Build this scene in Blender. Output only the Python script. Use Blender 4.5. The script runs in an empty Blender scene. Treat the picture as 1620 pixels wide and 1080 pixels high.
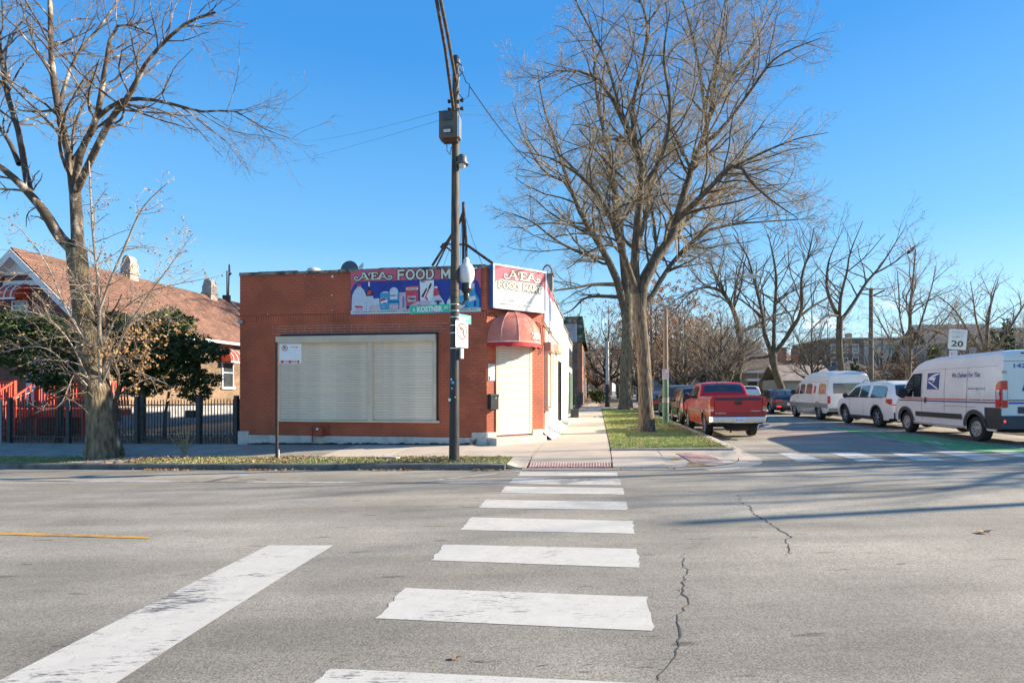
import bpy, bmesh, math, random
import numpy as np
from mathutils import Vector, Matrix
R = math.radians
scene = bpy.context.scene
COL = scene.collection
rnd = random.Random(7)
nr = np.random.default_rng(11)

# ---------------------------------------------------------------- camera, sky, sun, exposure
cam_d = bpy.data.cameras.new('camera')
cam = bpy.data.objects.new('camera', cam_d)
COL.objects.link(cam)
cam.location = (0, 0, 1.5)
cam.rotation_euler = (R(90), 0, 0)
cam_d.sensor_width = 36
cam_d.lens = 20.0
cam_d.shift_y = 78 / 1620
cam_d.clip_start = 0.05
cam_d.clip_end = 3000
scene.camera = cam

SUN_EL = 23.5
SUN_AZ = 81.0          # from +Y towards +X
w = bpy.data.worlds.new('World')
scene.world = w
w.use_nodes = True
nt = w.node_tree
nt.nodes.clear()
n_out = nt.nodes.new('ShaderNodeOutputWorld')
n_bg = nt.nodes.new('ShaderNodeBackground')
n_sky = nt.nodes.new('ShaderNodeTexSky')
n_sky.sky_type = 'NISHITA'
n_sky.sun_disc = False
n_sky.sun_elevation = R(SUN_EL)
n_sky.sun_rotation = R(SUN_AZ)
n_sky.altitude = 100
n_sky.air_density = 1.0
n_sky.dust_density = 0.3
n_sky.ozone_density = 3.0
n_hs = nt.nodes.new('ShaderNodeHueSaturation')
n_hs.inputs['Saturation'].default_value = 1.22
n_hs.inputs['Hue'].default_value = 0.497
n_hs.inputs['Value'].default_value = 1.0
nt.links.new(n_sky.outputs[0], n_hs.inputs['Color'])
# small cumulus low over the horizon
n_tc = nt.nodes.new('ShaderNodeTexCoord')
n_sep = nt.nodes.new('ShaderNodeSeparateXYZ')
nt.links.new(n_tc.outputs['Generated'], n_sep.inputs[0])
n_map = nt.nodes.new('ShaderNodeMapping')
n_map.inputs['Scale'].default_value = (1, 1, 2.6)
nt.links.new(n_tc.outputs['Generated'], n_map.inputs[0])
n_no = nt.nodes.new('ShaderNodeTexNoise')
n_no.inputs['Scale'].default_value = 9
n_no.inputs['Detail'].default_value = 7
n_no.inputs['Roughness'].default_value = 0.55
nt.links.new(n_map.outputs[0], n_no.inputs['Vector'])
n_r1 = nt.nodes.new('ShaderNodeMapRange')
n_r1.inputs[1].default_value = 0.57
n_r1.inputs[2].default_value = 0.66
nt.links.new(n_no.outputs[0], n_r1.inputs[0])
n_r2 = nt.nodes.new('ShaderNodeMapRange')     # only between the horizon and about 9 degrees
n_r2.inputs[1].default_value = 0.15
n_r2.inputs[2].default_value = 0.09
nt.links.new(n_sep.outputs[2], n_r2.inputs[0])
n_mu = nt.nodes.new('ShaderNodeMath'); n_mu.operation = 'MULTIPLY'
nt.links.new(n_r1.outputs[0], n_mu.inputs[0]); nt.links.new(n_r2.outputs[0], n_mu.inputs[1])
n_mu2 = nt.nodes.new('ShaderNodeMath'); n_mu2.operation = 'MULTIPLY'
nt.links.new(n_mu.outputs[0], n_mu2.inputs[0]); n_mu2.inputs[1].default_value = 0.75
n_mx = nt.nodes.new('ShaderNodeMix'); n_mx.data_type = 'RGBA'
nt.links.new(n_mu2.outputs[0], n_mx.inputs[0])
# clear cold-air blue: pale towards the horizon, deep overhead, over the physical sky
n_rp = nt.nodes.new('ShaderNodeValToRGB')
n_ab = nt.nodes.new('ShaderNodeMath'); n_ab.operation = 'ABSOLUTE'
nt.links.new(n_sep.outputs[2], n_ab.inputs[0]); nt.links.new(n_ab.outputs[0], n_rp.inputs[0])
els = [(0.0, (4.0, 4.8, 5.0)), (0.10, (2.2, 3.7, 4.6)), (0.24, (0.95, 2.5, 4.3)), (0.5, (0.26, 1.48, 3.75)), (1.0, (0.20, 0.95, 2.8))]
while len(n_rp.color_ramp.elements) < len(els): n_rp.color_ramp.elements.new(0.5)
for e_, (p_, c_) in zip(n_rp.color_ramp.elements, els):
    e_.position = p_; e_.color = (*[x / 6 for x in c_], 1)
n_sc = nt.nodes.new('ShaderNodeVectorMath'); n_sc.operation = 'SCALE'; n_sc.inputs['Scale'].default_value = 6 * 0.95
nt.links.new(n_rp.outputs[0], n_sc.inputs[0])
n_m0 = nt.nodes.new('ShaderNodeMix'); n_m0.data_type = 'RGBA'; n_m0.inputs[0].default_value = 0.8
nt.links.new(n_hs.outputs[0], n_m0.inputs[6]); nt.links.new(n_sc.outputs[0], n_m0.inputs[7])
nt.links.new(n_m0.outputs[2], n_mx.inputs[6])
n_mx.inputs[7].default_value = (9.0, 9.4, 10.0, 1)
nt.links.new(n_mx.outputs[2], n_bg.inputs['Color'])
n_bg.inputs['Strength'].default_value = 0.10
nt.links.new(n_bg.outputs[0], n_out.inputs[0])

sun_d = bpy.data.lights.new('sun', 'SUN')
sun_d.energy = 4.6
sun_d.angle = R(0.53)
sun_d.color = (1.0, 0.87, 0.70)
sun = bpy.data.objects.new('sun', sun_d)
COL.objects.link(sun)
sdir = Vector((math.sin(R(SUN_AZ)) * math.cos(R(SUN_EL)), math.cos(R(SUN_AZ)) * math.cos(R(SUN_EL)), math.sin(R(SUN_EL))))
sun.rotation_euler = sdir.to_track_quat('Z', 'Y').to_euler()
scene.view_settings.view_transform = 'Standard'
scene.view_settings.look = 'None'
scene.view_settings.gamma = 1
scene.view_settings.exposure = 1.36
scene.view_settings.use_curve_mapping = False

# ---------------------------------------------------------------- frames: u along the avenue (right), v along the side street (away)
TH = math.atan(0.1497)
cS, sS = math.cos(TH), math.sin(TH)
ROT = -TH
def xy(u, v):
    return cS * u + sS * v, -sS * u + cS * v
def toU(x, y):
    return cS * x - sS * y, sS * x + cS * y
def sstep(a, b, x):
    t = np.clip((np.asarray(x, float) - a) / (b - a), 0, 1)
    return t * t * (3 - 2 * t)
def kf(v):
    return 1 - 0.4 * sstep(12, 16, v)
def tilt(u):
    return 0.021 * 25 * np.tanh(np.asarray(u, float) / 25)
def zr(u, v):          # road surface
    v = np.asarray(v, float)
    d = 0.15 * np.clip((v - 5.5) / 6.5, -1.6, 1) ** 2
    d = d - 0.08 * sstep(12.2, 18, v)
    return tilt(u) * kf(v) - d
def zs(u, v):          # pavement and verge surface
    u = np.asarray(u, float); v = np.asarray(v, float)
    b = -0.02 + 0.06 * sstep(12, 15.6, v) + 0.02 * sstep(15.6, 19, v)
    ramp = np.clip((13.3 - v) / 1.3, 0, 1) * sstep(-2.1, -1.65, u)
    return tilt(u) * kf(v) + b - 0.12 * ramp
def gpx(px, py, f=zr):
    k = (px - 810) / 900.0
    z = 0.0
    for _ in range(12):
        Y = 900 * (1.5 - z) / (py - 618)
        u, v = toU(k * Y, Y)
        z = float(f(u, v))
    return u, v
def plane_px(px, py, v0):      # a picture point on the upright plane v = v0 -> (u, z)
    k = (px - 810) / 900.0
    Y = v0 / (cS + sS * k)
    u, v = toU(k * Y, Y)
    return u, 1.5 + (618 - py) * Y / 900

# ---------------------------------------------------------------- materials
MATS = {}
def nodes(m):
    m.use_nodes = True
    return m.node_tree, m.node_tree.nodes['Principled BSDF']
def pm(name, col, rough=0.8, var=0.12, scale=6.0, bump=0.0, bscale=None, metal=0.0, coat=0.0, spec=0.5, col2=None,
       detail=6, rand=0.0, coord='Object', stretch=(1, 1, 1), lo=0.35, hi=0.65, dist=0.01):
    if name in MATS:
        return MATS[name]
    m = bpy.data.materials.new(name)
    t, b = nodes(m)
    N, Lk = t.nodes, t.links
    tc = N.new('ShaderNodeTexCoord')
    mp = N.new('ShaderNodeMapping'); mp.inputs['Scale'].default_value = stretch
    if coord == 'World':
        g = N.new('ShaderNodeNewGeometry'); Lk.new(g.outputs['Position'], mp.inputs[0])
    else:
        Lk.new(tc.outputs[coord], mp.inputs[0])
    no = N.new('ShaderNodeTexNoise'); no.inputs['Scale'].default_value = scale; no.inputs['Detail'].default_value = detail
    no.inputs['Roughness'].default_value = 0.6
    Lk.new(mp.outputs[0], no.inputs['Vector'])
    mr = N.new('ShaderNodeMapRange'); mr.inputs[1].default_value = lo; mr.inputs[2].default_value = hi
    Lk.new(no.outputs[0], mr.inputs[0])
    mx = N.new('ShaderNodeMix'); mx.data_type = 'RGBA'
    Lk.new(mr.outputs[0], mx.inputs[0])
    c = np.array(col[:3], float)
    a_, b_ = (c * (1 - var), c * (1 + var)) if col2 is None else (c, np.array(col2, float))
    mx.inputs[6].default_value = (*a_, 1); mx.inputs[7].default_value = (*b_, 1)
    out = mx.outputs[2]
    if rand:
        oi = N.new('ShaderNodeObjectInfo')
        r2 = N.new('ShaderNodeMapRange'); r2.inputs[3].default_value = 1 - rand; r2.inputs[4].default_value = 1 + rand
        Lk.new(oi.outputs['Random'], r2.inputs[0])
        vm = N.new('ShaderNodeVectorMath'); vm.operation = 'SCALE'
        Lk.new(out, vm.inputs[0]); Lk.new(r2.outputs[0], vm.inputs['Scale'])
        out = vm.outputs[0]
    Lk.new(out, b.inputs['Base Color'])
    b.inputs['Roughness'].default_value = rough
    b.inputs['Metallic'].default_value = metal
    b.inputs['Specular IOR Level'].default_value = spec
    b.inputs['Coat Weight'].default_value = coat
    b.inputs['Coat Roughness'].default_value = 0.06
    if bump:
        n2 = N.new('ShaderNodeTexNoise'); n2.inputs['Scale'].default_value = bscale or scale * 4; n2.inputs['Detail'].default_value = 5
        Lk.new(mp.outputs[0], n2.inputs['Vector'])
        bp = N.new('ShaderNodeBump'); bp.inputs['Strength'].default_value = bump; bp.inputs['Distance'].default_value = dist
        Lk.new(n2.outputs[0], bp.inputs['Height']); Lk.new(bp.outputs[0], b.inputs['Normal'])
    MATS[name] = m
    return m

def m_asphalt():
    m = bpy.data.materials.new('asphalt'); t, b = nodes(m); N, Lk = t.nodes, t.links
    g = N.new('ShaderNodeNewGeometry')
    def noise(s, d=4, r=0.6, st=None):
        n = N.new('ShaderNodeTexNoise'); n.inputs['Scale'].default_value = s; n.inputs['Detail'].default_value = d; n.inputs['Roughness'].default_value = r
        if st:
            mp = N.new('ShaderNodeMapping'); mp.inputs['Scale'].default_value = st; mp.inputs['Rotation'].default_value = (0, 0, TH)
            Lk.new(g.outputs['Position'], mp.inputs[0]); Lk.new(mp.outputs[0], n.inputs['Vector'])
        else:
            Lk.new(g.outputs['Position'], n.inputs['Vector'])
        return n.outputs[0]
    def rng(x, a, b_, c, d):
        n = N.new('ShaderNodeMapRange'); n.inputs[1].default_value = a; n.inputs[2].default_value = b_; n.inputs[3].default_value = c; n.inputs[4].default_value = d
        Lk.new(x, n.inputs[0]); return n.outputs[0]
    def mul(a, c):
        n = N.new('ShaderNodeMath'); n.operation = 'MULTIPLY'; Lk.new(a, n.inputs[0])
        if isinstance(c, float): n.inputs[1].default_value = c
        else: Lk.new(c, n.inputs[1])
        return n.outputs[0]
    v = N.new('ShaderNodeTexVoronoi'); v.inputs['Scale'].default_value = 120; Lk.new(g.outputs['Position'], v.inputs['Vector'])
    sc = N.new('ShaderNodeSeparateColor'); Lk.new(v.outputs['Color'], sc.inputs[0])
    grain = rng(sc.outputs[0], 0, 1, 0.66, 1.36)
    fine = rng(noise(300, 3), 0.35, 0.65, 0.84, 1.16)
    big = rng(noise(0.45, 6, 0.6), 0.3, 0.7, 0.74, 1.24)
    track = mul(rng(noise(1.0, 5, 0.62, (0.12, 1.1, 1)), 0.35, 0.68, 1.14, 0.72), rng(noise(1.0, 6, 0.7, (0.5, 4.0, 1)), 0.62, 0.74, 1.0, 0.74))
    spots = rng(noise(1.0, 3, 0.5, (2.2, 9.0, 1)), 0.66, 0.72, 1.0, 0.55)
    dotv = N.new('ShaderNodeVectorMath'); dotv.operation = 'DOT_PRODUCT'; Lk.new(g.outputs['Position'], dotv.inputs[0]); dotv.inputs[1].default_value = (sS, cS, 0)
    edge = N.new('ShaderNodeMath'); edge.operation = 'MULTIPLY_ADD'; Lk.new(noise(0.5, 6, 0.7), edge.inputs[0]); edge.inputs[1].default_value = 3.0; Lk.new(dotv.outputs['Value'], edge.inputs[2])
    near_dim = rng(edge.outputs[0], 4.2, 6.2, 0.80, 1.0)      # near lane darkened in the colour, for less glare at the steeper view
    val = mul(mul(mul(mul(mul(mul(grain, fine), big), track), spots), near_dim), 0.275)
    cc = N.new('ShaderNodeCombineColor')
    Lk.new(mul(val, 1.11), cc.inputs[0]); Lk.new(val, cc.inputs[1]); Lk.new(mul(val, 0.80), cc.inputs[2])
    Lk.new(cc.outputs[0], b.inputs['Base Color'])
    b.inputs['Roughness'].default_value = 0.82
    b.inputs['Specular IOR Level'].default_value = 0.35
    bp = N.new('ShaderNodeBump'); bp.inputs['Strength'].default_value = 0.16; bp.inputs['Distance'].default_value = 0.004
    Lk.new(v.outputs['Distance'], bp.inputs['Height']); Lk.new(bp.outputs[0], b.inputs['Normal'])
    MATS['asphalt'] = m
    return m
def m_paint(name, col, wear=0.30, scale=3.0, edge=0.02):
    m = bpy.data.materials.new(name); t, b = nodes(m); N, Lk = t.nodes, t.links
    g = N.new('ShaderNodeNewGeometry')
    def noise(s, d, st=(1, 1, 1), r=0.65):
        n = N.new('ShaderNodeTexNoise'); n.inputs['Scale'].default_value = s; n.inputs['Detail'].default_value = d; n.inputs['Roughness'].default_value = r
        mp = N.new('ShaderNodeMapping'); mp.inputs['Scale'].default_value = st; mp.inputs['Rotation'].default_value = (0, 0, TH)
        Lk.new(g.outputs['Position'], mp.inputs[0]); Lk.new(mp.outputs[0], n.inputs['Vector'])
        return n.outputs[0]
    r = N.new('ShaderNodeMapRange'); r.inputs[1].default_value = wear; r.inputs[2].default_value = wear + 0.06
    n9 = N.new('ShaderNodeMath'); n9.operation = 'MINIMUM'; Lk.new(noise(scale, 9, (0.5, 1.6, 1), 0.8), n9.inputs[0])
    n10 = N.new('ShaderNodeMath'); n10.operation = 'MULTIPLY_ADD'; Lk.new(noise(.55, 3, (1, 1, 1), 0.5), n10.inputs[0]); n10.inputs[1].default_value = 1.0; n10.inputs[2].default_value = 0.0
    n11 = N.new('ShaderNodeMath'); n11.operation = 'MULTIPLY_ADD'; Lk.new(noise(scale * 9, 6, (0.35, 2.2, 1), 0.8), n11.inputs[0]); n11.inputs[1].default_value = 0.7; n11.inputs[2].default_value = -0.33
    n12 = N.new('ShaderNodeMath'); n12.operation = 'ADD'; Lk.new(n10.outputs[0], n12.inputs[0]); Lk.new(n11.outputs[0], n12.inputs[1]); Lk.new(n12.outputs[0], n9.inputs[1])
    Lk.new(n9.outputs[0], r.inputs[0])
    # hairline cracks
    v = N.new('ShaderNodeTexVoronoi'); v.feature = 'DISTANCE_TO_EDGE'; v.inputs['Scale'].default_value = 3.2
    wv = N.new('ShaderNodeTexNoise'); wv.inputs['Scale'].default_value = 5; wv.inputs['Detail'].default_value = 5
    Lk.new(g.outputs['Position'], wv.inputs['Vector'])
    ad = N.new('ShaderNodeMixRGB') if False else N.new('ShaderNodeVectorMath'); ad.operation = 'MULTIPLY_ADD'
    Lk.new(wv.outputs['Color'], ad.inputs[0]); ad.inputs[1].default_value = (0.45, 0.45, 0.45); Lk.new(g.outputs['Position'], ad.inputs[2])
    Lk.new(ad.outputs[0], v.inputs['Vector'])
    cr = N.new('ShaderNodeMapRange'); cr.inputs[1].default_value = 0.004; cr.inputs[2].default_value = 0.009; cr.inputs[3].default_value = 0.70
    Lk.new(v.outputs[0], cr.inputs[0])
    mu = N.new('ShaderNodeMath'); mu.operation = 'MULTIPLY'; Lk.new(r.outputs[0], mu.inputs[0]); Lk.new(cr.outputs[0], mu.inputs[1])
    mx = N.new('ShaderNodeMix'); mx.data_type = 'RGBA'; Lk.new(mu.outputs[0], mx.inputs[0])
    mx.inputs[6].default_value = (0.12, 0.115, 0.11, 1)
    d = N.new('ShaderNodeMix'); d.data_type = 'RGBA'; Lk.new(noise(7, 6), d.inputs[0])
    d.inputs[6].default_value = (*[c * 0.8 for c in col], 1); d.inputs[7].default_value = (*[min(1, c * 1.12) for c in col], 1)
    Lk.new(d.outputs[2], mx.inputs[7]); Lk.new(mx.outputs[2], b.inputs['Base Color'])
    b.inputs['Roughness'].default_value = 0.7
    bp = N.new('ShaderNodeBump'); bp.inputs['Strength'].default_value = 0.3; bp.inputs['Distance'].default_value = 0.004
    Lk.new(noise(140, 3), bp.inputs['Height']); Lk.new(bp.outputs[0], b.inputs['Normal'])
    MATS[name] = m
    return m
def m_brick(name, c1, c2, mortar, bw=0.21, bh=0.075, rough=0.9, ms=0.012):
    m = bpy.data.materials.new(name); t, b = nodes(m); N, Lk = t.nodes, t.links
    tc = N.new('ShaderNodeTexCoord'); sp = N.new('ShaderNodeSeparateXYZ'); Lk.new(tc.outputs['Object'], sp.inputs[0])
    ad = N.new('ShaderNodeMath'); Lk.new(sp.outputs[0], ad.inputs[0]); Lk.new(sp.outputs[1], ad.inputs[1])
    cb = N.new('ShaderNodeCombineXYZ'); Lk.new(ad.outputs[0], cb.inputs[0]); Lk.new(sp.outputs[2], cb.inputs[1])
    br = N.new('ShaderNodeTexBrick'); br.inputs['Scale'].default_value = 1
    br.inputs['Brick Width'].default_value = bw; br.inputs['Row Height'].default_value = bh; br.inputs['Mortar Size'].default_value = ms
    br.inputs['Color1'].default_value = (*c1, 1); br.inputs['Color2'].default_value = (*c2, 1); br.inputs['Mortar'].default_value = (*mortar, 1)
    Lk.new(cb.outputs[0], br.inputs['Vector'])
    no = N.new('ShaderNodeTexNoise'); no.inputs['Scale'].default_value = 1.2; no.inputs['Detail'].default_value = 6; Lk.new(tc.outputs['Object'], no.inputs['Vector'])
    mr = N.new('ShaderNodeMapRange'); mr.inputs[1].default_value = 0.3; mr.inputs[2].default_value = 0.7; mr.inputs[3].default_value = 0.75; mr.inputs[4].default_value = 1.2
    Lk.new(no.outputs[0], mr.inputs[0])
    vm = N.new('ShaderNodeVectorMath'); vm.operation = 'SCALE'; Lk.new(br.outputs['Color'], vm.inputs[0]); Lk.new(mr.outputs[0], vm.inputs['Scale'])
    Lk.new(vm.outputs[0], b.inputs['Base Color']); b.inputs['Roughness'].default_value = rough
    bp = N.new('ShaderNodeBump'); bp.inputs['Strength'].default_value = 0.5; bp.inputs['Distance'].default_value = 0.01; bp.invert = True
    Lk.new(br.outputs['Fac'], bp.inputs['Height']); Lk.new(bp.outputs[0], b.inputs['Normal'])
    MATS[name] = m
    return m
def m_shingle(name, c1, c2):
    m = m_brick(name, c1, c2, tuple(x * 0.55 for x in c1), 0.33, 0.16, 0.95, 0.014)
    return m

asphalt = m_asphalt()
white_paint = m_paint('road_paint_white', (0.585, 0.55, 0.475), 0.335)
stop_paint = m_paint('road_paint_stop', (0.57, 0.535, 0.46), 0.362, 2.2)
thin_paint = m_paint('road_paint_thin', (0.55, 0.55, 0.54), 0.42, 5)
yellow_paint = m_paint('road_paint_yellow', (0.62, 0.33, 0.05), 0.40, 5)
green_paint = m_paint('road_paint_green', (0.10, 0.36, 0.12), 0.27, 2)
concrete = pm('concrete', (0.56, 0.475, 0.37), 0.9, col2=(0.46, 0.385, 0.30), scale=1.3, bump=0.25, bscale=120, detail=9, coord='World', rand=0.05, dist=0.004, lo=0.3, hi=0.75)
concrete_old = pm('concrete_old', (0.37, 0.33, 0.27), 0.92, col2=(0.24, 0.215, 0.18), scale=1.8, bump=0.4, bscale=60, detail=9, coord='World', rand=0.08, lo=0.35, hi=0.7)
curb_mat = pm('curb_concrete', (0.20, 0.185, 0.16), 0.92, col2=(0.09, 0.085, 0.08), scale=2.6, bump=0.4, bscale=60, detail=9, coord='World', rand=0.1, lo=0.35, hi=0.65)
soil = pm('soil', (0.13, 0.10, 0.065), 0.98, col2=(0.20, 0.155, 0.10), scale=5, bump=0.6, bscale=30, detail=9, coord='World')
turf = pm('turf_soil', (0.13, 0.17, 0.055), 0.98, col2=(0.26, 0.21, 0.12), scale=1.6, bump=0.6, bscale=50, detail=9, coord='World', lo=0.4, hi=0.7)
tactile = pm('tactile_red', (0.52, 0.28, 0.22), 0.85, 0.2, 8, 0.2, 60, coord='World')
white_coat = pm('white_masonry_paint', (0.80, 0.775, 0.72), 0.8, col2=(0.66, 0.63, 0.57), scale=1.1, bump=0.15, bscale=40, detail=9, lo=0.45, hi=0.8)
plinth_mat = pm('plinth_paint', (0.58, 0.54, 0.48), 0.85, col2=(0.36, 0.33, 0.29), scale=4, bump=0.3, bscale=40, detail=9, lo=0.45, hi=0.8)
red_brick = pm('red_painted_brick', (0.47, 0.115, 0.05), 0.62, 0.27, 0.9, 0.25, 70, rand=0.10, coord='World', dist=0.004)
red_mortar = pm('red_painted_mortar', (0.33, 0.078, 0.038), 0.75, 0.14, 5, 0.3, 60, coord='World')
pale_mortar = pm('pale_mortar', (0.50, 0.34, 0.28), 0.9, 0.2, 9)
shutter_mat = pm('shutter_beige', (0.74, 0.63, 0.48), 0.5, 0.15, 1.1, rand=0.03)
shutter_frame = pm('shutter_frame', (0.64, 0.54, 0.40), 0.5, 0.08, 3.0)
coping = pm('roof_coping', (0.30, 0.27, 0.23), 0.85, col2=(0.07, 0.065, 0.06), scale=5, bump=0.4, bscale=30, coord='World', lo=0.4, hi=0.6)
tar = pm('tar', (0.03, 0.03, 0.035), 0.7, 0.3, 6, 0.4, 30)
black_metal = pm('black_metal', (0.022, 0.024, 0.028), 0.45, 0.3, 10)
fence_metal = pm('fence_metal', (0.028, 0.036, 0.042), 0.5, 0.3, 5)
grey_metal = pm('grey_metal', (0.36, 0.37, 0.38), 0.45, 0.12, 6, metal=0.7)
band_metal = pm('band_steel', (0.65, 0.66, 0.68), 0.3, 0.1, 6, metal=0.9)
rust_metal = pm('rusty_steel', (0.055, 0.035, 0.025), 0.8, col2=(0.14, 0.065, 0.035), scale=7, bump=0.3, bscale=40)
chrome = pm('chrome', (0.75, 0.75, 0.76), 0.12, 0.04, 5, metal=1.0)
bark = pm('bark_grey', (0.07, 0.052, 0.036), 0.95, col2=(0.26, 0.20, 0.135), scale=10, bump=1.0, bscale=14, detail=10, stretch=(1.8, 1.8, 0.35), dist=0.06, lo=0.38, hi=0.62)
bark_dark = pm('bark_dark', (0.06, 0.048, 0.036), 0.95, col2=(0.17, 0.135, 0.09), scale=6, bump=1.0, bscale=16, detail=8, stretch=(1.8, 1.8, 0.4), dist=0.05)
bark_moss = pm('bark_moss', (0.075, 0.06, 0.038), 0.95, col2=(0.28, 0.225, 0.14), scale=7, bump=1.0, bscale=14, detail=10, stretch=(1.6, 1.6, 0.4), dist=0.06)
bark_pale = pm('bark_peeling', (0.085, 0.062, 0.043), 0.9, col2=(0.50, 0.42, 0.33), scale=3.6, bump=0.6, bscale=14, detail=8, stretch=(1.3, 1.3, 0.5), lo=0.52, hi=0.66)
twig_tan = pm('twig_tan', (0.40, 0.31, 0.185), 0.85, 0.3, 4)
twig_dark = pm('twig_dark', (0.20, 0.15, 0.095), 0.85, 0.3, 3)
twig_pale = pm('twig_pale', (0.36, 0.29, 0.22), 0.85, 0.25, 3)
leaf_brown = pm('leaf_brown', (0.30, 0.145, 0.055), 0.8, col2=(0.42, 0.27, 0.12), scale=3, coord='World')
leaf_russet = pm('leaf_russet', (0.38, 0.17, 0.08), 0.8, col2=(0.46, 0.29, 0.16), scale=0.8, coord='World')
leaf_tan = pm('leaf_tan', (0.40, 0.29, 0.16), 0.8, col2=(0.25, 0.14, 0.06), scale=7, coord='World')
needle = pm('needles_dark', (0.022, 0.042, 0.016), 0.8, col2=(0.07, 0.11, 0.035), scale=2.2, coord='World')
needle_l = pm('needles_light', (0.07, 0.11, 0.03), 0.8, col2=(0.17, 0.20, 0.06), scale=2.2, coord='World')
grass_m = pm('grass_blades', (0.27, 0.37, 0.09), 0.8, col2=(0.56, 0.50, 0.22), scale=3.5, coord='World', lo=0.4, hi=0.62)
grass_dry = pm('grass_dry', (0.24, 0.30, 0.09), 0.85, col2=(0.46, 0.40, 0.19), scale=2.5, coord='World')
car_glass = pm('car_glass', (0.018, 0.024, 0.028), 0.04, 0.2, 2, coat=1.0, spec=0.9)
glass_pane = pm('window_glass', (0.05, 0.06, 0.065), 0.06, 0.3, 2, coat=0.6, spec=0.8)
rubber = pm('tyre_rubber', (0.022, 0.021, 0.020), 0.8, 0.3, 20, 0.2, 60)
plastic = pm('dark_plastic', (0.035, 0.035, 0.037), 0.55, 0.15, 12)
under = pm('underbody', (0.008, 0.008, 0.008), 0.9, 0.1, 5)
alloy = pm('wheel_alloy', (0.50, 0.49, 0.47), 0.35, 0.12, 12, metal=0.8)
steel_w = pm('wheel_steel', (0.42, 0.38, 0.34), 0.5, 0.2, 12, metal=0.4)
red_light = pm('red_lamp', (0.60, 0.008, 0.008), 0.2, 0.1, 20, coat=.25)
amber_light = pm('amber_lamp', (0.75, 0.22, 0.02), 0.15, 0.1, 20, coat=.3)
clear_light = pm('clear_lamp', (0.6, 0.6, 0.58), 0.12, 0.1, 30, coat=1)
blk = pm('print_black', (0.012, 0.02, 0.018), 0.5, 0.1, 5)
sign_white = pm('sign_white', (0.80, 0.80, 0.78), 0.4, 0.03, 5)
sign_red = pm('sign_red', (0.62, 0.03, 0.025), 0.4, 0.05, 5)
sign_green = pm('sign_green', (0.04, 0.52, 0.30), 0.4, 0.05, 5)
lamp_on = bpy.data.materials.new('brake_lamp_lit'); _t, _b = nodes(lamp_on)
_b.inputs['Base Color'].default_value = (0.6, 0.01, 0.01, 1); _b.inputs['Emission Color'].default_value = (1, 0.03, 0.02, 1); _b.inputs['Emission Strength'].default_value = 1.6

# ---------------------------------------------------------------- object helpers
def tag(o, label=None, cat=None, group=None, kind=None):
    if label: o['label'] = label
    if cat: o['category'] = cat
    if group: o['group'] = group
    if kind: o['kind'] = kind
    return o
def thing(name, label, cat, u=0, v=0, z=0, rz=0.0, group=None, raw=False):
    o = bpy.data.objects.new(name, None); COL.objects.link(o)
    o.empty_display_size = 0.2
    x, y = (u, v) if raw else xy(u, v)
    o.location = (x, y, z); o.rotation_euler = (0, 0, rz if raw else ROT + rz)
    return tag(o, label, cat, group)
def addm(me, mats):
    for m in (mats if isinstance(mats, (list, tuple)) else [mats]):
        me.materials.append(m)
def link(name, me, parent=None):
    o = bpy.data.objects.new(name, me); COL.objects.link(o)
    if parent is not None: o.parent = parent
    return o
def copy_tree(o, parent=None):
    c = o.copy(); COL.objects.link(c)
    if parent is not None: c.parent = parent
    for ch in [x for x in CH.get(o.name, [])]:
        pass
    return c
CH = {}
def dup(root):
    r = root.copy(); COL.objects.link(r)
    for ch in list(root.children):
        c = ch.copy(); COL.objects.link(c); c.parent = r
        for g in list(ch.children):
            d = g.copy(); COL.objects.link(d); d.parent = c
    return r
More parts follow.
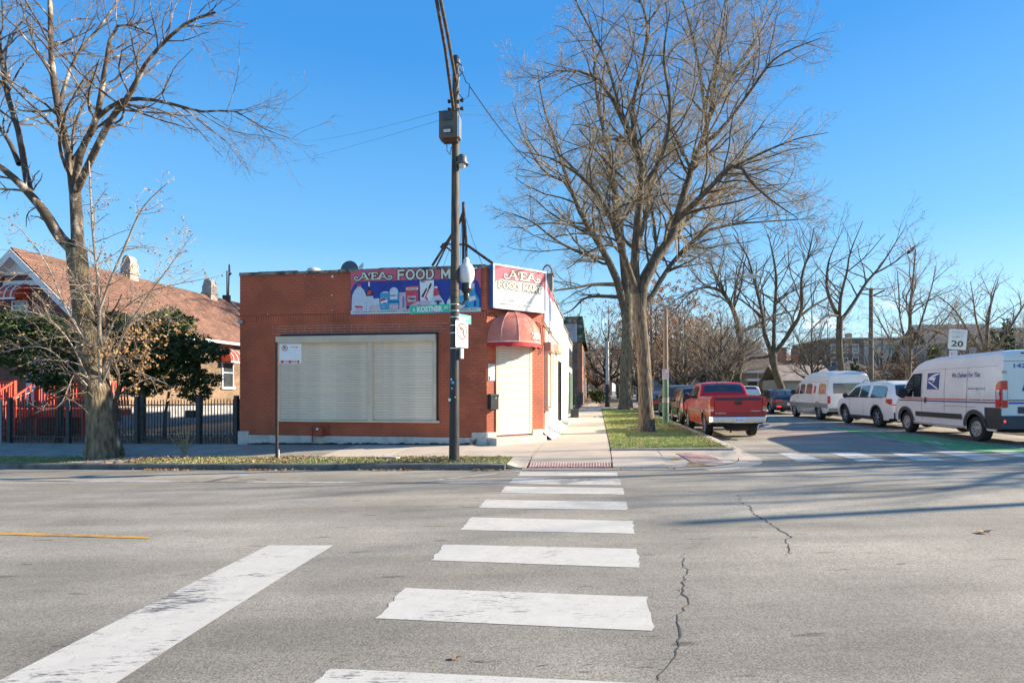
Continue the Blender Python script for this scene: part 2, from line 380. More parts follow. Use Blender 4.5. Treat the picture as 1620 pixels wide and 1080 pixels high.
class MB:
    def __init__(s): s.v = []; s.f = []; s.m = []
    def add(s, vs, fs, mi=0):
        n = len(s.v); s.v += [tuple(map(float, p)) for p in vs]
        s.f += [tuple(i + n for i in f) for f in fs]; s.m += [mi] * len(fs)
    def box(s, x0, x1, y0, y1, z0, z1, mi=0):
        s.add([(x0, y0, z0), (x1, y0, z0), (x1, y1, z0), (x0, y1, z0), (x0, y0, z1), (x1, y0, z1), (x1, y1, z1), (x0, y1, z1)],
              [(0, 3, 2, 1), (4, 5, 6, 7), (0, 1, 5, 4), (1, 2, 6, 5), (2, 3, 7, 6), (3, 0, 4, 7)], mi)
        return s
    def tube(s, pts, r, n=8, mi=0, cap=True):
        pts = [Vector(p) for p in pts]
        rs = r if isinstance(r, (list, tuple)) else [r] * len(pts)
        vs = []
        ref = Vector((0.31, 0.13, 0.94))
        d0 = (pts[-1] - pts[0]).normalized()
        if abs(d0.dot(ref)) > 0.9: ref = Vector((0.9, 0.4, 0.1))
        for i, p in enumerate(pts):
            a = pts[max(i - 1, 0)]; b = pts[min(i + 1, len(pts) - 1)]
            d = (b - a).normalized(); e = d.cross(ref).normalized(); g = d.cross(e)
            for k in range(n):
                t = 2 * math.pi * k / n
                vs.append(p + e * (math.cos(t) * rs[i]) + g * (math.sin(t) * rs[i]))
        fs = []
        for i in range(len(pts) - 1):
            for k in range(n):
                k2 = (k + 1) % n
                fs.append((i * n + k, i * n + k2, (i + 1) * n + k2, (i + 1) * n + k))
        if cap:
            fs.append(tuple(range(n - 1, -1, -1))); fs.append(tuple((len(pts) - 1) * n + k for k in range(n)))
        s.add(vs, fs, mi); return s
    def lathe(s, prof, n=16, mi=0, axis='z', off=(0, 0, 0)):
        vs = []; fs = []
        for (r, z) in prof:
            for k in range(n):
                t = 2 * math.pi * k / n
                a, b = r * math.cos(t), r * math.sin(t)
                p = (a, b, z) if axis == 'z' else ((z, a, b) if axis == 'x' else (a, z, b))
                vs.append((p[0] + off[0], p[1] + off[1], p[2] + off[2]))
        for i in range(len(prof) - 1):
            for k in range(n):
                k2 = (k + 1) % n
                fs.append((i * n + k, i * n + k2, (i + 1) * n + k2, (i + 1) * n + k))
        s.add(vs, fs, mi); return s
    def prism(s, poly, y0, y1, mi=0):       # polygon in x,z pushed along y
        n = len(poly)
        vs = [(p[0], y0, p[1]) for p in poly] + [(p[0], y1, p[1]) for p in poly]
        fs = [tuple(range(n)), tuple(range(2 * n - 1, n - 1, -1))] + [(i, i + n, (i + 1) % n + n, (i + 1) % n) for i in range(n)]
        s.add(vs, fs, mi); return s
    def plan(s, poly, z0, z1, mi=0):        # polygon in x,y pushed along z
        n = len(poly)
        vs = [(p[0], p[1], z0) for p in poly] + [(p[0], p[1], z1) for p in poly]
        fs = [tuple(range(n - 1, -1, -1)), tuple(range(n, 2 * n))] + [(i, (i + 1) % n, (i + 1) % n + n, i + n) for i in range(n)]
        s.add(vs, fs, mi); return s
    def mesh(s, mats, smooth=None):
        me = bpy.data.meshes.new('m'); me.from_pydata(s.v, [], s.f); addm(me, mats)
        if len(me.materials) > 1: me.polygons.foreach_set('material_index', s.m)
        bm = bmesh.new(); bm.from_mesh(me); bmesh.ops.recalc_face_normals(bm, faces=bm.faces); bm.to_mesh(me); bm.free()
        if smooth is not None:
            me.polygons.foreach_set('use_smooth', [True] * len(me.polygons))
            me.set_sharp_from_angle(angle=R(smooth))
        return me
    def build(s, name, mats, parent=None, smooth=None, bevel=0):
        o = link(name, s.mesh(mats, smooth), parent)
        if bevel:
            b = o.modifiers.new('bevel', 'BEVEL'); b.width = bevel; b.segments = 2; b.limit_method = 'ANGLE'; b.angle_limit = R(40)
        return o
def fast_mesh(name, V, F, mats, parent=None, smooth=False, mi=None):
    """V (n,3), F (m,k) arrays"""
    me = bpy.data.meshes.new(name)
    V = np.ascontiguousarray(V, np.float32); F = np.ascontiguousarray(F, np.int32)
    k = F.shape[1]
    me.vertices.add(len(V)); me.vertices.foreach_set('co', V.ravel())
    me.loops.add(F.size); me.loops.foreach_set('vertex_index', F.ravel())
    me.polygons.add(len(F)); me.polygons.foreach_set('loop_start', np.arange(0, F.size, k, dtype=np.int32))
    addm(me, mats)
    if mi is not None: me.polygons.foreach_set('material_index', np.ascontiguousarray(mi, np.int32))
    me.polygons.foreach_set('use_smooth', np.full(len(F), bool(smooth)))
    me.update(calc_edges=True)
    return link(name, me, parent)
def grid_sheet(name, us, vs, zf, mat, lift=0.0, kind='structure', parent=None, mask=None, skirt=0):
    us = np.asarray(us, float); vs = np.asarray(vs, float)
    U, Vv = np.meshgrid(us, vs)
    Z = zf(U, Vv) + lift
    X, Y = xy(U, Vv)
    P = np.stack([X, Y, Z], -1).reshape(-1, 3)
    nu = len(us); nv = len(vs)
    i, j = np.meshgrid(np.arange(nu - 1), np.arange(nv - 1))
    a = (j * nu + i)
    F = np.stack([a, a + 1, a + nu + 1, a + nu], -1).reshape(-1, 4)
    if mask is not None:
        keep = mask((U[:-1, :-1] + U[1:, 1:]) / 2, (Vv[:-1, :-1] + Vv[1:, 1:]) / 2).reshape(-1)
        F = F[keep]
    o = fast_mesh(name, P, F, mat, parent, smooth=True)
    if kind and parent is None: o['kind'] = kind
    return o
def slab(name, q, zf, mat, parent, th=0.12, n=4, m=4, lift=0.0, gap=0.008):
    """q: four (u,v) corners a,b,c,d (a-b near edge, d-c far edge)"""
    a, b, c, d = [np.array(p, float) for p in q]
    ce = (a + b + c + d) / 4
    def sh(p):
        e = p - ce; L = np.linalg.norm(e)
        return p - e / L * gap * 1.2
    a, b, c, d = map(sh, (a, b, c, d))
    mb = MB()
    top = []
    for j in range(m + 1):
        for i in range(n + 1):
            s, t = i / n, j / m
            p = (a * (1 - s) + b * s) * (1 - t) + (d * (1 - s) + c * s) * t
            z = float(zf(p[0], p[1])) + lift
            x, y = xy(p[0], p[1]); top.append((x, y, z))
    N = len(top)
    bot = [(p[0], p[1], p[2] - th) for p in top]
    fs = [(j * (n + 1) + i, j * (n + 1) + i + 1, (j + 1) * (n + 1) + i + 1, (j + 1) * (n + 1) + i) for j in range(m) for i in range(n)]
    rim = [i for i in range(n + 1)] + [j * (n + 1) + n for j in range(1, m + 1)] + [m * (n + 1) + i for i in range(n - 1, -1, -1)] + [j * (n + 1) for j in range(m - 1, 0, -1)]
    for k in range(len(rim)):
        p, q2 = rim[k], rim[(k + 1) % len(rim)]
        fs.append((q2, p, p + N, q2 + N))
    mb.add(top + bot, fs)
    me = bpy.data.meshes.new(name); me.from_pydata(mb.v, [], mb.f); addm(me, mat)
    return link(name, me, parent)
def paint_quad(name, q, mat, parent=None, lift=0.005, n=10, m=4, zf=zr, mb=None):
    a, b, c, d = [np.array(p, float) for p in q]
    vs = []
    for j in range(m + 1):
        for i in range(n + 1):
            s, t = i / n, j / m
            p = (a * (1 - s) + b * s) * (1 - t) + (d * (1 - s) + c * s) * t
            if name.endswith('bar') and (i in (0, n)):
                p = p + np.array([rnd.uniform(-.014, .014), rnd.uniform(-.01, .01)])
            x, y = xy(p[0], p[1]); vs.append((x, y, float(zf(p[0], p[1])) + lift))
    fs = [(j * (n + 1) + i, j * (n + 1) + i + 1, (j + 1) * (n + 1) + i + 1, (j + 1) * (n + 1) + i) for j in range(m) for i in range(n)]
    if mb is not None:
        mb.add(vs, fs); return
    me = bpy.data.meshes.new(name); me.from_pydata(vs, [], fs); addm(me, mat)
    return link(name, me, parent)
_fc = {}
def text_mesh(txt, size=1.0, off=0.0, spacing=1.0, shear=0.0, width=None):
    """flat lettering: list of verts (x, z) centred, and faces"""
    cu = bpy.data.curves.new('t', 'FONT'); cu.body = txt; cu.size = size; cu.offset = off; cu.space_character = spacing; cu.shear = shear
    cu.resolution_u = 3
    o = bpy.data.objects.new('t', cu); COL.objects.link(o)
    bpy.context.view_layer.update()
    dg = bpy.context.evaluated_depsgraph_get()
    me = bpy.data.meshes.new_from_object(o.evaluated_get(dg))
    V = np.array([v.co[:2] for v in me.vertices]); F = [tuple(p.vertices) for p in me.polygons]
    bpy.data.objects.remove(o); bpy.data.curves.remove(cu); bpy.data.meshes.remove(me)
    mn, mx = V.min(0), V.max(0)
    V = V - (mn + mx) / 2
    if width: V[:, 0] *= width / (mx[0] - mn[0])
    return V, F
def put_text(mb, txt, cx, cz, h, y, mi=0, width=None, off=0.0, shear=0.0, spacing=1.0):
    V, F = text_mesh(txt, 1.0, off, spacing, shear)
    H = V[:, 1].max() - V[:, 1].min(); s = h / H
    W = V[:, 0].max() - V[:, 0].min(); sx = s if width is None else width / W
    mb.add([(cx + p[0] * sx, y, cz + p[1] * s) for p in V], F, mi)
def stroke(mb, pts, w, y, mi=0, cx=0, cz=0, sx=1.0, sz=1.0):
    P = [np.array([cx + p[0] * sx, cz + p[1] * sz]) for p in pts]
    ws = w if isinstance(w, (list, tuple)) else [w] * len(P)
    vs = []
    for i, p in enumerate(P):
        d = P[min(i + 1, len(P) - 1)] - P[max(i - 1, 0)]; d = d / (np.linalg.norm(d) + 1e-9); n = np.array([-d[1], d[0]])
        for sg in (1, -1):
            q = p + n * ws[i] / 2 * sg
            if i == 0: q = q - d * 0.0
            vs.append((q[0], y, q[1]))
    mb.add(vs, [(2 * i, 2 * i + 1, 2 * i + 3, 2 * i + 2) for i in range(len(P) - 1)], mi)
# ================================================================ GROUND
def lines(*segs):
    out = []
    for a, b, st in segs:
        n = max(1, int(round((b - a) / st)))
        out += list(np.linspace(a, b, n + 1)[:-1])
    return np.array(out + [segs[-1][1]])
gU = lines((-900, -160, 60), (-160, -30, 10), (-30, 30, 2), (30, 160, 10), (160, 900, 60))
gV = lines((-300, -20, 20), (-20, 40, 2), (40, 200, 10), (200, 1500, 50))
grid_sheet('ground', gU, gV, zr, soil, lift=-0.30)
CURBU = 3.45      # left curb of the side street
RCU = 13.35       # right curb
roadU = lines((-150, -24, 3), (-24, 22, 0.4), (22, 150, 3))
roadV = lines((-15, -3, 1), (-3, 12.6, 0.3))
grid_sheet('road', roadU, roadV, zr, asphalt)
def sidev_mask(U, V):
    cx, cv, r = 1.45, 14.0, 2.0
    return (U > CURBU - 0.6)
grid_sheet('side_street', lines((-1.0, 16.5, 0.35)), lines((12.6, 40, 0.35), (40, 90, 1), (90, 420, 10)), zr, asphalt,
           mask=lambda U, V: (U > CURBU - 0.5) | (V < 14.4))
# the block on the left: yards and lots
grid_sheet('yard', lines((-140, -30, 5), (-30, -20, 1), (-20, 3.3, 0.5)), lines((12.15, 22, 0.4), (22, 60, 2), (60, 420, 10)),
           zs, soil, lift=-0.035, mask=lambda U, V: (U < -1.5) | ((V > 14.45) & (U < 3.25)))
grid_sheet('yard', lines((RCU + 0.15, 30, 0.6), (30, 150, 5)), lines((13.0, 22, 0.4), (22, 60, 2), (60, 420, 10)),
           lambda U, V: zs(U, V), turf, lift=-0.03)

# ---- kerb stones along the avenue
kerb = thing('kerb', 'long grey concrete kerb between the avenue and the leafy verge', 'kerb'); kerb['kind'] = 'structure'
kerb.location = (0, 0, 0); kerb.rotation_euler = (0, 0, 0)
def kerb_piece(u0, u1, v0, v1, h0=0.0, h1=0.0, drop=0.3):
    mb = MB(); n = 6
    rows = []
    for i in range(n + 1):
        t = i / n; u = u0 + (u1 - u0) * t; dz = h0 + (h1 - h0) * t
        z = float(zs(u, 12.2 if u < -1.7 else v0)) + dz
        for (v, zz) in ((v0, z - drop), (v0, z - 0.02), (v0 + 0.02, z), (v1, z)):
            x, y = xy(u, v); rows.append((x, y, zz))
    fs = [(4 * i + k, 4 * i + 4 + k, 4 * i + 5 + k, 4 * i + 1 + k) for i in range(n) for k in range(3)]
    fs += [(0, 1, 2, 3), (4 * n + 3, 4 * n + 2, 4 * n + 1, 4 * n)]
    mb.add(rows, fs)
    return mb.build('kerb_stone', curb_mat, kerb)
u = -45.0
while u < -2.0:
    L = rnd.uniform(2.6, 4.2)
    e = min(u + L, -1.95)
    if -1.95 - e < 1.2: e = -1.95
    kerb_piece(u + 0.006, e - 0.006, 12.0, 12.17)
    u = e
# curved kerb and gutter round the corner, then straight along the side street
def ribbon(name, path, w, zf, mat, parent, lift=0.0, th=0.2, seg=1.5):
    """path: list of (u, v) along the outer edge, inner edge offset by w to the left; cut into stones"""
    P = [np.array(p, float) for p in path]
    Nn = []
    for i in range(len(P)):
        d = P[min(i + 1, len(P) - 1)] - P[max(i - 1, 0)]; d /= np.linalg.norm(d); Nn.append(np.array([-d[1], d[0]]))
    k = 0
    while k < len(P) - 1:
        e = k; L = 0
        while e < len(P) - 1 and L < seg:
            L += np.linalg.norm(P[e + 1] - P[e]); e += 1
        mb = MB(); rows = []
        for i in range(k, e + 1):
            sh = 0.004 if i == k else (-0.004 if i == e else 0)
            d = P[min(i + 1, len(P) - 1)] - P[max(i - 1, 0)]; d /= np.linalg.norm(d)
            a = P[i] + d * sh; b = a + Nn[i] * w
            za = float(zf(a[0], a[1])) + lift; zb = float(zf(b[0], b[1])) + lift
            xa, ya = xy(*a); xb, yb = xy(*b)
            rows += [(xa, ya, za - th), (xa, ya, za), (xb, yb, zb), (xb, yb, zb - th)]
        m = e - k
        fs = [(4 * i + q, 4 * i + 4 + q, 4 * i + 5 + q, 4 * i + 1 + q) for i in range(m) for q in range(3)] + [(0, 1, 2, 3), (4 * m + 3, 4 * m + 2, 4 * m + 1, 4 * m)]
        mb.add(rows, fs); mb.build(name, mat, parent)
        k = e
cu, cv, cr = 1.45, 14.0, 2.0
arc = [(cu + cr * math.sin(t), cv - cr * math.cos(t)) for t in np.linspace(0, math.pi / 2, 15)]
path = [(-1.6, 12.0), (-0.6, 12.0), (0.4, 12.0)] + arc + [(CURBU, 14.6 + 0.9 * i) for i in range(40)] + [(CURBU, 55 + 10 * i) for i in range(30)]
def zcurb(u, v):
    t = float(sstep(13.6, 15.2, v)) if u > 2 else 0.0
    base = float(zr(u, v)) + 0.012
    return base + t * 0.125 + (0.0)
kerb2 = thing('kerb', 'pale concrete kerb bending round the corner into the side street', 'kerb'); kerb2['kind'] = 'structure'
kerb2.location = (0, 0, 0); kerb2.rotation_euler = (0, 0, 0)
ribbon('kerb_stone', path, 0.20, zcurb, concrete, kerb2, th=0.22, seg=2.4)
# gutter strip, flush with the asphalt, outside the kerb
path_g = [(cu + (cr + 0.28) * math.sin(t), cv - (cr + 0.28) * math.cos(t)) for t in np.linspace(0.35, math.pi / 2, 12)] + [(CURBU + 0.28, 14.6 + 0.9 * i) for i in range(12)]
ribbon('gutter_slab', path_g, 0.275, lambda u, v: float(zr(u, v)) + 0.006, concrete, kerb2, th=0.1, seg=1.6)
kerb3 = thing('kerb', 'far kerb of the side street behind the parked vans', 'kerb'); kerb3['kind'] = 'structure'
kerb3.location = (0, 0, 0); kerb3.rotation_euler = (0, 0, 0)
ribbon('kerb_stone', [(RCU + 0.18, 90 - 2.5 * i) for i in range(32)], 0.18, lambda u, v: float(zs(u, v)), concrete_old, kerb3, th=0.3, seg=2.4)

# ---- pavement slabs
pv = thing('pavement', 'pale concrete pavement of square slabs between the avenue verge and the red shop', 'pavement'); pv['kind'] = 'structure'
pv.location = (0, 0, 0); pv.rotation_euler = (0, 0, 0)
edges = [-45, -42.6, -40.4, -38, -35.8, -33.5, -31.2, -29, -26.9, -25, -23.2, -21.4, -19.7, -18.0, -16.4, -14.8, -13.2, -11.6, -10.0, -8.4, -6.8, -5.1, -3.4, -1.55]
for a, b in zip(edges[:-1], edges[1:]):
    m_ = concrete if a > -8.4 else concrete_old
    slab('slab', [(a, 13.25), (b, 13.25), (b, 15.58), (a, 15.58)], zs, m_, pv)
sw = thing('pavement', 'long pale pavement running away beside the white side wall', 'pavement'); sw['kind'] = 'structure'
sw.location = (0, 0, 0); sw.rotation_euler = (0, 0, 0)
ve = [12.62, 14.3, 16.0, 17.8, 19.6, 21.4, 23.2, 25.0, 26.8, 28.6, 30.4, 32.2, 34, 36, 38, 40, 42, 44.5, 47, 50, 53, 56, 60, 65, 70, 76, 83, 92, 104, 120, 140, 170, 210, 260, 330]
for a, b in zip(ve[:-1], ve[1:]):
    slab('slab', [(-1.50, a), (0.32, a), (0.32, b), (-1.50, b)], zs, concrete, sw)
slab('slab', [(-1.55, 13.25), (-1.51, 13.25), (-1.51, 15.5), (-1.55, 15.5)], zs, concrete, sw)
slab('slab', [(-2.3, 15.62), (-1.51, 14.9), (-1.51, 16.9), (-1.62, 17.0)], zs, concrete, sw)
slab('slab', [(-2.95, 15.6), (-1.52, 15.56), (-1.52, 15.62), (-2.3, 15.66)], zs, concrete, sw, lift=-0.003)
# ramp with a red tactile panel
slab('slab', [(-1.95, 12.2), (-1.52, 12.17), (-1.52, 13.2), (-1.95, 13.2)], zs, concrete, sw)
def corner_u(v):
    if v >= cv: return cu + cr
    return cu + math.sqrt(max(0, cr * cr - (cv - v) ** 2))
def zpad(u, v):
    z1 = float(zs(u, v)); z0 = float(zr(u, v)) + 0.02
    d = corner_u(v) - u
    dist = math.hypot(u - cu, cv - v) if (u > cu and v < cv) else None
    t = min(1, max(0, ((cr - 0.22) - (dist or 0)) / 1.1)) if dist is not None else 1
    return z0 * (1 - t) + z1 * t
us_ = [0.33, 1.35]
slab('slab', [(0.33, 12.22), (1.45, 12.22), (1.45, 14.28), (0.33, 14.28)], zpad, concrete, sw, n=5, m=6)
padpoly = [(1.46, 12.24)] + [(cu + (cr - 0.22) * math.sin(t), cv - (cr - 0.22) * math.cos(t)) for t in np.linspace(0.05, math.pi / 2, 10)]
mbp = MB(); vs_ = []
rows = []
for (a, b) in padpoly:
    rows.append([(1.46 + (a - 1.46) * s, b) for s in np.linspace(0, 1, 6)])
rows.append([(1.46 + (cu + cr - .22 - 1.46) * s, 14.28) for s in np.linspace(0, 1, 6)])
for r_ in rows:
    for p in r_:
        x, y = xy(*p); vs_.append((x, y, zpad(*p)))
mbp.add(vs_, [(j * 6 + i, j * 6 + i + 1, (j + 1) * 6 + i + 1, (j + 1) * 6 + i) for j in range(len(rows) - 1) for i in range(5)])
mbp.build('slab', concrete, sw)
# kerb between the corner slabs and the lawn
mb = MB()
for i in range(8):
    a = 0.36 + i * 0.36; b = a + 0.355
    z0 = float(zs(a, 14.3)); h = 0.035 + 0.02 * i / 8
    vs_ = []
    for (uu, vv) in ((a, 14.29), (b, 14.29), (b, 14.42), (a, 14.42)):
        x, y = xy(uu, vv); vs_.append((x, y, float(zs(uu, vv)) - .1))
    vs_ += [(p[0], p[1], p[2] + .1 + h) for p in vs_]
    mb.add(vs_, [(0, 3, 2, 1), (4, 5, 6, 7), (0, 1, 5, 4), (1, 2, 6, 5), (2, 3, 7, 6), (3, 0, 4, 7)])
mb.build('lawn_edging', concrete_old, sw)
# tactile plates with raised ribs of domes
def tactile_plate(q, nx, ny, zf=zs):
    plate = slab('tactile_plate', q, zf, tactile, sw, th=0.03, lift=0.006)
    a, b, c, d = [np.array(p, float) for p in q]
    mb = MB()
    for i in range(nx):
        for j in range(ny):
            s, t = (i + .5) / nx, (j + .5) / ny
            p = (a * (1 - s) + b * s) * (1 - t) + (d * (1 - s) + c * s) * t
            z = float(zf(p[0], p[1])) + 0.005
            r = 0.022
            vs = []
            for (rr, zz) in ((r, 0), (r * .6, 0.012)):
                for k in range(5):
                    an = 2 * math.pi * k / 5
                    x, y = xy(p[0] + rr * math.cos(an), p[1] + rr * math.sin(an)); vs.append((x, y, z + zz))
            mb.add(vs, [(k, (k + 1) % 5, 5 + (k + 1) % 5, 5 + k) for k in range(5)] + [(5, 6, 7, 8, 9)])
    tag(mb.build('dome', pm('tactile_dome', (0.62, 0.42, 0.35), 0.85, 0.2, 8), plate), kind='stuff')
tactile_plate([(-1.48, 12.22), (0.30, 12.22), (0.30, 12.60), (-1.48, 12.60)], 30, 6)
tactile_plate([(2.05, 12.75), (2.75, 13.05), (2.50, 13.95), (1.80, 13.65)], 12, 14, zf=lambda u, v: zpad(float(u), float(v)) + 0.004)
# utility paint marks
ym = MB()
for (px, py, w_, h_) in ((1070, 723.5, .22, .05), (1095, 731, .16, .05), (1103, 735, .5, .05), (1112, 732, .12, .06), (1120, 735, .3, .05)):
    u_, v_ = gpx(px, py, zs)
    paint_quad('mark', [(u_ - w_ / 2, v_ - h_), (u_ + w_ / 2, v_ - h_ * .4), (u_ + w_ / 2, v_ + h_), (u_ - w_ / 2, v_ + h_ * .6)], None, n=3, m=2, zf=lambda a, b: zpad(float(a), float(b)), lift=0.012, mb=ym)
me = ym.build('utility_paint', yellow_paint, None); tag(me, kind='structure')
# narrow walks crossing the verges
walk = thing('path', 'narrow concrete path across the verge by the big left tree', 'path'); walk['kind'] = 'structure'; walk.location = (0, 0, 0); walk.rotation_euler = (0, 0, 0)
slab('slab', [(-12.9, 12.19), (-11.9, 12.19), (-10.9, 13.22), (-12.0, 13.22)], zs, concrete, walk, lift=0.01)
slab('slab', [(0.36, 22.0), (3.2, 22.0), (3.2, 22.35), (0.36, 22.35)], zs, concrete, walk, lift=0.015)
slab('slab', [(0.36, 47.0), (3.2, 47.0), (3.2, 53.35), (0.36, 53.35)], zs, concrete, walk, lift=0.015)
# white painted concrete apron at the foot of the side wall
mb = MB()
vs_ = []
for v_ in np.linspace(17.0, 28.0, 12):
    w_ = 0.42 if v_ > 17.2 else 0.30
    for (uu, dz) in ((-1.66, 0.30), (-1.52 + (0.30 if v_ > 17.0 else 0.0) * 0, 0.16), (-1.62 + w_, 0.012)):
        x, y = xy(uu, v_); vs_.append((x, y, float(zs(uu, v_)) + dz))
mb.add(vs_, [(3 * i + k, 3 * i + 1 + k, 3 * i + 4 + k, 3 * i + 3 + k) for i in range(11) for k in range(2)] + [(0, 1, 2)])
tag(mb.build('wall_apron', white_coat), kind='structure')

# ---- markings
cw = thing('crosswalk', 'worn white ladder crosswalk leading from the near road to the corner ramp', 'crosswalk'); cw['kind'] = 'structure'; cw.location = (0, 0, 0); cw.rotation_euler = (0, 0, 0)
bars = [[(480, 1080), (516, 1057), (1075, 1084), (1100, 1130)],   # nearest bar, partly below the frame
        [(595, 978), (1034, 998), (1024, 944), (641, 930)],
        [(682, 886), (1013, 898), (1008, 868), (703, 861)],
        [(729, 838), (1004, 844), (1001, 824), (745, 818)],
        [(757, 803), (993, 806.5), (991, 793.5), (768, 790)],
        [(791, 779.5), (988, 782), (986, 771.5), (800, 769)],
        [(805, 765), (983, 767), (981, 757.5), (812, 756)],
        [(819, 752.5), (978, 753), (976, 747), (824, 745.8)]]
bars[0] = [(455, 1125), (1050, 1160), (1040, 1082), (520, 1057)]
for b_ in bars:
    q = [gpx(px, py) for px, py in b_]
    paint_quad('painted_bar', q, white_paint, cw, n=14, m=9, lift=0.003)
cw2 = thing('crosswalk', 'pale crosswalk bars across the side street in front of the mail van', 'crosswalk'); cw2['kind'] = 'structure'; cw2.location = (0, 0, 0); cw2.rotation_euler = (0, 0, 0)
for b_ in [[(1261.5, 729.6), (1309, 729.6), (1264, 716), (1230, 716)], [(1357, 729.2), (1404, 728.6), (1354, 715.2), (1310, 715.4)],
           [(1452, 728.8), (1497, 728.2), (1444, 714.6), (1403, 714.8)], [(1544, 728), (1596, 727.6), (1525, 713.9), (1479, 714.2)],
           [(1636, 727), (1690, 727), (1602, 713.3), (1566, 713.6)]]:
    paint_quad('painted_bar', [gpx(px, py) for px, py in b_], white_paint, cw2, n=4, m=8)
sl = MB()
paint_quad('stop', [gpx(-20, 1086), gpx(165, 1092), gpx(527, 862.5), gpx(425, 862.5)], None, n=8, m=30, mb=sl, lift=0.003)
tag(sl.build('stop_line', stop_paint), kind='structure')
yl = MB(); paint_quad('yl', [gpx(-60, 844), gpx(238, 852), gpx(234, 849), gpx(-60, 839.5)], None, n=30, m=1, mb=yl)
yl2 = [gpx(-60, 841.5)[1]]
tag(yl.build('yellow_centre_line', yellow_paint), kind='structure')
pl = MB()
vpk = gpx(700, 763)[1]
paint_quad('pl', [(-40, vpk - .09), (gpx(820, 764)[0], vpk - .09), (gpx(820, 764)[0], vpk + .03), (-40, vpk + .03)], None, n=100, m=1, mb=pl)
for (x0, y0, x1, y1) in ((660, 762.5, 826, 744.5), (320, 762, 385, 751.5), (0, 0, 0, 0)):
    if x1:
        a = gpx(x0, y0); b = gpx(x1, y1)
        paint_quad('pl', [(a[0], a[1]), (a[0] + .14, a[1]), (b[0] + .14, b[1]), (b[0], b[1])], None, n=2, m=10, mb=pl, lift=0.007)
tag(pl.build('parking_lane_line', thin_paint), kind='structure')
gl = MB()
A = [(1300, 674.8), (1343, 678.6), (1438, 687), (1545, 700), (1620, 710), (1700, 720)]
B = [(1313, 677.6), (1343, 682.8), (1424, 697), (1503, 711.4), (1600, 716.5), (1700, 724)]
for k in range(5):
    paint_quad('gl', [gpx(*B[k]), gpx(*B[k + 1]), gpx(*A[k + 1]), gpx(*A[k])], None, n=8, m=4, mb=gl, lift=0.004)
tag(gl.build('green_bike_lane', green_paint), kind='structure')
bl = MB()
def pline(pts, w, lift=0.008):
    for p, q in zip(pts[:-1], pts[1:]):
        a = np.array(gpx(*p)); b = np.array(gpx(*q)); d = (b - a) / np.linalg.norm(b - a); n_ = np.array([-d[1], d[0]]) * w / 2
        paint_quad('bl', [a - n_, a + n_, b + n_, b - n_], None, n=1, m=12, mb=bl, lift=lift)
pline([(1207, 661), (1261.5, 669), (1343, 683), (1424, 697), (1503, 711.4)], 0.10)
pline([(1343, 678.6), (1438, 687), (1545, 700), (1620, 710)], 0.08)
pline([(1378, 683.5), (1393, 685.5), (1420, 689.6)], 0.10)     # bicycle symbol, worn
pline([(1462, 697), (1478, 700.5), (1505, 702.5)], 0.12); pline([(1470, 702.5), (1500, 701.5), (1528, 705)], 0.10); pline([(1478, 698), (1492, 704)], .10)
tag(bl.build('bike_lane_lines', thin_paint), kind='structure')
# cracks: narrow open joints filled with dark tar
def crack(name, pts, w):
    mb = MB(); P = []
    for (p, q) in zip(pts[:-1], pts[1:]):
        a = np.array(gpx(*p)); b = np.array(gpx(*q)); n_ = max(3, int(np.linalg.norm(b - a) / 0.06))
        for i in range(n_): P.append(a + (b - a) * i / n_ + np.array([rnd.uniform(-.022, .022), rnd.uniform(-.012, .012)]))
    vs = []
    for i, p in enumerate(P):
        t = i / len(P); ww = w * (0.35 + 0.65 * math.sin(math.pi * t)) * rnd.uniform(.4, 1.3)
        for s in (-1, 1):
            x, y = xy(p[0] + s * ww / 2, p[1]); vs.append((x, y, float(zr(*p)) + 0.002 + 0.001))
    mb.add(vs, [(2 * i, 2 * i + 1, 2 * i + 3, 2 * i + 2) for i in range(len(P) - 1)])
    tag(mb.build(name, pm('crack_dark', (0.075, 0.068, 0.058), 0.95, 0.2, 9)), kind='structure')
crack('road_crack', [(1079, 874), (1085, 900), (1083, 930), (1086, 955), (1073, 972), (1079, 1000), (1068, 1030), (1056, 1050), (1030, 1085)], 0.013)
crack('road_crack', [(1165, 782), (1170, 788), (1168, 793), (1190, 803), (1190, 810), (1205, 820), (1245, 845), (1250, 850), (1243, 855), (1252, 868), (1250, 876), (1230, 880)], 0.019)
crack('road_crack', [(1083, 930), (1072, 934), (1066, 931)], 0.006)
crack('road_crack', [(1205, 820), (1222, 822), (1236, 819)], 0.008)
crack('road_crack', [(1073, 972), (1050, 978), (1040, 976)], 0.005)
crack('road_crack', [(-20, 1012), (60, 1016), (150, 1020), (230, 1026)], 0.008)
crack('road_crack', [(1085, 870), (1100, 864), (1110, 861)], 0.008)
crack('road_crack', [(1190, 810), (1215, 809), (1260, 811)], 0.008)
crack('road_crack', [(430, 1023), (560, 1032), (700, 1043), (850, 1052), (900, 1050), (1040, 1056), (1300, 1080), (1400, 1090)], 0.014)
crack('road_crack', [(370, 757), (388, 759), (405, 757), (424, 760)], 0.05)
crack('road_crack', [(372, 760), (395, 761), (425, 757)], 0.04)

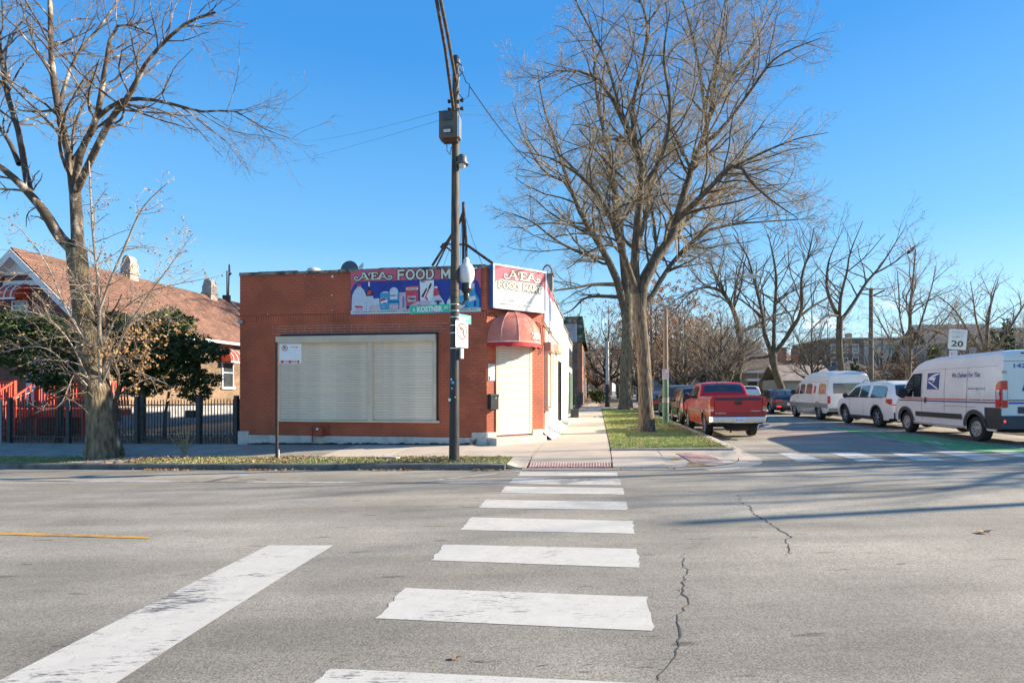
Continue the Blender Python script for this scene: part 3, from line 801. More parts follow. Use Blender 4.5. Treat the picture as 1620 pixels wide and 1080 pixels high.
# ---- verges: grass blades and fallen leaves
def blades(name, area, n, h, mat, wd=0.012, lean=0.5, dens=None):
    u0, u1, v0, v1 = area
    m = int(n * 1.6)
    U_ = nr.uniform(u0, u1, m); V_ = nr.uniform(v0, v1, m)
    cl = np.sin(U_ * 2.3 + 1.3) * np.sin(V_ * 3.1 + U_) + 0.6 * np.sin(U_ * 7.1) * np.sin(V_ * 6.3)
    keep = nr.uniform(-1.3, 1.2, m) < cl + 0.55
    if dens is not None: keep &= dens(U_, V_)
    U_, V_ = U_[keep][:n], V_[keep][:n]; m = len(U_)
    Z = zs(U_, V_) - 0.03
    X, Y = xy(U_, V_)
    hh = h * nr.uniform(.5, 1.3, m); an = nr.uniform(0, 2 * np.pi, m); la = nr.uniform(0, 2 * np.pi, m); ll = hh * nr.uniform(0.1, lean, m)
    dx, dy = np.cos(an) * wd, np.sin(an) * wd
    P = np.stack([np.stack([X - dx, Y - dy, Z], -1), np.stack([X + dx, Y + dy, Z], -1), np.stack([X + np.cos(la) * ll, Y + np.sin(la) * ll, Z + hh], -1)], 1).reshape(-1, 3)
    return tag(fast_mesh(name, P, np.arange(len(P)).reshape(-1, 3), mat), kind='stuff')
def litter(name, area, n, mat, size=0.05, dens=None, zf=zs, lift=0.015):
    u0, u1, v0, v1 = area
    U_ = nr.uniform(u0, u1, n * 3); V_ = nr.uniform(v0, v1, n * 3)
    k = np.ones(len(U_), bool) if dens is None else dens(U_, V_)
    U_, V_ = U_[k][:n], V_[k][:n]; m = len(U_)
    Z = zf(U_, V_) + lift + nr.uniform(0, .02, m)
    X, Y = xy(U_, V_); s = size * nr.uniform(.5, 1.3, m); a = nr.uniform(0, 6.28, m)
    c, s_ = np.cos(a) * s, np.sin(a) * s
    tz = nr.uniform(-.5, .5, (m, 2)) * size
    P = np.stack([np.stack([X + c, Y + s_, Z + tz[:, 0]], -1), np.stack([X - s_ * .6, Y + c * .6, Z + tz[:, 1]], -1), np.stack([X - c, Y - s_, Z + abs(tz[:, 0])], -1), np.stack([X + s_ * .6, Y - c * .6, Z + abs(tz[:, 1])], -1)], 1).reshape(-1, 3)
    return tag(fast_mesh(name, P, np.arange(len(P)).reshape(-1, 4), mat), kind='stuff')
turfU = lines((0.34, 3.24, 0.3))
grid_sheet('lawn', turfU, lines((14.42, 22.0, 0.4), (22.36, 47, 0.8)), zs, turf, lift=-0.01, mask=lambda U, V: ~((V > 22.0) & (V < 22.34)))
grid_sheet('verge', lines((-45, -20, 1), (-20, -1.97, 0.3)), lines((12.18, 13.24, 0.25)), zs, turf, lift=-0.012, mask=lambda U, V: ~((U > -12.9) & (U < -11.0)))
blades('lawn_grass', (0.36, 3.22, 14.42, 22.0), 42000, 0.065, grass_m)
blades('lawn_grass', (0.36, 3.22, 22.4, 46.5), 26000, 0.08, grass_m, 0.022)
nopath = lambda U, V: (U < -12.6) | (U > -11.3)
blades('verge_grass', (-26, -1.98, 12.2, 13.2), 26000, 0.055, grass_dry, dens=nopath)
blades('verge_grass', (-30, -13.5, 12.2, 13.2), 9000, 0.05, grass_m, dens=nopath)
litter('fallen_leaves', (-14, -2.2, 12.2, 13.2), 1000, leaf_tan, 0.045, lambda U, V: nr.uniform(0, 1, len(U)) < np.clip(0.35 + 0.5 * np.sin(U * 1.7 + 2), .15, 1))
litter('fallen_leaves', (-22, -2.0, 12.2, 13.2), 450, leaf_brown, 0.04)
litter('gutter_leaves', (-11, -2.0, 11.72, 11.99), 420, leaf_brown, 0.035, lambda U, V: (np.sin(U * 2.4) > 0.1) | (V > 11.93), zf=zr, lift=0.01)
litter('lawn_leaves', (0.4, 3.2, 14.4, 46), 900, leaf_tan, 0.035)
litter('kerb_leaves', (1.2, 3.3, 13.9, 24), 420, leaf_brown, 0.035, lambda U, V: (U > 2.75) & (V > 14.2), lift=0.03)
litter('yard_leaves', (-26, -10.6, 15.9, 20.5), 2200, leaf_brown, 0.05)
litter('far_leaves', (-1.4, 0.4, 46, 110), 500, leaf_brown, 0.08, lambda U, V: (U > 0.1) | (U < -1.0) | (np.sin(V * .3) > .6))
litter('corner_leaves', (-1.4, 3.4, 11.85, 14.2), 60, leaf_brown, 0.03, lambda U, V: V < 12.1, zf=zr, lift=0.02)
def one_leaf(px, py, lab, s=0.07):
    u_, v_ = gpx(px, py); x, y = xy(u_, v_); z = float(zr(u_, v_)) + 0.008
    mb = MB(); pts = [(-1, 0, .0), (-.45, -.45, .18), (.2, -.5, .1), (.9, -.1, .35), (.3, .4, .12), (-.4, .4, .25)]
    mb.add([(p[0] * s, p[1] * s, p[2] * s) for p in pts] + [(0, 0, .0)], [(6, i, (i + 1) % 6) for i in range(6)])
    mb.tube([(0.9 * s, -.1 * s, .35 * s), (1.4 * s, -.2 * s, .25 * s)], 0.003, 4)
    o = mb.build('fallen_leaf', leaf_brown); o.location = (x, y, z); tag(o, lab, 'leaf')
one_leaf(1556, 843, 'single curled brown leaf lying alone on the right half of the road', 0.085)
one_leaf(720, 1042, 'small orange leaf lying on the near asphalt below the crosswalk bars', 0.035)

# ================================================================ THE CORNER SHOP
BZ0 = -0.35; BTOP = 5.02
shop = thing('corner_shop', 'single storey red painted brick corner shop with rounded pink awning and food mart signs', 'shop building', -3.05, 15.6, 0)
def fx(px, py):     # picture -> local x, z on the front wall
    u_, z_ = plane_px(px, py, 15.6); return u_ + 3.05, z_
XL = -7.5
D = 16.8            # depth to the end of the second section
body = MB()
body.plan([(XL, 0.0), (0, 0.0), (1.43, 1.43), (1.43, 2.30), (XL, 2.30)], BZ0, BTOP - .1)
wall = body.build('brick_wall', red_mortar, shop)
b2 = MB(); b2.plan([(XL + .01, 2.30), (1.425, 2.30), (1.425, 11.9), (XL + .01, 11.9)], BZ0, BTOP - .1)
b2.build('side_wall', white_coat, shop)
b3 = MB(); b3.plan([(XL + .01, 11.9), (1.42, 11.9), (1.42, 16.8), (XL + .01, 16.8)], BZ0, 4.62)
b3.build('rear_wall', white_coat, shop)
# coping
cp = MB()
def coping_run(poly, z, w=0.2, h=0.09):
    for (a, b) in zip(poly[:-1], poly[1:]):
        a = Vector((a[0], a[1], 0)); b = Vector((b[0], b[1], 0)); L = (b - a).length; n = max(1, int(L / 0.62)); d = (b - a) / L; nn = Vector((d.y, -d.x, 0))
        for i in range(n):
            p = a + d * (L * i / n + .004); q = a + d * (L * (i + 1) / n - .004); j = rnd.uniform(-.012, .012); hh = h + rnd.uniform(-.015, .015)
            o = nn * (0.05 + rnd.uniform(-.01, .012)); ii = nn * (-w)
            vs = [p + o, q + o, q + ii, p + ii]
            m_ = MB(); m_.add([(v.x, v.y, z + j * .3) for v in vs] + [(v.x, v.y, z + hh) for v in vs], [(0, 3, 2, 1), (4, 5, 6, 7), (0, 1, 5, 4), (1, 2, 6, 5), (2, 3, 7, 6), (3, 0, 4, 7)])
            m_.build('coping_tile', coping, shop)
coping_run([(XL, 0), (0, 0), (1.43, 1.43), (1.43, 11.9)], BTOP - .1)
coping_run([(1.42, 12.0), (1.42, 16.8)], 4.62)
# bricks: real, proud of the painted mortar
sh_l, sh_t = fx(441, 533); sh_r, _ = fx(691, 527); _, sh_b = fx(560, 664)
sg_l, _ = fx(556, 430); sg_r, sg_t = fx(761.5, 421); _, sg_b = fx(660, 497.5)
bricks = []      # (x, y, z, rot, kind) in the shop frame
BW, BH, PW, PH = 0.196, 0.066, 0.206, 0.0785
SOLD = 3.62
def brick_wall(width, x_of, rot, holes, z0=0.20, z1=4.90):
    r = 0; z = z0
    while z < z1:
        if not (SOLD - .12 < z + PH / 2 < SOLD + .10):
            hz = sorted([(h[0], h[1]) for h in holes if h[2] - .03 < z + PH / 2 < h[3] + .03])
            gaps = []; c = 0.0
            for (a, b_) in hz:
                if a > c: gaps.append((c, a))
                c = max(c, b_)
            if c < width: gaps.append((c, width))
            for (a, b_) in gaps:
                s = math.floor(a / PW - 1) * PW + (PW / 2 if r % 2 else 0)
                while s < b_:
                    l, h_ = max(s + .005, a), min(s + PW - .005, b_)
                    if h_ - l > .03:
                        p = x_of((l + h_) / 2); bricks.append((p[0], p[1], z + PH / 2, rot, 0, (h_ - l) / BW))
                    s += PW
        z += PH; r += 1
    s = 0.04
    while s < width - .03:
        if not any(h[0] - .02 < s < h[1] + .02 and h[2] < SOLD < h[3] for h in holes):
            p = x_of(s); bricks.append((p[0], p[1], SOLD - .01, rot, 1, 1.0))
        s += 0.078
brick_wall(-XL, lambda s: (XL + s, 0.0), 0.0, [(sh_l - XL - .02, sh_r - XL + .05, sh_b - .02, sh_t + .02), (sg_l - XL, sg_r - XL, sg_b, 5.0)], z0=0.22)
c45 = math.sqrt(.5)
brick_wall(2.02, lambda s: (s * c45 - .002, s * c45 + .002), R(45), [(0.28, 1.62, -1, 2.9), (0.07, 1.97, 3.80, 5.0)], z0=0.32)
brick_wall(.85, lambda s: (1.43, 1.43 + s), R(90), [(-.1, .9, 3.75, 5.1)], z0=0.30, z1=4.9)
mb = MB(); mb.box(-BW / 2, BW / 2, -.005, .03, -BH / 2, BH / 2); brick_me = mb.mesh(red_brick)
mb = MB(); mb.box(-.033, .033, -.016, .03, -.10, .10); sold_me = mb.mesh(red_brick)
vis = []
for b_ in bricks:
    x, y = xy(-3.05 + 0, 15.6)
    wx = x + cS * b_[0] + sS * b_[1]; wy = y - sS * b_[0] + cS * b_[1]
    area = 1.0 / (wx * wx + wy * wy) * (1.3 if b_[4] == 0 else 1.0)
    px = 810 + 900 * wx / wy
    hid = (708 < px < 728)
    vis.append((-(area if not hid else 0), b_))
vis.sort(key=lambda t: t[0])
for k, (_, b_) in enumerate(vis[:280]):
    o = link('brick', brick_me if b_[4] == 0 else sold_me, wall)
    o.location = (b_[0], b_[1] , b_[2]); o.rotation_euler = (0, 0, b_[3]); o.scale.x = b_[5]
VV = []; FF = []
for (_, b_) in vis[280:]:
    hw, hh, d = (BW / 2 * b_[5], BH / 2, .005) if b_[4] == 0 else (.033, .10, .016)
    d += rnd.uniform(-.0012, .0012); n0 = len(VV); c_, s_ = math.cos(b_[3]), math.sin(b_[3])
    for (yy, e) in ((0.02, 0), (-d, .0)):
        for (xx, zz) in ((-hw, -hh), (hw, -hh), (hw, hh), (-hw, hh)):
            VV.append((b_[0] + c_ * xx - s_ * yy, b_[1] + s_ * xx + c_ * yy, b_[2] + zz))
    FF += [(n0 + 4, n0 + 5, n0 + 6, n0 + 7), (n0, n0 + 1, n0 + 5, n0 + 4), (n0 + 1, n0 + 2, n0 + 6, n0 + 5), (n0 + 2, n0 + 3, n0 + 7, n0 + 6), (n0 + 3, n0, n0 + 4, n0 + 7)]
tag(fast_mesh('brickwork', np.array(VV), np.array(FF), red_brick, wall), kind='stuff')
# pale repointed joints over the wide shutter
mb = MB()
for r in range(4):
    z = sh_t + 0.09 + r * PH
    x0 = sh_l - (.0 if r % 2 else .2); x1 = sh_r + (.35 if r == 3 else (.30 if r % 2 else .12))
    mb.box(x0 + rnd.uniform(0, .2), x1, -.009, -.001, z - .005, z + .004)
    if r < 3:
        x = x0
        while x < x1:
            if rnd.random() < .82: mb.box(x - .004, x + .004, -.0095, -.001, z, z + PH)
            x += PW
mb.build('repointed_joints', pale_mortar, shop)
# plinth
mb = MB()
mb.box(XL - .03, -.42, -.045, 0.0, BZ0, .19)
mb.box(XL - .035, XL + .30, -.06, 0.0, BZ0 + .001, .30)
mb.box(-.42, .02, -.055, 0.0, BZ0 + .002, .34)
x = XL + .3
mb.build('plinth', plinth_mat, shop, bevel=0.008)
mb = MB()
for i in range(60):
    x = XL + .3 + i * .112
    z = float(zs(-3.05 + x, 15.6))
    mb.box(x, x + .112, -.10 - rnd.uniform(0, .02), -.046, z - .06, z + rnd.uniform(.02, .06))
mb.build('tar_seal', tar, shop)
# stone band end and rusty bolts
mb = MB(); mb.box(XL - .03, XL + .12, -.06, -.017, 3.50, 3.60); mb.build('drip_edge', grey_metal, shop)
mb = MB()
for (px, py, r) in ((526, 437.5, .035), (525, 467, .018), (525, 490, .012), (424, 497, .012), (483, 437, .01), (497, 438, .008)):
    x, z = fx(px, py); mb.lathe([(0, -.012), (r, -.012), (r * 1.05, -.008), (r, .0)], 8, axis='y', off=(x, 0, z))
mb.build('anchor_plate', sign_white, shop)
# --- wide roller shutters
fr = MB()
Y0 = -.075
sm = fx(588, 600)[0]
sb = fx(441, 540)[0]
fr.box(sh_l, sh_r, Y0 - .10, 0, sh_t - .20, sh_t, 0)                       # hood box
hood = fr.build('shutter_hood', shutter_frame, shop, bevel=0.006)
fr = MB()
fr.box(sh_l + .02, sh_l + .10, Y0, 0, sh_b, sh_t - .20)
fr.box(sh_r - .10, sh_r - .0, Y0, 0, sh_b, sh_t - .20)
fr.box(sm - .075, sm + .075, Y0 - .05, 0, sh_b, sh_t - .20)
fr.box(sh_l - .04, sh_r + .10, Y0 - .045, 0, sh_b - .06, sh_b)
fr.box(sm - .008, sm + .008, Y0 - .106, Y0 - .098, sh_t - .20, sh_t)
fr.build('shutter_frame', shutter_frame, shop, bevel=0.004)
mb = MB(); mb.box(sh_l + .1, sh_r + .05, -.07, 0, sh_t + .005, sh_t + .07); mb.box(sh_r + .005, sh_r + .04, -.05, 0, sh_b, sh_t + .07); mb.build('lintel_flashing', tar, shop)
def slats(x0, x1, z0, z1, y, parent, pitch=.0775, mt=None):
    L = x1 - x0; mb = MB()
    prof = [(0.0, 0.0), (-.016, .008), (-.019, pitch * .5), (-.016, pitch - .016), (-.004, pitch - .006), (-.004, pitch), (0.012, pitch), (.012, 0)]
    vs = [(0, p[0], p[1]) for p in prof] + [(L, p[0], p[1]) for p in prof]; n = len(prof)
    mb.add(vs, [(i, (i + 1) % n, (i + 1) % n + n, i + n) for i in range(n)] + [tuple(range(n)), tuple(range(2 * n - 1, n - 1, -1))])
    me = mb.mesh(mt or shutter_mat); z = z0
    while z < z1 - .02:
        o = link('shutter_slat', me, parent); o.location = (x0, y, z); z += pitch
slats(sh_l + .10, sm - .075, sh_b + .003, sh_t - .20, Y0 + .03, shop)
slats(sm + .075, sh_r - .10, sh_b + .003, sh_t - .20, Y0 + .03, shop)
# --- gas meter
gm = MB(); gx, gz = fx(510, 683)
gm.box(gx - .11, gx + .10, -.24, -.06, gz - .12, gz + .14)
gm.lathe([(0, -.27), (.06, -.265), (.07, -.24)], 12, axis='y', off=(gx - .03, 0, gz + .1))
gm.tube([(gx - .25, -.12, gz - .30), (gx - .25, -.12, gz + .2), (gx - .06, -.14, gz + .2), (gx - .06, -.14, gz + .1)], .022, 7)
gm.tube([(gx + .07, -.14, gz + .12), (gx + .07, -.14, gz + .2), (gx + .16, -.1, gz + .2), (gx + .22, -.02, gz + .2), (gx + .22, -.02, gz - .16)], .022, 7)
gmo = thing('gas_meter', 'small red painted gas meter with pipes at the foot of the brick wall', 'gas meter', -3.05, 15.6, 0)
gm.build('meter_body', red_mortar, gmo, bevel=0.01)
mb = MB(); mb.box(gx - .05, gx + .01, -.275, -.266, gz + .08, gz + .13); mb.build('dial', sign_white, gmo)

# --- lettering in a fancy swash slab face
A_L = dict(thick=[(.60, 1.0), (.98, .04)], thin=[(.57, .98), (.28, .20), (.10, .0), (-.16, -.02), (-.36, .16), (-.33, .40), (-.14, .47), (-.02, .34), (-.10, .22)],
           bar=[(.36, .36), (.80, .36)], foot=[(.74, .045), (1.14, .045)], cap=[(.40, .97), (.66, .97)])
def fancy_A(mb, cx, cz, h, y, w, mi, mirror=False, wx=1.0):
    s = -1 if mirror else 1
    def f(pts): return [(s * (p[0] - .5), p[1]) for p in pts]
    for k, (key, ww) in enumerate((('thick', 1.5), ('thin', .95), ('bar', .7), ('foot', .75), ('cap', .75))):
        stroke(mb, f(A_L[key]), w * ww, y - k * .0004, mi, cx, cz, h * wx, h)
def fancy_E(mb, cx, cz, h, y, w, mi, wx=1.0):
    S = [([(.34, .0), (.34, 1.0)], 1.6), ([(.86, .74), (.80, .96), (.50, .97), (.10, .97), (-.06, .84), (-.04, .68), (.08, .66)], .85), ([(.30, .52), (.64, .52)], .75),
         ([(.64, .38), (.64, .66)], .6), ([(.16, .045), (.80, .045), (.90, .28)], .85)]
    for k, (p, ww) in enumerate(S): stroke(mb, [(q[0] - .4, q[1]) for q in p], w * ww, y - k * .0004, mi, cx, cz, h * wx, h)
def fancy_AEA(mb, cx, cz, h, y, mi_in, mi_out, step=0.98, wx=1.0):
    for (mi, w, yy) in ((mi_out, .38 * h, y), (mi_in, .19 * h, y - .004)):
        fancy_A(mb, cx - h * step * wx, cz, h, yy, w, mi, False, wx); fancy_E(mb, cx, cz, h, yy - (.002 if mi == mi_in else 0), w, mi, wx); fancy_A(mb, cx + h * step * wx, cz, h, yy - (.001 if mi == mi_in else 0), w, mi, True, wx)
BLOCK = {'F': [[(0, 0), (0, 1)], [(0, 1), (.62, 1)], [(0, .5), (.54, .5)]],
         'O': [[(.42 + .42 * math.cos(a), .5 + .5 * math.sin(a)) for a in np.linspace(0, 2 * math.pi, 17)]],
         'D': [[(0, 0), (0, 1), (.32, 1)] + [(.32 + .38 * math.cos(a), .5 + .5 * math.sin(a)) for a in np.linspace(math.pi / 2, -math.pi / 2, 9)] + [(0, 0)]],
         'M': [[(0, 0), (0, 1)], [(0, 1), (.42, .25)], [(.42, .25), (.84, 1)], [(.84, 1), (.84, 0)]],
         'A': [[(-.04, 0), (.36, 1)], [(.36, 1), (.76, 0)], [(.12, .32), (.60, .32)]],
         'R': [[(0, 0), (0, 1)], [(0, 1), (.38, 1), (.56, .9), (.60, .74), (.54, .56), (.38, .47), (0, .47)], [(.34, .47), (.66, 0)]],
         'T': [[(.33, 0), (.33, 1)], [(-.04, 1), (.70, 1)]]}
BWID = {'F': .62, 'O': .84, 'D': .70, 'M': .84, 'A': .72, 'R': .64, 'T': .66, ' ': .35}
def block_text(mb, txt, x0, x1, z0, z1, y, mi, w):
    gap = .34; tot = sum(BWID[c] + gap for c in txt) - gap
    sx = (x1 - x0) / tot; sz = z1 - z0; x = x0
    for c in txt:
        for k, st in enumerate(BLOCK.get(c, [])):
            P = [np.array([x + p[0] * sx, z0 + p[1] * sz]) for p in st]
            cl = np.allclose(P[0], P[-1])
            if not cl:     # square ends
                d = P[0] - P[1]; P[0] = P[0] + d / np.linalg.norm(d) * w * .42
                d = P[-1] - P[-2]; P[-1] = P[-1] + d / np.linalg.norm(d) * w * .42
            stroke(mb, [tuple(p) for p in P], w, y - k * .0003, mi)
        x += (BWID[c] + gap) * sx
p_pink = pm('print_pink', (0.62, 0.13, 0.19), 0.5, col2=(0.52, 0.09, 0.13), scale=3)
p_blue = pm('print_blue', (0.02, 0.045, 0.30), 0.5, 0.15, 3)
p_cream = pm('print_cream', (0.66, 0.72, 0.60), 0.5, 0.05, 6)
p_pale = pm('print_pale_blue', (0.50, 0.60, 0.70), 0.5, col2=(0.62, 0.68, 0.74), scale=9)
p_grey = pm('print_lilac', (0.42, 0.42, 0.58), 0.5, col2=(0.60, 0.55, 0.66), scale=12)
p_cyan = pm('print_cyan', (0.02, 0.30, 0.52), 0.5, col2=(0.05, 0.42, 0.66), scale=9)
p_cola = pm('print_cola', (0.05, 0.008, 0.012), 0.5, 0.3, 8)
p_red = pm('print_red', (0.55, 0.03, 0.06), 0.5, col2=(0.62, 0.10, 0.14), scale=14)
p_white = pm('print_white', (0.78, 0.80, 0.80), 0.5, 0.04, 6)
p_shell = pm('print_eggs', (0.72, 0.56, 0.56), 0.5, col2=(0.45, 0.35, 0.45), scale=20)
PM = [p_pink, p_blue, p_cream, blk, p_pale, p_grey, p_cyan, p_cola, p_red, p_white, p_shell]
PINK, BLUE, CREAM, BLK, PALE, LILAC, CYAN, COLA, RED, WHITE, EGG = range(11)
# --- banner over the front wall
ban = thing('shop_banner', 'pink and blue food mart banner with groceries mounted high on the front wall', 'sign', -3.05, 15.6, 0)
bw_, bh_ = sg_r - sg_l, sg_t - sg_b
mb = MB(); mb.box(sg_l, sg_r, -.045, -.018, sg_b, sg_t); mb.build('panel', p_pink, ban)
mb = MB()
def bp(px, py): return fx(px, py)
def poly(mb, pts, y, mi): mb.add([(p[0], y, p[1]) for p in pts], [tuple(range(len(pts)))], mi)
def B_(s, t): return (sg_l + s * bw_, sg_t - t * bh_)
# banner coordinates s 0..1 left to right, t 0..1 top to bottom
def bpoly(pts, k, mi): poly(mb, [B_(*p) for p in pts], -.047 - k * .0015, mi)
top = [(.01 + .06 * (1 - math.cos(a)), .46 - .20 * math.sin(a)) for a in np.linspace(0, math.pi / 2, 7)]
bpoly([(.0, .985)] + [(0.0, .46)] + [(x - .01 if i == 0 else x, y) for i, (x, y) in enumerate(top)] + [(1 - x, y) for x, y in reversed(top)] + [(1, .46), (1, .985)], 0, BLUE)
bpoly([(.0, .885), (1, .885), (1, .97), (0, .97)], 1, CREAM)
def jug(cx, w, t0, t1, k, mi, cap):
    h = t1 - t0
    pts = [(-.12, 0), (-.14, .08), (-.32, .17), (-.46, .34), (-.5, .55), (-.5, .97), (-.42, 1), (.42, 1), (.5, .97), (.5, .55), (.46, .34), (.32, .17), (.14, .08), (.12, 0)]
    bpoly([(cx + p[0] * w, t0 + p[1] * h) for p in pts], k, mi)
    bpoly([(cx - .13 * w, t0 - .03), (cx + .13 * w, t0 - .03), (cx + .14 * w, t0 + .03), (cx - .14 * w, t0 + .03)], k + 1, cap)
def rect(s0, s1, t0, t1, k, mi, sk=0.0): bpoly([(s0 + sk, t0), (s1 + sk, t0), (s1, t1), (s0, t1)], k, mi)
jug(.067, .118, .34, .965, 2, PALE, RED)
bpoly([(.035, .78), (.095, .80), (.095, .86), (.04, .87)], 4, RED); rect(.040, .095, .83, .93, 5, EGG)
# dark soda bottle
bpoly([(.141, .30), (.149, .30), (.153, .42), (.175, .52), (.178, .62), (.178, .88), (.118, .88), (.118, .62), (.121, .52), (.139, .42)], 2, COLA)
rect(.139, .152, .27, .37, 3, WHITE); rect(.118, .178, .58, .70, 3, PALE); bpoly([(.135, .46), (.160, .46), (.165, .55), (.13, .55)], 3, RED)
# egg carton
bpoly([(.126, .655), (.225, .63), (.232, .885), (.128, .885)], 5, PALE); bpoly([(.150, .80), (.17, .77), (.19, .79), (.21, .76), (.225, .79), (.225, .88), (.145, .88)], 6, EGG)
# soda can with round mark
rect(.232, .300, .52, .885, 7, CYAN); bpoly([(.238, .52), (.262, .49), (.29, .49), (.30, .52)], 8, PALE)
cc_, rr_ = (.262, .70), .028
ar = bw_ / bh_
def disc(c, r, k, mi, a0=0, a1=2 * math.pi, n=18): bpoly([(c[0] + r * math.cos(a), c[1] + r * ar * math.sin(a)) for a in np.linspace(a0, a1, n, endpoint=a1 - a0 < 6)], k, mi)
disc(cc_, rr_, 9, WHITE); bpoly([(cc_[0] + rr_ * .95 * math.cos(a), cc_[1] + rr_ * .95 * ar * math.sin(a)) for a in np.linspace(math.pi * .93, math.pi * 1.85, 12)], 10, RED)
bpoly([(cc_[0] + rr_ * .9 * math.cos(a), cc_[1] + rr_ * .9 * ar * math.sin(a)) for a in np.linspace(math.pi * .12, math.pi * .75, 8)], 11, BLUE)
# bean tin
rect(.302, .378, .49, .885, 12, CYAN); disc((.340, .50), .033, 13, PALE, n=14); rect(.312, .368, .53, .66, 14, WHITE); rect(.305, .375, .77, .88, 14, EGG); rect(.302, .378, .70, .73, 14, BLUE)
# carton, red cereal box, tall white cereal box
rect(.382, .436, .52, .885, 11, EGG); rect(.392, .402, .60, .85, 12, LILAC); rect(.408, .416, .60, .85, 12, BLUE); rect(.422, .428, .62, .85, 12, CYAN)
bpoly([(.428, .40), (.530, .38), (.530, .80), (.437, .82)], 13, RED); rect(.436, .528, .42, .475, 15, CREAM); rect(.446, .512, .60, .73, 15, EGG); rect(.455, .470, .63, .70, 16, WHITE); rect(.455, .5, .65, .67, 17, COLA)
bpoly([(.540, .285), (.648, .272), (.648, .80), (.546, .80)], 14, WHITE)
bpoly([(.552, .62), (.590, .44), (.598, .46), (.566, .65)], 16, COLA); bpoly([(.575, .68), (.618, .36), (.628, .35), (.624, .42), (.590, .62), (.606, .70), (.594, .72), (.585, .66)], 17, RED); bpoly([(.605, .44), (.622, .34), (.634, .35), (.620, .45)], 18, COLA)
rect(.549, .574, .29, .315, 16, RED)
# bread bags and jar
bpoly([(.455, .885), (.47, .80), (.52, .73), (.57, .70), (.63, .74), (.645, .885)], 19, LILAC); bpoly([(.49, .84), (.51, .76), (.56, .74), (.60, .80), (.58, .87), (.50, .88)], 20, EGG); rect(.52, .55, .80, .84, 21, BLUE)
bpoly([(.60, .885), (.62, .74), (.65, .62), (.69, .60), (.72, .72), (.745, .885)], 22, PALE); disc((.680, .74), .024, 23, LILAC, n=12); rect(.655, .708, .72, .75, 24, BLK); rect(.672, .69, .75, .84, 24, BLK)
bpoly([(.645, .50), (.655, .45), (.675, .45), (.690, .52), (.692, .62), (.66, .60), (.645, .64)], 18, RED); rect(.652, .676, .41, .45, 19, WHITE)
# detergent bottles
for (cx, w, t0, mi) in ((.855, .09, .60, CYAN), (.935, .105, .46, CYAN)):
    bpoly([(cx - .15 * w, t0), (cx - .2 * w, t0 + .1), (cx - .5 * w, t0 + .2), (cx - .5 * w, .885), (cx + .5 * w, .885), (cx + .5 * w, t0 + .25), (cx + .2 * w, t0 + .1), (cx + .15 * w, t0)], 3 if mi else 4, mi)
    rect(cx - .16 * w, cx + .16 * w, t0 - .1, t0 + .02, 5, PALE); bpoly([(cx - .28 * w, t0 + .2), (cx + .2 * w, t0 + .17), (cx + .28 * w, t0 + .25), (cx - .2 * w, t0 + .30)], 6, WHITE)
    rect(cx - .06 * w + .02, cx + .02 + .08 * w, t0 + .28, .86, 6, BLUE)
for (cx, w, t0) in ((.80, .05, .58), (.77, .05, .66)): jug(cx, w, t0, .885, 2, WHITE, CYAN)
# lettering
yl_ = -.047 - .06
yA, yB = -.052, -.060
def _txt(s, cs, ct, h, k, mi, width=None, off=0.0, shear=0): 
    p = B_(cs, ct); put_text(mb, s, p[0], p[1], h, -.047 - k * .0015, mi, width, off, shear)
p = B_(.178, .225); fancy_AEA(mb, p[0], p[1], .20, -.055, CREAM, BLK, 1.02, 1.5)
q0 = B_(.375, .235); q1 = B_(.965, .045)
block_text(mb, 'FOOD MART', q0[0], q1[0], q0[1], q1[1], -.050, BLK, .105); block_text(mb, 'FOOD MART', q0[0], q1[0], q0[1], q1[1], -.055, CREAM, .058)
_txt('LECHE\u2022HUEVO\u2022SODAS\u2022FRIJOL\u2022CEREAL \u2022PAN\u2022TORTILLAS\u2022JUGOS\u2022WINDEX, ETC', .495, .926, .060, 3, BLUE, bw_ * .95, 0.012)
_txt("BUSH'S", .340, .585, .06, 30, BLUE, .17, 0.02)
_txt("pepsi", .262, .83, .035, 30, WHITE, .08)
_txt('FAMILY SIZE', .482, .447, .03, 30, RED, .26, 0.02)
_txt("Choco", .481, .66, .07, 31, COLA, .2, 0.02)
_txt("Kellogg's", .570, .300, .05, 30, RED, .16, 0, .2)
mb.build('print', PM, ban)

# --- chamfered entrance: its own frame, x along the chamfer
def chm(name, label, cat):
    o = thing(name, label, cat, -3.05, 15.6, 0, rz=R(45)); return o
CL = 1.43 / c45
cs = chm('box_sign', 'white and pink lit box sign over the corner awning', 'sign')
X0, X1, Z0, Z1 = .07, 1.97, 3.80, 5.02
mb = MB(); mb.box(X0, X1, -.22, -.012, Z0, Z1); mb.build('sign_box', pm('sign_box_blue', (0.03, 0.12, 0.36), 0.5, 0.15, 4), cs)
mb = MB()
for a in ((X0 - .01, X1 + .01, Z0 - .01, Z0 + .045), (X0 - .01, X1 + .01, Z1 - .045, Z1 + .01), (X0 - .01, X0 + .035, Z0 + .045, Z1 - .045), (X1 - .035, X1 + .01, Z0 + .045, Z1 - .045)):
    mb.box(a[0], a[1], -.245, -.215, a[2], a[3])
mb.build('sign_frame', sign_white, cs)
mb = MB(); W_, H_ = X1 - X0, Z1 - Z0
def C_(s, t): return (X0 + s * W_, Z1 - t * H_)
poly(mb, [C_(.02, .03), C_(.98, .03), C_(.98, .97), C_(.02, .97)], -.226, 0)
crv = [(.02, .50)] + [(.02 + .12 * (1 - math.cos(a)), .50 - .17 * math.sin(a)) for a in np.linspace(.3, math.pi / 2, 6)]
tp = [(.02, .03), (.98, .03)] + [(1 - x, y) for x, y in crv] + [(x, y) for x, y in reversed(crv)]
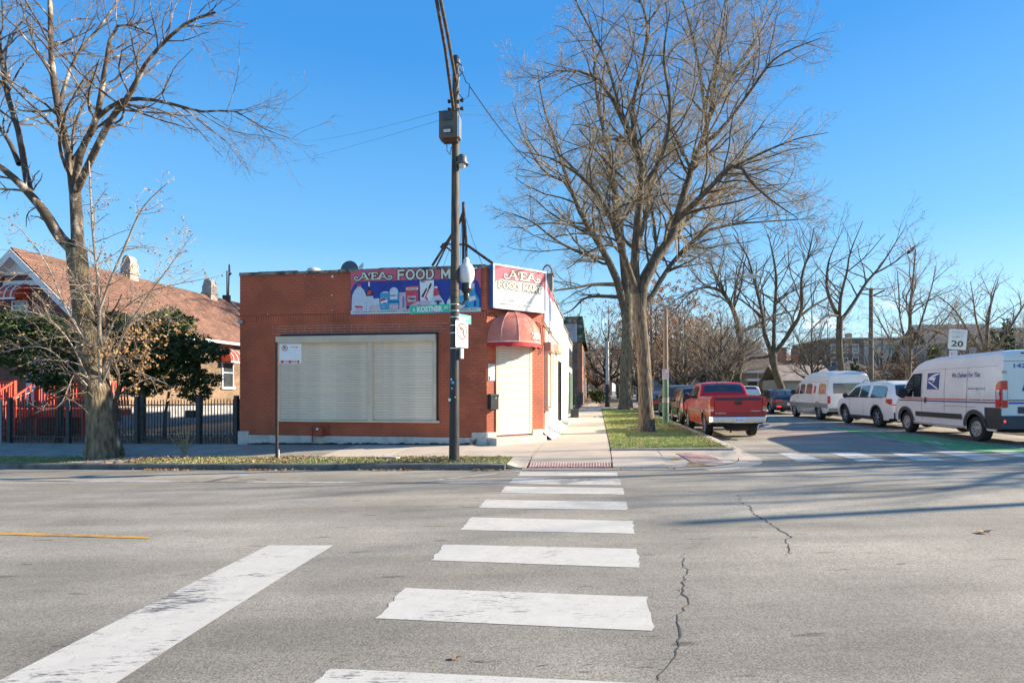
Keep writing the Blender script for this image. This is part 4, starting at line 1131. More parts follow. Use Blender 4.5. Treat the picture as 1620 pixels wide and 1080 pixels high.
# pink header with its curved lower edge, as strips so that the outline stays exact
lo = crv + [(1 - x, y) for x, y in reversed(crv)]
for (a, b) in zip(lo[:-1], lo[1:]):
    if abs(b[0] - a[0]) > 1e-4: poly(mb, [C_(a[0], .03), C_(b[0], .03), C_(b[0], b[1]), C_(a[0], a[1])], -.2275, 1)
p = C_(.53, .29); fancy_AEA(mb, p[0], p[1], .23, -.231, 2, 3, 1.08, 1.45)
def _t2(s, cs_, ct, h, y, mi, width=None, off=0.0):
    p = C_(cs_, ct); put_text(mb, s, p[0], p[1], h, y, mi, width, off)
q0 = C_(.10, .525); q1 = C_(.90, .395)
block_text(mb, 'FOOD MART', q0[0], q1[0], q0[1], q1[1], -.2285, 3, .100); block_text(mb, 'FOOD MART', q0[0], q1[0], q0[1], q1[1], -.2320, 2, .050)
_t2('LECHE\u2022HUEVO\u2022SODAS\u2022FRIJOL\u2022CEREAL', .5, .80, .062, -.229, 4, W_ * .86, .01)
_t2('PAN\u2022TORTILLAS\u2022JUGOS\u2022WINDEX, ETC', .515, .895, .062, -.229, 4, W_ * .84, .01)
face_white = pm('sign_face_white', (0.78, 0.77, 0.74), 0.35, 0.03, 3)
mb.build('sign_face', [face_white, pm('sign_face_pink', (0.66, 0.10, 0.14), 0.4, col2=(0.60, 0.16, 0.20), scale=2), pm('sign_cream', (0.78, 0.76, 0.60), 0.4, 0.04, 4), pm('sign_olive', (0.07, 0.065, 0.03), 0.5, 0.2, 5), pm('sign_grey_print', (0.38, 0.42, 0.38), 0.5, 0.2, 5)], cs)
# roller door
dr = MB()
DX0, DX1, DZ0, DZ1 = .30, 1.60, .24, 2.86
dr.box(DX0 - .0, DX0 + .10, -.035, 0.01, DZ0, DZ1); dr.box(DX1 - .10, DX1, -.035, 0.01, DZ0, DZ1)
entr = bpy.data.objects.new('entrance', None); COL.objects.link(entr); entr.parent = shop; entr.rotation_euler = (0, 0, R(45))
dr.build('door_frame', shutter_frame, entr, bevel=0.004)
def slats2(x0, x1, z0, z1, y, parent): slats(x0, x1, z0, z1, y, parent, .0775, pm('shutter_pale', (0.72, 0.66, 0.56), 0.5, 0.08, 1.5))
slats2(DX0 + .10, DX1 - .10, DZ0, DZ1, -.012, entr)
# plinth + step on the chamfer
for a_ in ((.0, .30, .34), (1.60, 2.0, .36)):
    mb = MB(); mb.box(a_[0], a_[1], -.05, 0, BZ0, a_[2]); mb.build('plinth', plinth_mat, entr, bevel=.006)
mb = MB(); mb.plan([(-.02, -.50), (1.75, -.52), (2.05, -.02), (.02, -.02)], BZ0, .20); mb.build('door_step', plinth_mat, entr, bevel=0.012)
# awning: ribbed quarter dome
aw = chm('awning', 'faded pink domed fabric awning with scalloped red edge over the shop door', 'awning')
awf = pm('awning_fabric', (0.62, 0.17, 0.12), 0.85, col2=(0.70, 0.27, 0.20), scale=2.4)
awr = pm('awning_red', (0.55, 0.025, 0.03), 0.75, 0.15, 5)
AC, AW_, AH_, AD_ = .90, .88, .93, .68
zb = 2.86
def awp(a, e):      # a 0..pi round the front, e 0..pi/2 up
    return (AC - AW_ * math.cos(a) * math.cos(e) , -.02 - AD_ * math.sin(a) * math.cos(e), zb + AH_ * math.sin(e) ** .92)
ng = 5
for g in range(ng):
    mb = MB(); na, ne = 6, 12; vs = []
    for j in range(ne + 1):
        for i in range(na + 1):
            t = i / na; a = math.pi * (g + t) / ng; e = math.pi / 2 * j / ne
            x, y, z = awp(a, e); s = 1 - .035 * math.sin(math.pi * t) * math.cos(e)
            vs.append((AC + (x - AC) * s, y * s, z - .012 * math.sin(math.pi * t)))
    mb.add(vs, [(j * (na + 1) + i, j * (na + 1) + i + 1, (j + 1) * (na + 1) + i + 1, (j + 1) * (na + 1) + i) for j in range(ne) for i in range(na)])
    mb.build('gore', awf, aw, smooth=60)
mb = MB()
for g in range(ng + 1):
    a = math.pi * g / ng
    mb.tube([awp(a, math.pi / 2 * j / 10) for j in range(11)], .010, 5)
mb.build('rib', pm('awning_rib', (0.62, 0.33, 0.27), 0.6, 0.1, 5), aw)
mb = MB(); N_ = 60; vs = []
for i in range(N_ + 1):
    a = math.pi * i / N_; x, y, z = awp(a, 0)
    sc = .105 + .028 * abs(math.sin(a * 9)) + rnd.uniform(0, .008)
    vs += [(x, y, zb + .01), (AC + (x - AC) * 1.01, y * 1.01, zb - sc)]
mb.add(vs, [(2 * i, 2 * i + 1, 2 * i + 3, 2 * i + 2) for i in range(N_)]); mb.build('valance', awr, aw)
mb = MB(); mb.tube([awp(math.pi * i / 30, 0) for i in range(31)], .016, 5); mb.build('hem', pm('awning_hem', (0.7, 0.5, 0.42), 0.7, 0.1, 6), aw)
mb = MB(); V_, F_ = text_mesh('2837', 1, 0.02)
sH = .17 / (V_[:, 1].max() - V_[:, 1].min())
pts_ = []
for p in V_:
    a = math.pi * (.67 + p[0] * sH * 1.25 / (AW_ * math.pi)); e = math.asin(min(.95, (.17 + p[1] * sH) / AH_))
    x, y, z = awp(a, e); pts_.append((AC + (x - AC) * 1.012, y * 1.012 - .004, z))
mb.add(pts_, F_); mb.build('lettering', pm('awning_print', (0.80, 0.76, 0.70), 0.7, 0.05, 6), aw)
# mailbox, notice, wires on the chamfer
mbx = chm('mailbox', 'black wall mailbox left of the corner shutter door', 'mailbox')
mb = MB(); mb.box(.03, .30, -.16, -.01, .98, 1.38); mb.plan([(.02, -.17), (.31, -.17), (.31, -.01), (.02, -.01)], 1.33, 1.41); mb.build('box', black_metal, mbx, bevel=.01)
mb = MB(); mb.box(.19, .22, -.165, -.158, 1.28, 1.32); mb.build('keyhole', grey_metal, mbx)
nt_ = chm('notice', 'weathered pale paper notice stuck on the corner brick above the mailbox', 'poster')
mb = MB(); mb.box(.04, .29, -.016, -.009, 1.78, 2.26); mb.build('sheet', pm('old_paper', (0.45, 0.47, 0.47), 0.8, col2=(0.62, 0.63, 0.62), scale=9, lo=.45, hi=.55), nt_)
mb = MB()
poly(mb, [(.09, 1.83), (.2, 1.82), (.24, 1.96), (.19, 2.08), (.13, 2.07), (.08, 1.98)], -.018, 0); poly(mb, [(.06, 1.80), (.1, 1.80), (.1, 1.9), (.06, 1.9)], -.0185, 1)
mb.build('print', [p_white, tar], nt_)
cab = chm('cable', 'thin black cable looping along the brick under the box sign', 'cable')
mb = MB(); mb.tube([(.02, -.03, 3.62), (.2, -.03, 3.70), (.35, -.035, 3.55), (.45, -.03, 3.58), (.7, -.03, 3.60)], .008, 5); mb.tube([(1.75, -.03, 3.55), (2.0, -.035, 3.42), (2.03, -.03, 2.9), (1.9, -.03, 2.6)], .010, 5)
mb.build('wire', black_metal, cab)
# side wall furniture
def sideobj(name, label, cat): return thing(name, label, cat, -1.62, 15.6, 0)
ss = sideobj('wall_banner', 'faded blue and white banner high on the side wall past the corner', 'sign')
mb = MB(); mb.box(0.012, .05, 1.62, 5.2, 3.58, 4.9, 0)
mb.build('panel', p_pale, ss)
mb = MB()
for i in range(9):
    y0 = 1.7 + i * .38
    mb.box(.05, .053, y0, y0 + .22, 3.7 + rnd.uniform(0, .2), 4.3 + rnd.uniform(0, .3), rnd.choice([1, 4, 6, 9, 6]))
mb.box(.05, .052, 1.65, 5.17, 4.65, 4.88, 0)
mb.build('print', PM, ss)
sh2 = thing('side_shutter', 'tall narrow roller shutter with hood on the side wall beside the corner', 'shutter', -1.62, 15.6, 0)
mb = MB(); mb.box(.0, .22, 1.80, 3.2, 2.72, 3.0); mb.build('hood', pm('hood_brown', (0.42, 0.26, 0.20), 0.6, .1, 5), sh2, bevel=.01)
mb = MB()
z = 1.0
for k in range(24):
    mb.box(.0, .09, 1.88, 3.1, z, z + .055); z += .0725
mb.build('shutter_slats', shutter_mat, sh2)
mb = MB(); mb.box(.0, .13, 1.84, 1.90, .95, 2.72); mb.box(0, .13, 3.1, 3.16, .95, 2.72); mb.box(0, .16, 1.8, 3.2, .88, .95); mb.build('frame', shutter_frame, sh2)
mb = MB(); mb.box(.0, .17, 2.6, 2.62, 0, 0.01)
for k, (ya, yb, za, zb_) in enumerate(((5.2, 6.0, 1.45, 2.95), (6.5, 7.3, 1.45, 2.95))):
    o = thing('side_window', ['shuttered window with cream hood, nearer of the two on the white side wall', 'shuttered window with cream hood, farther of the two on the white side wall'][k], 'window', -1.62, 15.6, 0, group='small shuttered windows on the white side wall')
    m_ = MB(); m_.box(.0, .24, ya - .06, yb + .06, zb_, zb_ + .26); m_.build('hood', shutter_frame, o, bevel=.02)
    m_ = MB()
    for q in range(19): m_.box(.0, .05, ya, yb, za + q * .078, za + q * .078 + .062)
    m_.build('shutter_slats', shutter_mat, o)
o = thing('side_door', 'dark iron security door in the white side wall', 'door', -1.62, 15.6, 0)
m_ = MB(); m_.box(.0, .04, 8.2, 9.2, .2, 2.75); m_.build('door_leaf', black_metal, o)
m_ = MB()
for q in range(9): m_.box(.04, .09, 8.22 + q * .12, 8.24 + q * .12, .25, 2.7)
for q in (.25, 1.2, 2.0, 2.68): m_.box(.04, .1, 8.2, 9.2, q, q + .04)
m_.build('grille', black_metal, o)
m_ = MB(); m_.box(.0, .45, 8.1, 9.4, 0, .2); m_.build('step', plinth_mat, o)
o = thing('wall_pipe', 'thin brown conduit running level along the white side wall', 'pipe', -1.62, 15.6, 0)
m_ = MB(); m_.tube([(.03, 1.5, 3.48), (.03, 8, 3.47), (.03, 11.8, 3.44)], .022, 6); m_.build('pipe', pm('conduit_tan', (0.42, 0.30, 0.17), .6, .1, 6), o)
# roof: chimney stack, vents, steel frame of an old sign
o = thing('chimney', 'square grey block chimney with an arched metal cowl behind the parapet', 'chimney', -1.95, 22.5, 0)
m_ = MB()
for q in range(7): m_.box(-.22, .22, -.22, .22, 4.6 + q * .205, 4.6 + q * .205 + .198)
m_.build('block_stack', pm('grey_block', (0.33, 0.31, 0.28), .95, col2=(.2, .19, .17), scale=5, bump=.4), o)
m_ = MB(); m_.box(-.26, .26, -.26, .26, 6.035, 6.09); m_.tube([(-.2 * math.cos(a), 0, 6.09 + .38 * math.sin(a)) for a in np.linspace(0, math.pi, 13)], .035, 6)
m_.build('cowl', pm('cowl_metal', (0.16, 0.14, 0.12), .7, .2, 6), o)
def roof_thing(name, lab, cat, px, vv, g=None):
    k = (px - 810) / 900; Y = vv / (cS + sS * k); u_, v_ = toU(k * Y, Y); return thing(name, lab, cat, u_, v_, 5.08, group=g)
o = roof_thing('roof_vent', 'pale domed roof vent showing over the left half of the parapet', 'vent', 497, 18.0)
m_ = MB(); m_.lathe([(.16, -.5), (.16, .35), (.26, .38), (.26, .44), (.2, .53), (.08, .575), (0, .58)], 18); m_.build('hood', pm('vent_cream', (0.62, 0.58, 0.48), .5, .08, 4), o, smooth=40)
o = roof_thing('satellite_dish', 'dark grey satellite dish seen from behind above the parapet', 'satellite dish', 551, 17.6)
m_ = MB(); m_.lathe([(0, .0), (.12, .01), (.22, .04), (.30, .09), (.31, .09), (.30, .1), (0, .03)], 24, axis='y', off=(0, 0, .38)); m_.build('dish', pm('dish_grey', (0.10, 0.115, 0.125), .55, .15, 6), o, smooth=40)
m_ = MB(); m_.tube([(0, .02, .38), (0, .3, .1), (0, .3, -.5)], .025, 6); m_.box(-.05, .05, -.3, -.2, .2, .3); m_.tube([(0, -.02, .2), (0, -.25, .25)], .012, 5); m_.build('mount', grey_metal, o)
m_ = MB(); m_.add([(.32, 0, .42), (.40, 0, .50), (.52, 0, .60), (.50, .05, .48), (.47, 0, .36)], [(0, 1, 3, 4), (1, 2, 3)]); m_.build('torn_cover', sign_white, o)
fr_ = thing('steel_sign_frame', 'rusty steel mast frame standing on the shop roof behind the banner', 'sign frame', -3.6, 19.0, 0)
m_ = MB()
def fpx(px, py, dv=0):
    uu, zz = plane_px(px, py, 19.0 + dv); return (uu + 3.6, dv, zz)
m_.tube([fpx(733, 430), fpx(733, 320)], .05, 6); m_.tube([fpx(738, 430), fpx(737.5, 380), fpx(733, 322)], .045, 6)
m_.build('mast', rust_metal, fr_)
m_ = MB()
m_.tube([fpx(684, 420, -.6), fpx(731, 345)], .045, 5); m_.tube([fpx(690, 422, -.6), fpx(728, 347), fpx(733, 333)], .03, 5)
m_.tube([fpx(736, 386), fpx(784, 420)], .05, 5); m_.tube([fpx(700, 386), fpx(740, 387)], .03, 5); m_.tube([fpx(700, 386), fpx(722, 404)], .03, 5); m_.tube([fpx(706, 384), fpx(697, 392)], .05, 5)
m_.tube([fpx(737, 387), fpx(700, 386, .8)], .03, 5)
m_.build('brace', rust_metal, fr_)
m_ = MB()
m_.tube([fpx(734, 335), fpx(748, 380), fpx(765, 424)], .008, 4); m_.tube([fpx(731, 335), fpx(729, 380), fpx(729, 420)], .008, 4); m_.tube([fpx(733, 335), fpx(700, 425)], .006, 4)
m_.build('guy_chain', rust_metal, fr_)
# ================================================================ STREET FURNITURE
def at(px, Y, z=0):          # the point of the ground plane seen in picture column px at distance Y -> (u, v)
    return toU((px - 810) / 900 * Y, Y)
def zat(py, Y): return 1.5 + (618 - py) * Y / 900
# ---- corner pole
PY = 13.0; pu, pv_ = at(718.5, PY); pz = float(zs(pu, pv_))
pole = thing('utility_pole', 'tall dark corner pole with black lower half carrying street signs and arms', 'utility pole', pu, pv_, pz)
pole_up = pm('pole_upper', (0.035, 0.028, 0.022), 0.7, col2=(0.12, 0.09, 0.062), scale=4, bump=.3, bscale=30, stretch=(3, 3, .5), lo=.4, hi=.6)
pole_lo = pm('pole_lower', (0.022, 0.023, 0.026), 0.5, col2=(0.10, 0.075, 0.055), scale=3.5, bump=.3, bscale=30, stretch=(2, 2, .5), lo=.5, hi=.72)
ZT = zat(92, PY) - pz
lx = lambda h: .040 * h / ZT     # slight lean to the right
mb = MB(); mb.tube([(0, 0, -.2), (0, 0, .0), (lx(1), 0, 1.0), (lx(2.7), 0, 2.7)], [.125, .122, .112, .103], 16); mb.build('lower_pole', pole_lo, pole, smooth=60)
mb = MB(); mb.tube([(lx(2.68), 0, 2.68), (lx(5), 0, 5.0), (lx(7.5), 0, 7.5), (lx(ZT), 0, ZT - .15)], [.105, .095, .083, .075], 16); mb.build('upper_pole', pole_up, pole, smooth=60)
mb = MB(); mb.lathe([(.078, ZT - .16), (.10, ZT - .14), (.10, ZT - .05), (.07, ZT + .03), (0, ZT + .05)], 12, off=(lx(ZT), 0, 0)); mb.build('cap', black_metal, pole)
for pyb in (482, 492, 502, 515, 551, 527):
    h = zat(pyb, PY) - pz
    mb = MB(); mb.lathe([(.104, h - .008), (.110, h - .008), (.110, h + .010), (.104, h + .010)], 16, off=(lx(h), 0, 0)); mb.build('steel_band', band_metal, pole)
for pyb in (470, 472.5, 460, 640, 560):
    h = zat(pyb, PY) - pz
    mb = MB(); mb.lathe([(.104, h - .006), (.108, h - .006), (.108, h + .006), (.104, h + .006)], 14, off=(lx(h), 0, 0)); mb.build('dark_band', black_metal, pole)
stick = MB()
for (px, py, s, c) in ((718, 605, .030, 0), (717, 614, .022, 0), (716, 600, .018, 1), (722, 628, .016, 2), (713, 632, .03, 1)):
    h = zat(py, PY) - pz; x = (px - 718.5) / 900 * PY
    stick.box(x - s, x + s, -.118, -.108, h - s, h + s, c)
stick.build('sticker', [pm('sticker_blue', (.12, .38, .6), .5, .3, 30), sign_white, pm('sticker_yellow', (.6, .55, .1), .6, .2, 9)], pole)
for pyb in (160, 173, 152, 167):
    h = zat(pyb, PY) - pz
    mb = MB()
    for s in (-1, 1): mb.lathe([(0, s * .10), (.03, s * .10), (.03, s * .13), (.045, s * .14), (.045, s * .18), (0, s * .18)], 8, axis='x', off=(lx(h), 0, h))
    if pyb in (160, 173): mb.build('insulator', black_metal, pole)
# twin arms rising over the road towards the viewer
def warm(px, py, Y): 
    x = (px - 810) / 900 * Y
    u_, v_ = toU(x, Y); return (u_ - pu, v_ - pv_, zat(py, Y) - pz)
for (a, b, c) in (((719, 186, 12.95), (704, 75, 11.0), (690, -2, 9.6)), ((721, 128, 12.95), (708, 55, 11.0), (697, 0, 9.6))):
    p0, p1, p2 = warm(*a), warm(*b), warm(*c)
    e = tuple(p2[i] + (p2[i] - p1[i]) * .9 for i in range(3))
    mb = MB(); mb.tube([p0, p1, p2, e], [.038, .034, .032, .030], 8); mb.build('arm', pole_up, pole, smooth=60)
def arm_end():
    e = warm(676, -70, 8.4); o = thing('street_light', 'cobra head street light at the end of the pole arms over the road', 'street light', pu + e[0], pv_ + e[1], pz + e[2])
    m = MB(); m.lathe([(0, -.35), (.09, -.3), (.13, 0), (.10, .3), (0, .36)], 10, axis='y'); m.build('housing', grey_metal, o, smooth=50)
    m = MB(); m.lathe([(0, -.10), (.07, -.08), (.10, -.03)], 10, off=(0, .02, -.04)); m.build('lens', clear_light, o)
arm_end()
# loops of cable at the top
mb = MB()
h0 = zat(100, PY) - pz; h1 = zat(125, PY) - pz
mb.tube([(.08, 0, h0 + .02), (.2, -.02, h0 - .1), (.21, -.02, h0 - .22), (.12, 0, h0 - .32), (.09, 0, h0 - .5)], .010, 5)
mb.tube([(.10, 0, h1 - .1), (.12, -.05, h1 - .38), (.24, -.05, h1 - .52), (.34, 0, h1 - .42), (.36, 0, h1 - .16), (.28, 0, h1 - .1), (.2, 0, h1 + .1), (.1, 0, h1 + .25)], .010, 5)
mb.build('cable_loop', black_metal, pole)
def wire(name, lab, pts, r=.008, sag=0.0):
    P = []
    for i in range(13):
        t = i / 12; p = [pts[0][k] * (1 - t) + pts[1][k] * t for k in range(3)]; p[2] -= sag * 4 * t * (1 - t); P.append(p)
    m = MB(); m.tube(P, r, 5); o = m.build(name, black_metal); return tag(o, lab, 'cable')
def W3(px, py, Y): return ((px - 810) / 900 * Y, Y, zat(py, Y))
wire('service_cable', 'dark twisted cable slanting down from the pole top into the big tree', [W3(744, 138, 12.95), W3(842, 262, 20)], .013, .12)
wire('overhead_wire', 'upper thin wire running left from the corner pole', [W3(716, 171, PY), W3(470, 225, 30)], .0035, .15)
wire('overhead_wire', 'lower thin wire running left from the corner pole', [W3(716, 184, PY), W3(430, 262, 34)], .0035, .1)
wire('overhead_wire', 'upper thin wire running right from the corner pole into the tree crown', [W3(723, 167, PY), W3(900, 168, 26)], .0035, .02)
wire('overhead_wire', 'lower thin wire running right from the corner pole into the tree crown', [W3(723, 181, PY), W3(900, 186, 26)], .0035, .02)
# equipment box and dome camera
bx = thing('equipment_box', 'grey metal equipment cabinet strapped high on the corner pole', 'utility box', pu, pv_, pz)
hb, ht_ = zat(228, PY) - pz, zat(188, PY) - pz
gb = pm('box_brown_grey', (0.13, 0.105, 0.085), 0.55, 0.12, 4)
mb = MB(); mb.box(-.26, .17, -.36, -.10, hb, ht_); mb.box(-.27, .18, -.37, -.09, ht_, ht_ + .02); mb.build('cabinet', gb, bx, bevel=.012)
mb = MB(); mb.box(.175, .20, -.34, -.12, hb + .02, ht_ - .1); mb.build('side_panel', band_metal, bx)
for (z0, z1) in ((ht_ - .20, ht_ - .03), (hb + .10, hb + .24)):
    mb = MB(); mb.box(-.15, .04, -.385, -.361, z0, z1); mb.build('vent_cover', pm('vent_blue_grey', (.05, .075, .085), .5, .15, 8), bx)
mb = MB(); mb.box(-.14, .01, -.392, -.386, hb + .105, hb + .165); mb.build('name_plate', sign_white, bx)
mb = MB(); put_text(mb, 'C.P.D.', -.065, hb + .135, .035, -.3935, 0, .11, .01); mb.build('lettering', blk, bx)
mb = MB(); mb.box(-.2, .14, -.3, -.12, hb - .05, hb); mb.build('underside', rust_metal, bx)
mb = MB(); mb.tube([(-.12, -.2, hb - .04), (-.12, -.18, hb - .22), (-.07, -.1, hb - .28), (-.04, -.09, hb - .1)], .010, 5); mb.build('cable', black_metal, bx)
cm = thing('dome_camera', 'grey dome surveillance camera on a bracket below the cabinet', 'camera', pu, pv_, pz)
hc = zat(262, PY) - pz
mb = MB(); mb.box(.05, .15, -.05, .05, hc + .08, hc + .14); mb.build('bracket', grey_metal, cm)
mb = MB(); mb.lathe([(0, hc + .20), (.08, hc + .20), (.11, hc + .16), (.11, hc + .04), (.15, hc + .02), (.15, hc - .01), (.08, hc - .01)], 14, off=(.20, -.05, 0)); mb.build('housing', pm('camera_grey', (.09, .11, .12), .5, .15, 8), cm, smooth=40)
mb = MB(); mb.lathe([(.085, hc - .01), (.08, hc - .06), (.045, hc - .10), (0, hc - .11)], 14, off=(.20, -.05, 0)); mb.build('dome', clear_light, cm, smooth=60)
# acorn lamp
al = thing('acorn_lamp', 'white acorn globe lamp on a dark bracket behind the corner pole', 'street lamp', pu + .19, pv_ + .16, pz)
hl = zat(440, PY + .2) - pz
globe = pm('frosted_globe', (0.74, 0.74, 0.74), 0.35, 0.05, 5, coat=.5)
mb = MB(); mb.lathe([(.10, hl - .15), (.17, hl - .05), (.19, hl + .08), (.18, hl + .2), (.135, hl + .28), (.075, hl + .33), (.07, hl + .40), (.03, hl + .46), (0, hl + .47)], 20, off=(.06, 0, 0)); mb.build('globe', globe, al, smooth=60)
mb = MB()
for k in range(5): mb.lathe([(.190 - .003 * k, hl + .06 + .035 * k), (.194 - .003 * k, hl + .065 + .035 * k), (.190 - .003 * k, hl + .07 + .035 * k)], 20, off=(.06, 0, 0))
mb.build('globe_ring', globe, al)
mb = MB(); mb.lathe([(.0, hl + .47), (.02, hl + .48), (.028, hl + .51), (.012, hl + .53), (.012, hl + .6), (0, hl + .62)], 8, off=(.06, 0, 0)); mb.build('finial', black_metal, al)
mb = MB(); mb.lathe([(.11, hl - .13), (.13, hl - .17), (.12, hl - .25), (.13, hl - .27), (.10, hl - .33), (.06, hl - .37), (.075, hl - .42), (.06, hl - .5), (.03, hl - .52), (0, hl - .52)], 14, off=(.06, 0, 0)); mb.build('socket', pm('lamp_black', (.03, .035, .03), .4, .3, 20), al, smooth=40)
mb = MB(); mb.tube([(-.12, -.1, hl - .58), (-.02, -.03, hl - .62), (.05, 0, hl - .50)], .03, 7); mb.build('bracket', black_metal, al)
# street name and turn signs
def flat_sign(name, lab, cat, u_, v_, z_, w_, h_, rz, mat, rad=.02, group=None, back=None, th=.004):
    o = thing(name, lab, cat, u_, v_, z_, rz=rz, group=group)
    P = []
    for (cx_, cz_, a0) in ((w_ / 2 - rad, h_ / 2 - rad, 0), (-w_ / 2 + rad, h_ / 2 - rad, 90), (-w_ / 2 + rad, -h_ / 2 + rad, 180), (w_ / 2 - rad, -h_ / 2 + rad, 270)):
        for k in range(4): P.append((cx_ + rad * math.cos(R(a0 + 30 * k)), cz_ + rad * math.sin(R(a0 + 30 * k))))
    m = MB(); m.prism(P, -th / 2, th / 2); m.build('plate', mat, o); return o
zk = zat(488.5, PY - .15)
us_, vs2 = at(680, PY - .14)
s1 = flat_sign('street_name_sign', 'green KOSTNER street name plate on the left of the corner pole', 'street sign', us_, vs2, zk, .91, .185, TH + R(-2), sign_green, .004)
s1.rotation_euler[1] = R(-2.2)
mb = MB(); put_text(mb, 'KOSTNER', -.0, .0, .13, -.004, 0, .58, .05); put_text(mb, 'S', -.36, -.01, .07, -.004, 0, .05, .03); put_text(mb, 'AV', .37, .02, .075, -.004, 0, .11, .03, .2); mb.build('lettering', sign_white, s1)
us_, vs2 = at(728, PY); 
s2 = flat_sign('street_name_sign', 'green cross street name plate seen edge-on right of the corner pole', 'street sign', us_ + .02, vs2 + .22, zat(504, PY + .2), .60, .2, R(66), sign_green, .004)
mb = MB(); put_text(mb, '28TH', -.06, .0, .11, -.004, 0, .26, .03); put_text(mb, 'ST', .17, .02, .07, -.004, 0, .09, .03); put_text(mb, 'W', -.25, -.01, .06, -.004, 0, .05, .03); mb.build('lettering', sign_white, s2)
us_, vs2 = at(729.5, PY)
s3 = flat_sign('turn_sign', 'white no left turn sign seen at a slant on the corner pole', 'traffic sign', us_ + .03, vs2 - .05, zat(529, PY), .46, .60, R(66), sign_white, .02)
mb = MB()
for k in range(28):
    a0, a1 = 2 * math.pi * k / 28, 2 * math.pi * (k + 1) / 28
    mb.add([(r_ * math.cos(a), -.004, .07 + r_ * math.sin(a)) for r_, a in ((.19, a0), (.155, a0), (.155, a1), (.19, a1))], [(0, 1, 2, 3)])
mb.add([(-.125, -.0052, .185), (-.105, -.0052, .205), (.125, -.0052, -.045), (.105, -.0052, -.065)], [(0, 1, 2, 3)]); mb.build('prohibition_ring', sign_red, s3)
mb = MB(); stroke(mb, [(.06, -.04), (.06, .10), (.03, .13), (-.03, .13)], .045, -.0045); mb.add([(-.03, -.0045, .075), (-.03, -.0045, .185), (-.115, -.0045, .13)], [(0, 1, 2)]); mb.build('arrow', blk, s3)
mb = MB(); put_text(mb, 'NO LEFT', 0, -.18, .04, -.004, 0, .2, .01); put_text(mb, 'TURN', 0, -.235, .04, -.004, 0, .13, .01); mb.build('lettering', blk, s3)
mb = MB(); mb.box(-.03, .07, .0, .03, -.55, -.32); mb.build('bracket_plate', band_metal, s3)
# ---- no parking sign on its own post
NY = 13.95; nu_, nv_ = at(438, NY); nz = float(zs(nu_, nv_))
np_ = thing('sign_post', 'thin dark metal post on the verge in front of the wide shutter', 'post', nu_, nv_, nz)
ntop = zat(541, NY) - nz
mb = MB(); mb.box(-.030, .030, -.02, .02, -.2, ntop); mb.build('channel', pm('post_dark', (.055, .032, .024), .6, .2, 8), np_)
mb = MB(); mb.box(.024, .06, -.02, .02, -.05, .22); mb.build('anchor', pm('anchor_grey', (.36, .36, .36), .6, .2, 8), np_)
us_, vs2 = at(459, NY - .03)
s4 = flat_sign('parking_sign', 'white and red tow zone no parking sign on the thin post', 'parking sign', us_, vs2, zat(559.5, NY), .525, .50, TH, sign_white, .035)
mb = MB()
for k in range(24):
    a0, a1 = 2 * math.pi * k / 24, 2 * math.pi * (k + 1) / 24
    mb.add([(-.13 + r_ * math.cos(a), -.004, .14 + r_ * math.sin(a)) for r_, a in ((.075, a0), (.060, a0), (.060, a1), (.075, a1))], [(0, 1, 2, 3)])
mb.add([(-.185, -.0055, .185), (-.175, -.0055, .195), (-.075, -.0055, .095), (-.085, -.0055, .085)], [(0, 1, 2, 3)])
mb.box(.02, .15, -.0045, -.0035, .152, .164); mb.add([(.15, -.004, .175), (.15, -.004, .141), (.195, -.004, .158)], [(0, 1, 2)])
rw = .495
mb.box(-rw / 2 + .02, -.155, -.0045, -.003, -.225, -.165); mb.box(-.035, .03, -.0045, -.003, -.225, -.165); mb.box(.175, rw / 2 - .02, -.0045, -.003, -.225, -.165)
put_text(mb, 'TOW', -.095, -.195, .05, -.0045, 0, .105, .02); put_text(mb, 'ZONE', .10, -.195, .05, -.0045, 0, .125, .02)
for (a, b, c, d) in ((-.253, .253, .236, .241), (-.253, .253, -.241, -.236)): mb.box(a, b, -.0045, -.003, c, d)
mb.build('print_red', sign_red, s4)
mb = MB(); put_text(mb, 'P', -.13, .14, .085, -.0048, 0, .05, .03); mb.build('letter', blk, s4)
# ---- right side: green light pole with sign
GY = 24.0; gu, gv = at(1053, GY); gz_ = float(zs(gu, gv))
gp_ = thing('street_light', 'slender green pole with a long curved lamp arm behind the near parkway tree', 'street light', gu, gv, gz_)
grn = pm('pole_green', (0.10, 0.20, 0.12), .55, 0.15, 5); fadep = pm('pole_faded', (.32, .29, .24), .7, .2, 6)
h1 = zat(600, GY) - gz_; ht2 = zat(489, GY) - gz_
mb = MB(); mb.tube([(0, 0, -.1), (0, 0, h1 + .2)], [.135, .115], 12); mb.build('lower_pole', grn, gp_, smooth=60)
mb = MB(); mb.tube([(0, 0, h1 + .2), (0, 0, ht2)], [.112, .075], 12); mb.build('upper_pole', pm('pole_tan', (.20, .15, .10), .7, .2, 6), gp_, smooth=60)
mb = MB(); mb.tube([(0, 0, .9), (0, 0, 1.12)], [.137, .135], 12); mb.build('paint_band', fadep, gp_)
P_ = []
for (px, py) in ((1053, 500), (1056, 488), (1066, 476), (1090, 462), (1130, 448), (1172, 441)): P_.append(((px - 1053) / 900 * GY, 0, zat(py, GY) - gz_))
mb = MB(); mb.tube(P_, .035, 8); mb.build('arm', grey_metal, gp_, smooth=60)
hx = (1172 - 1053) / 900 * GY; hz_ = zat(441, GY) - gz_
mb = MB(); mb.lathe([(0, 0), (.06, .02), (.09, .2), (.09, .45), (.05, .6), (0, .62)], 10, axis='x', off=(hx, 0, hz_)); mb.build('lamp_head', pm('lamp_silver', (.45, .5, .52), .45, .05, 5), gp_, smooth=50)
us_, vs2 = at(1053, GY - .16)
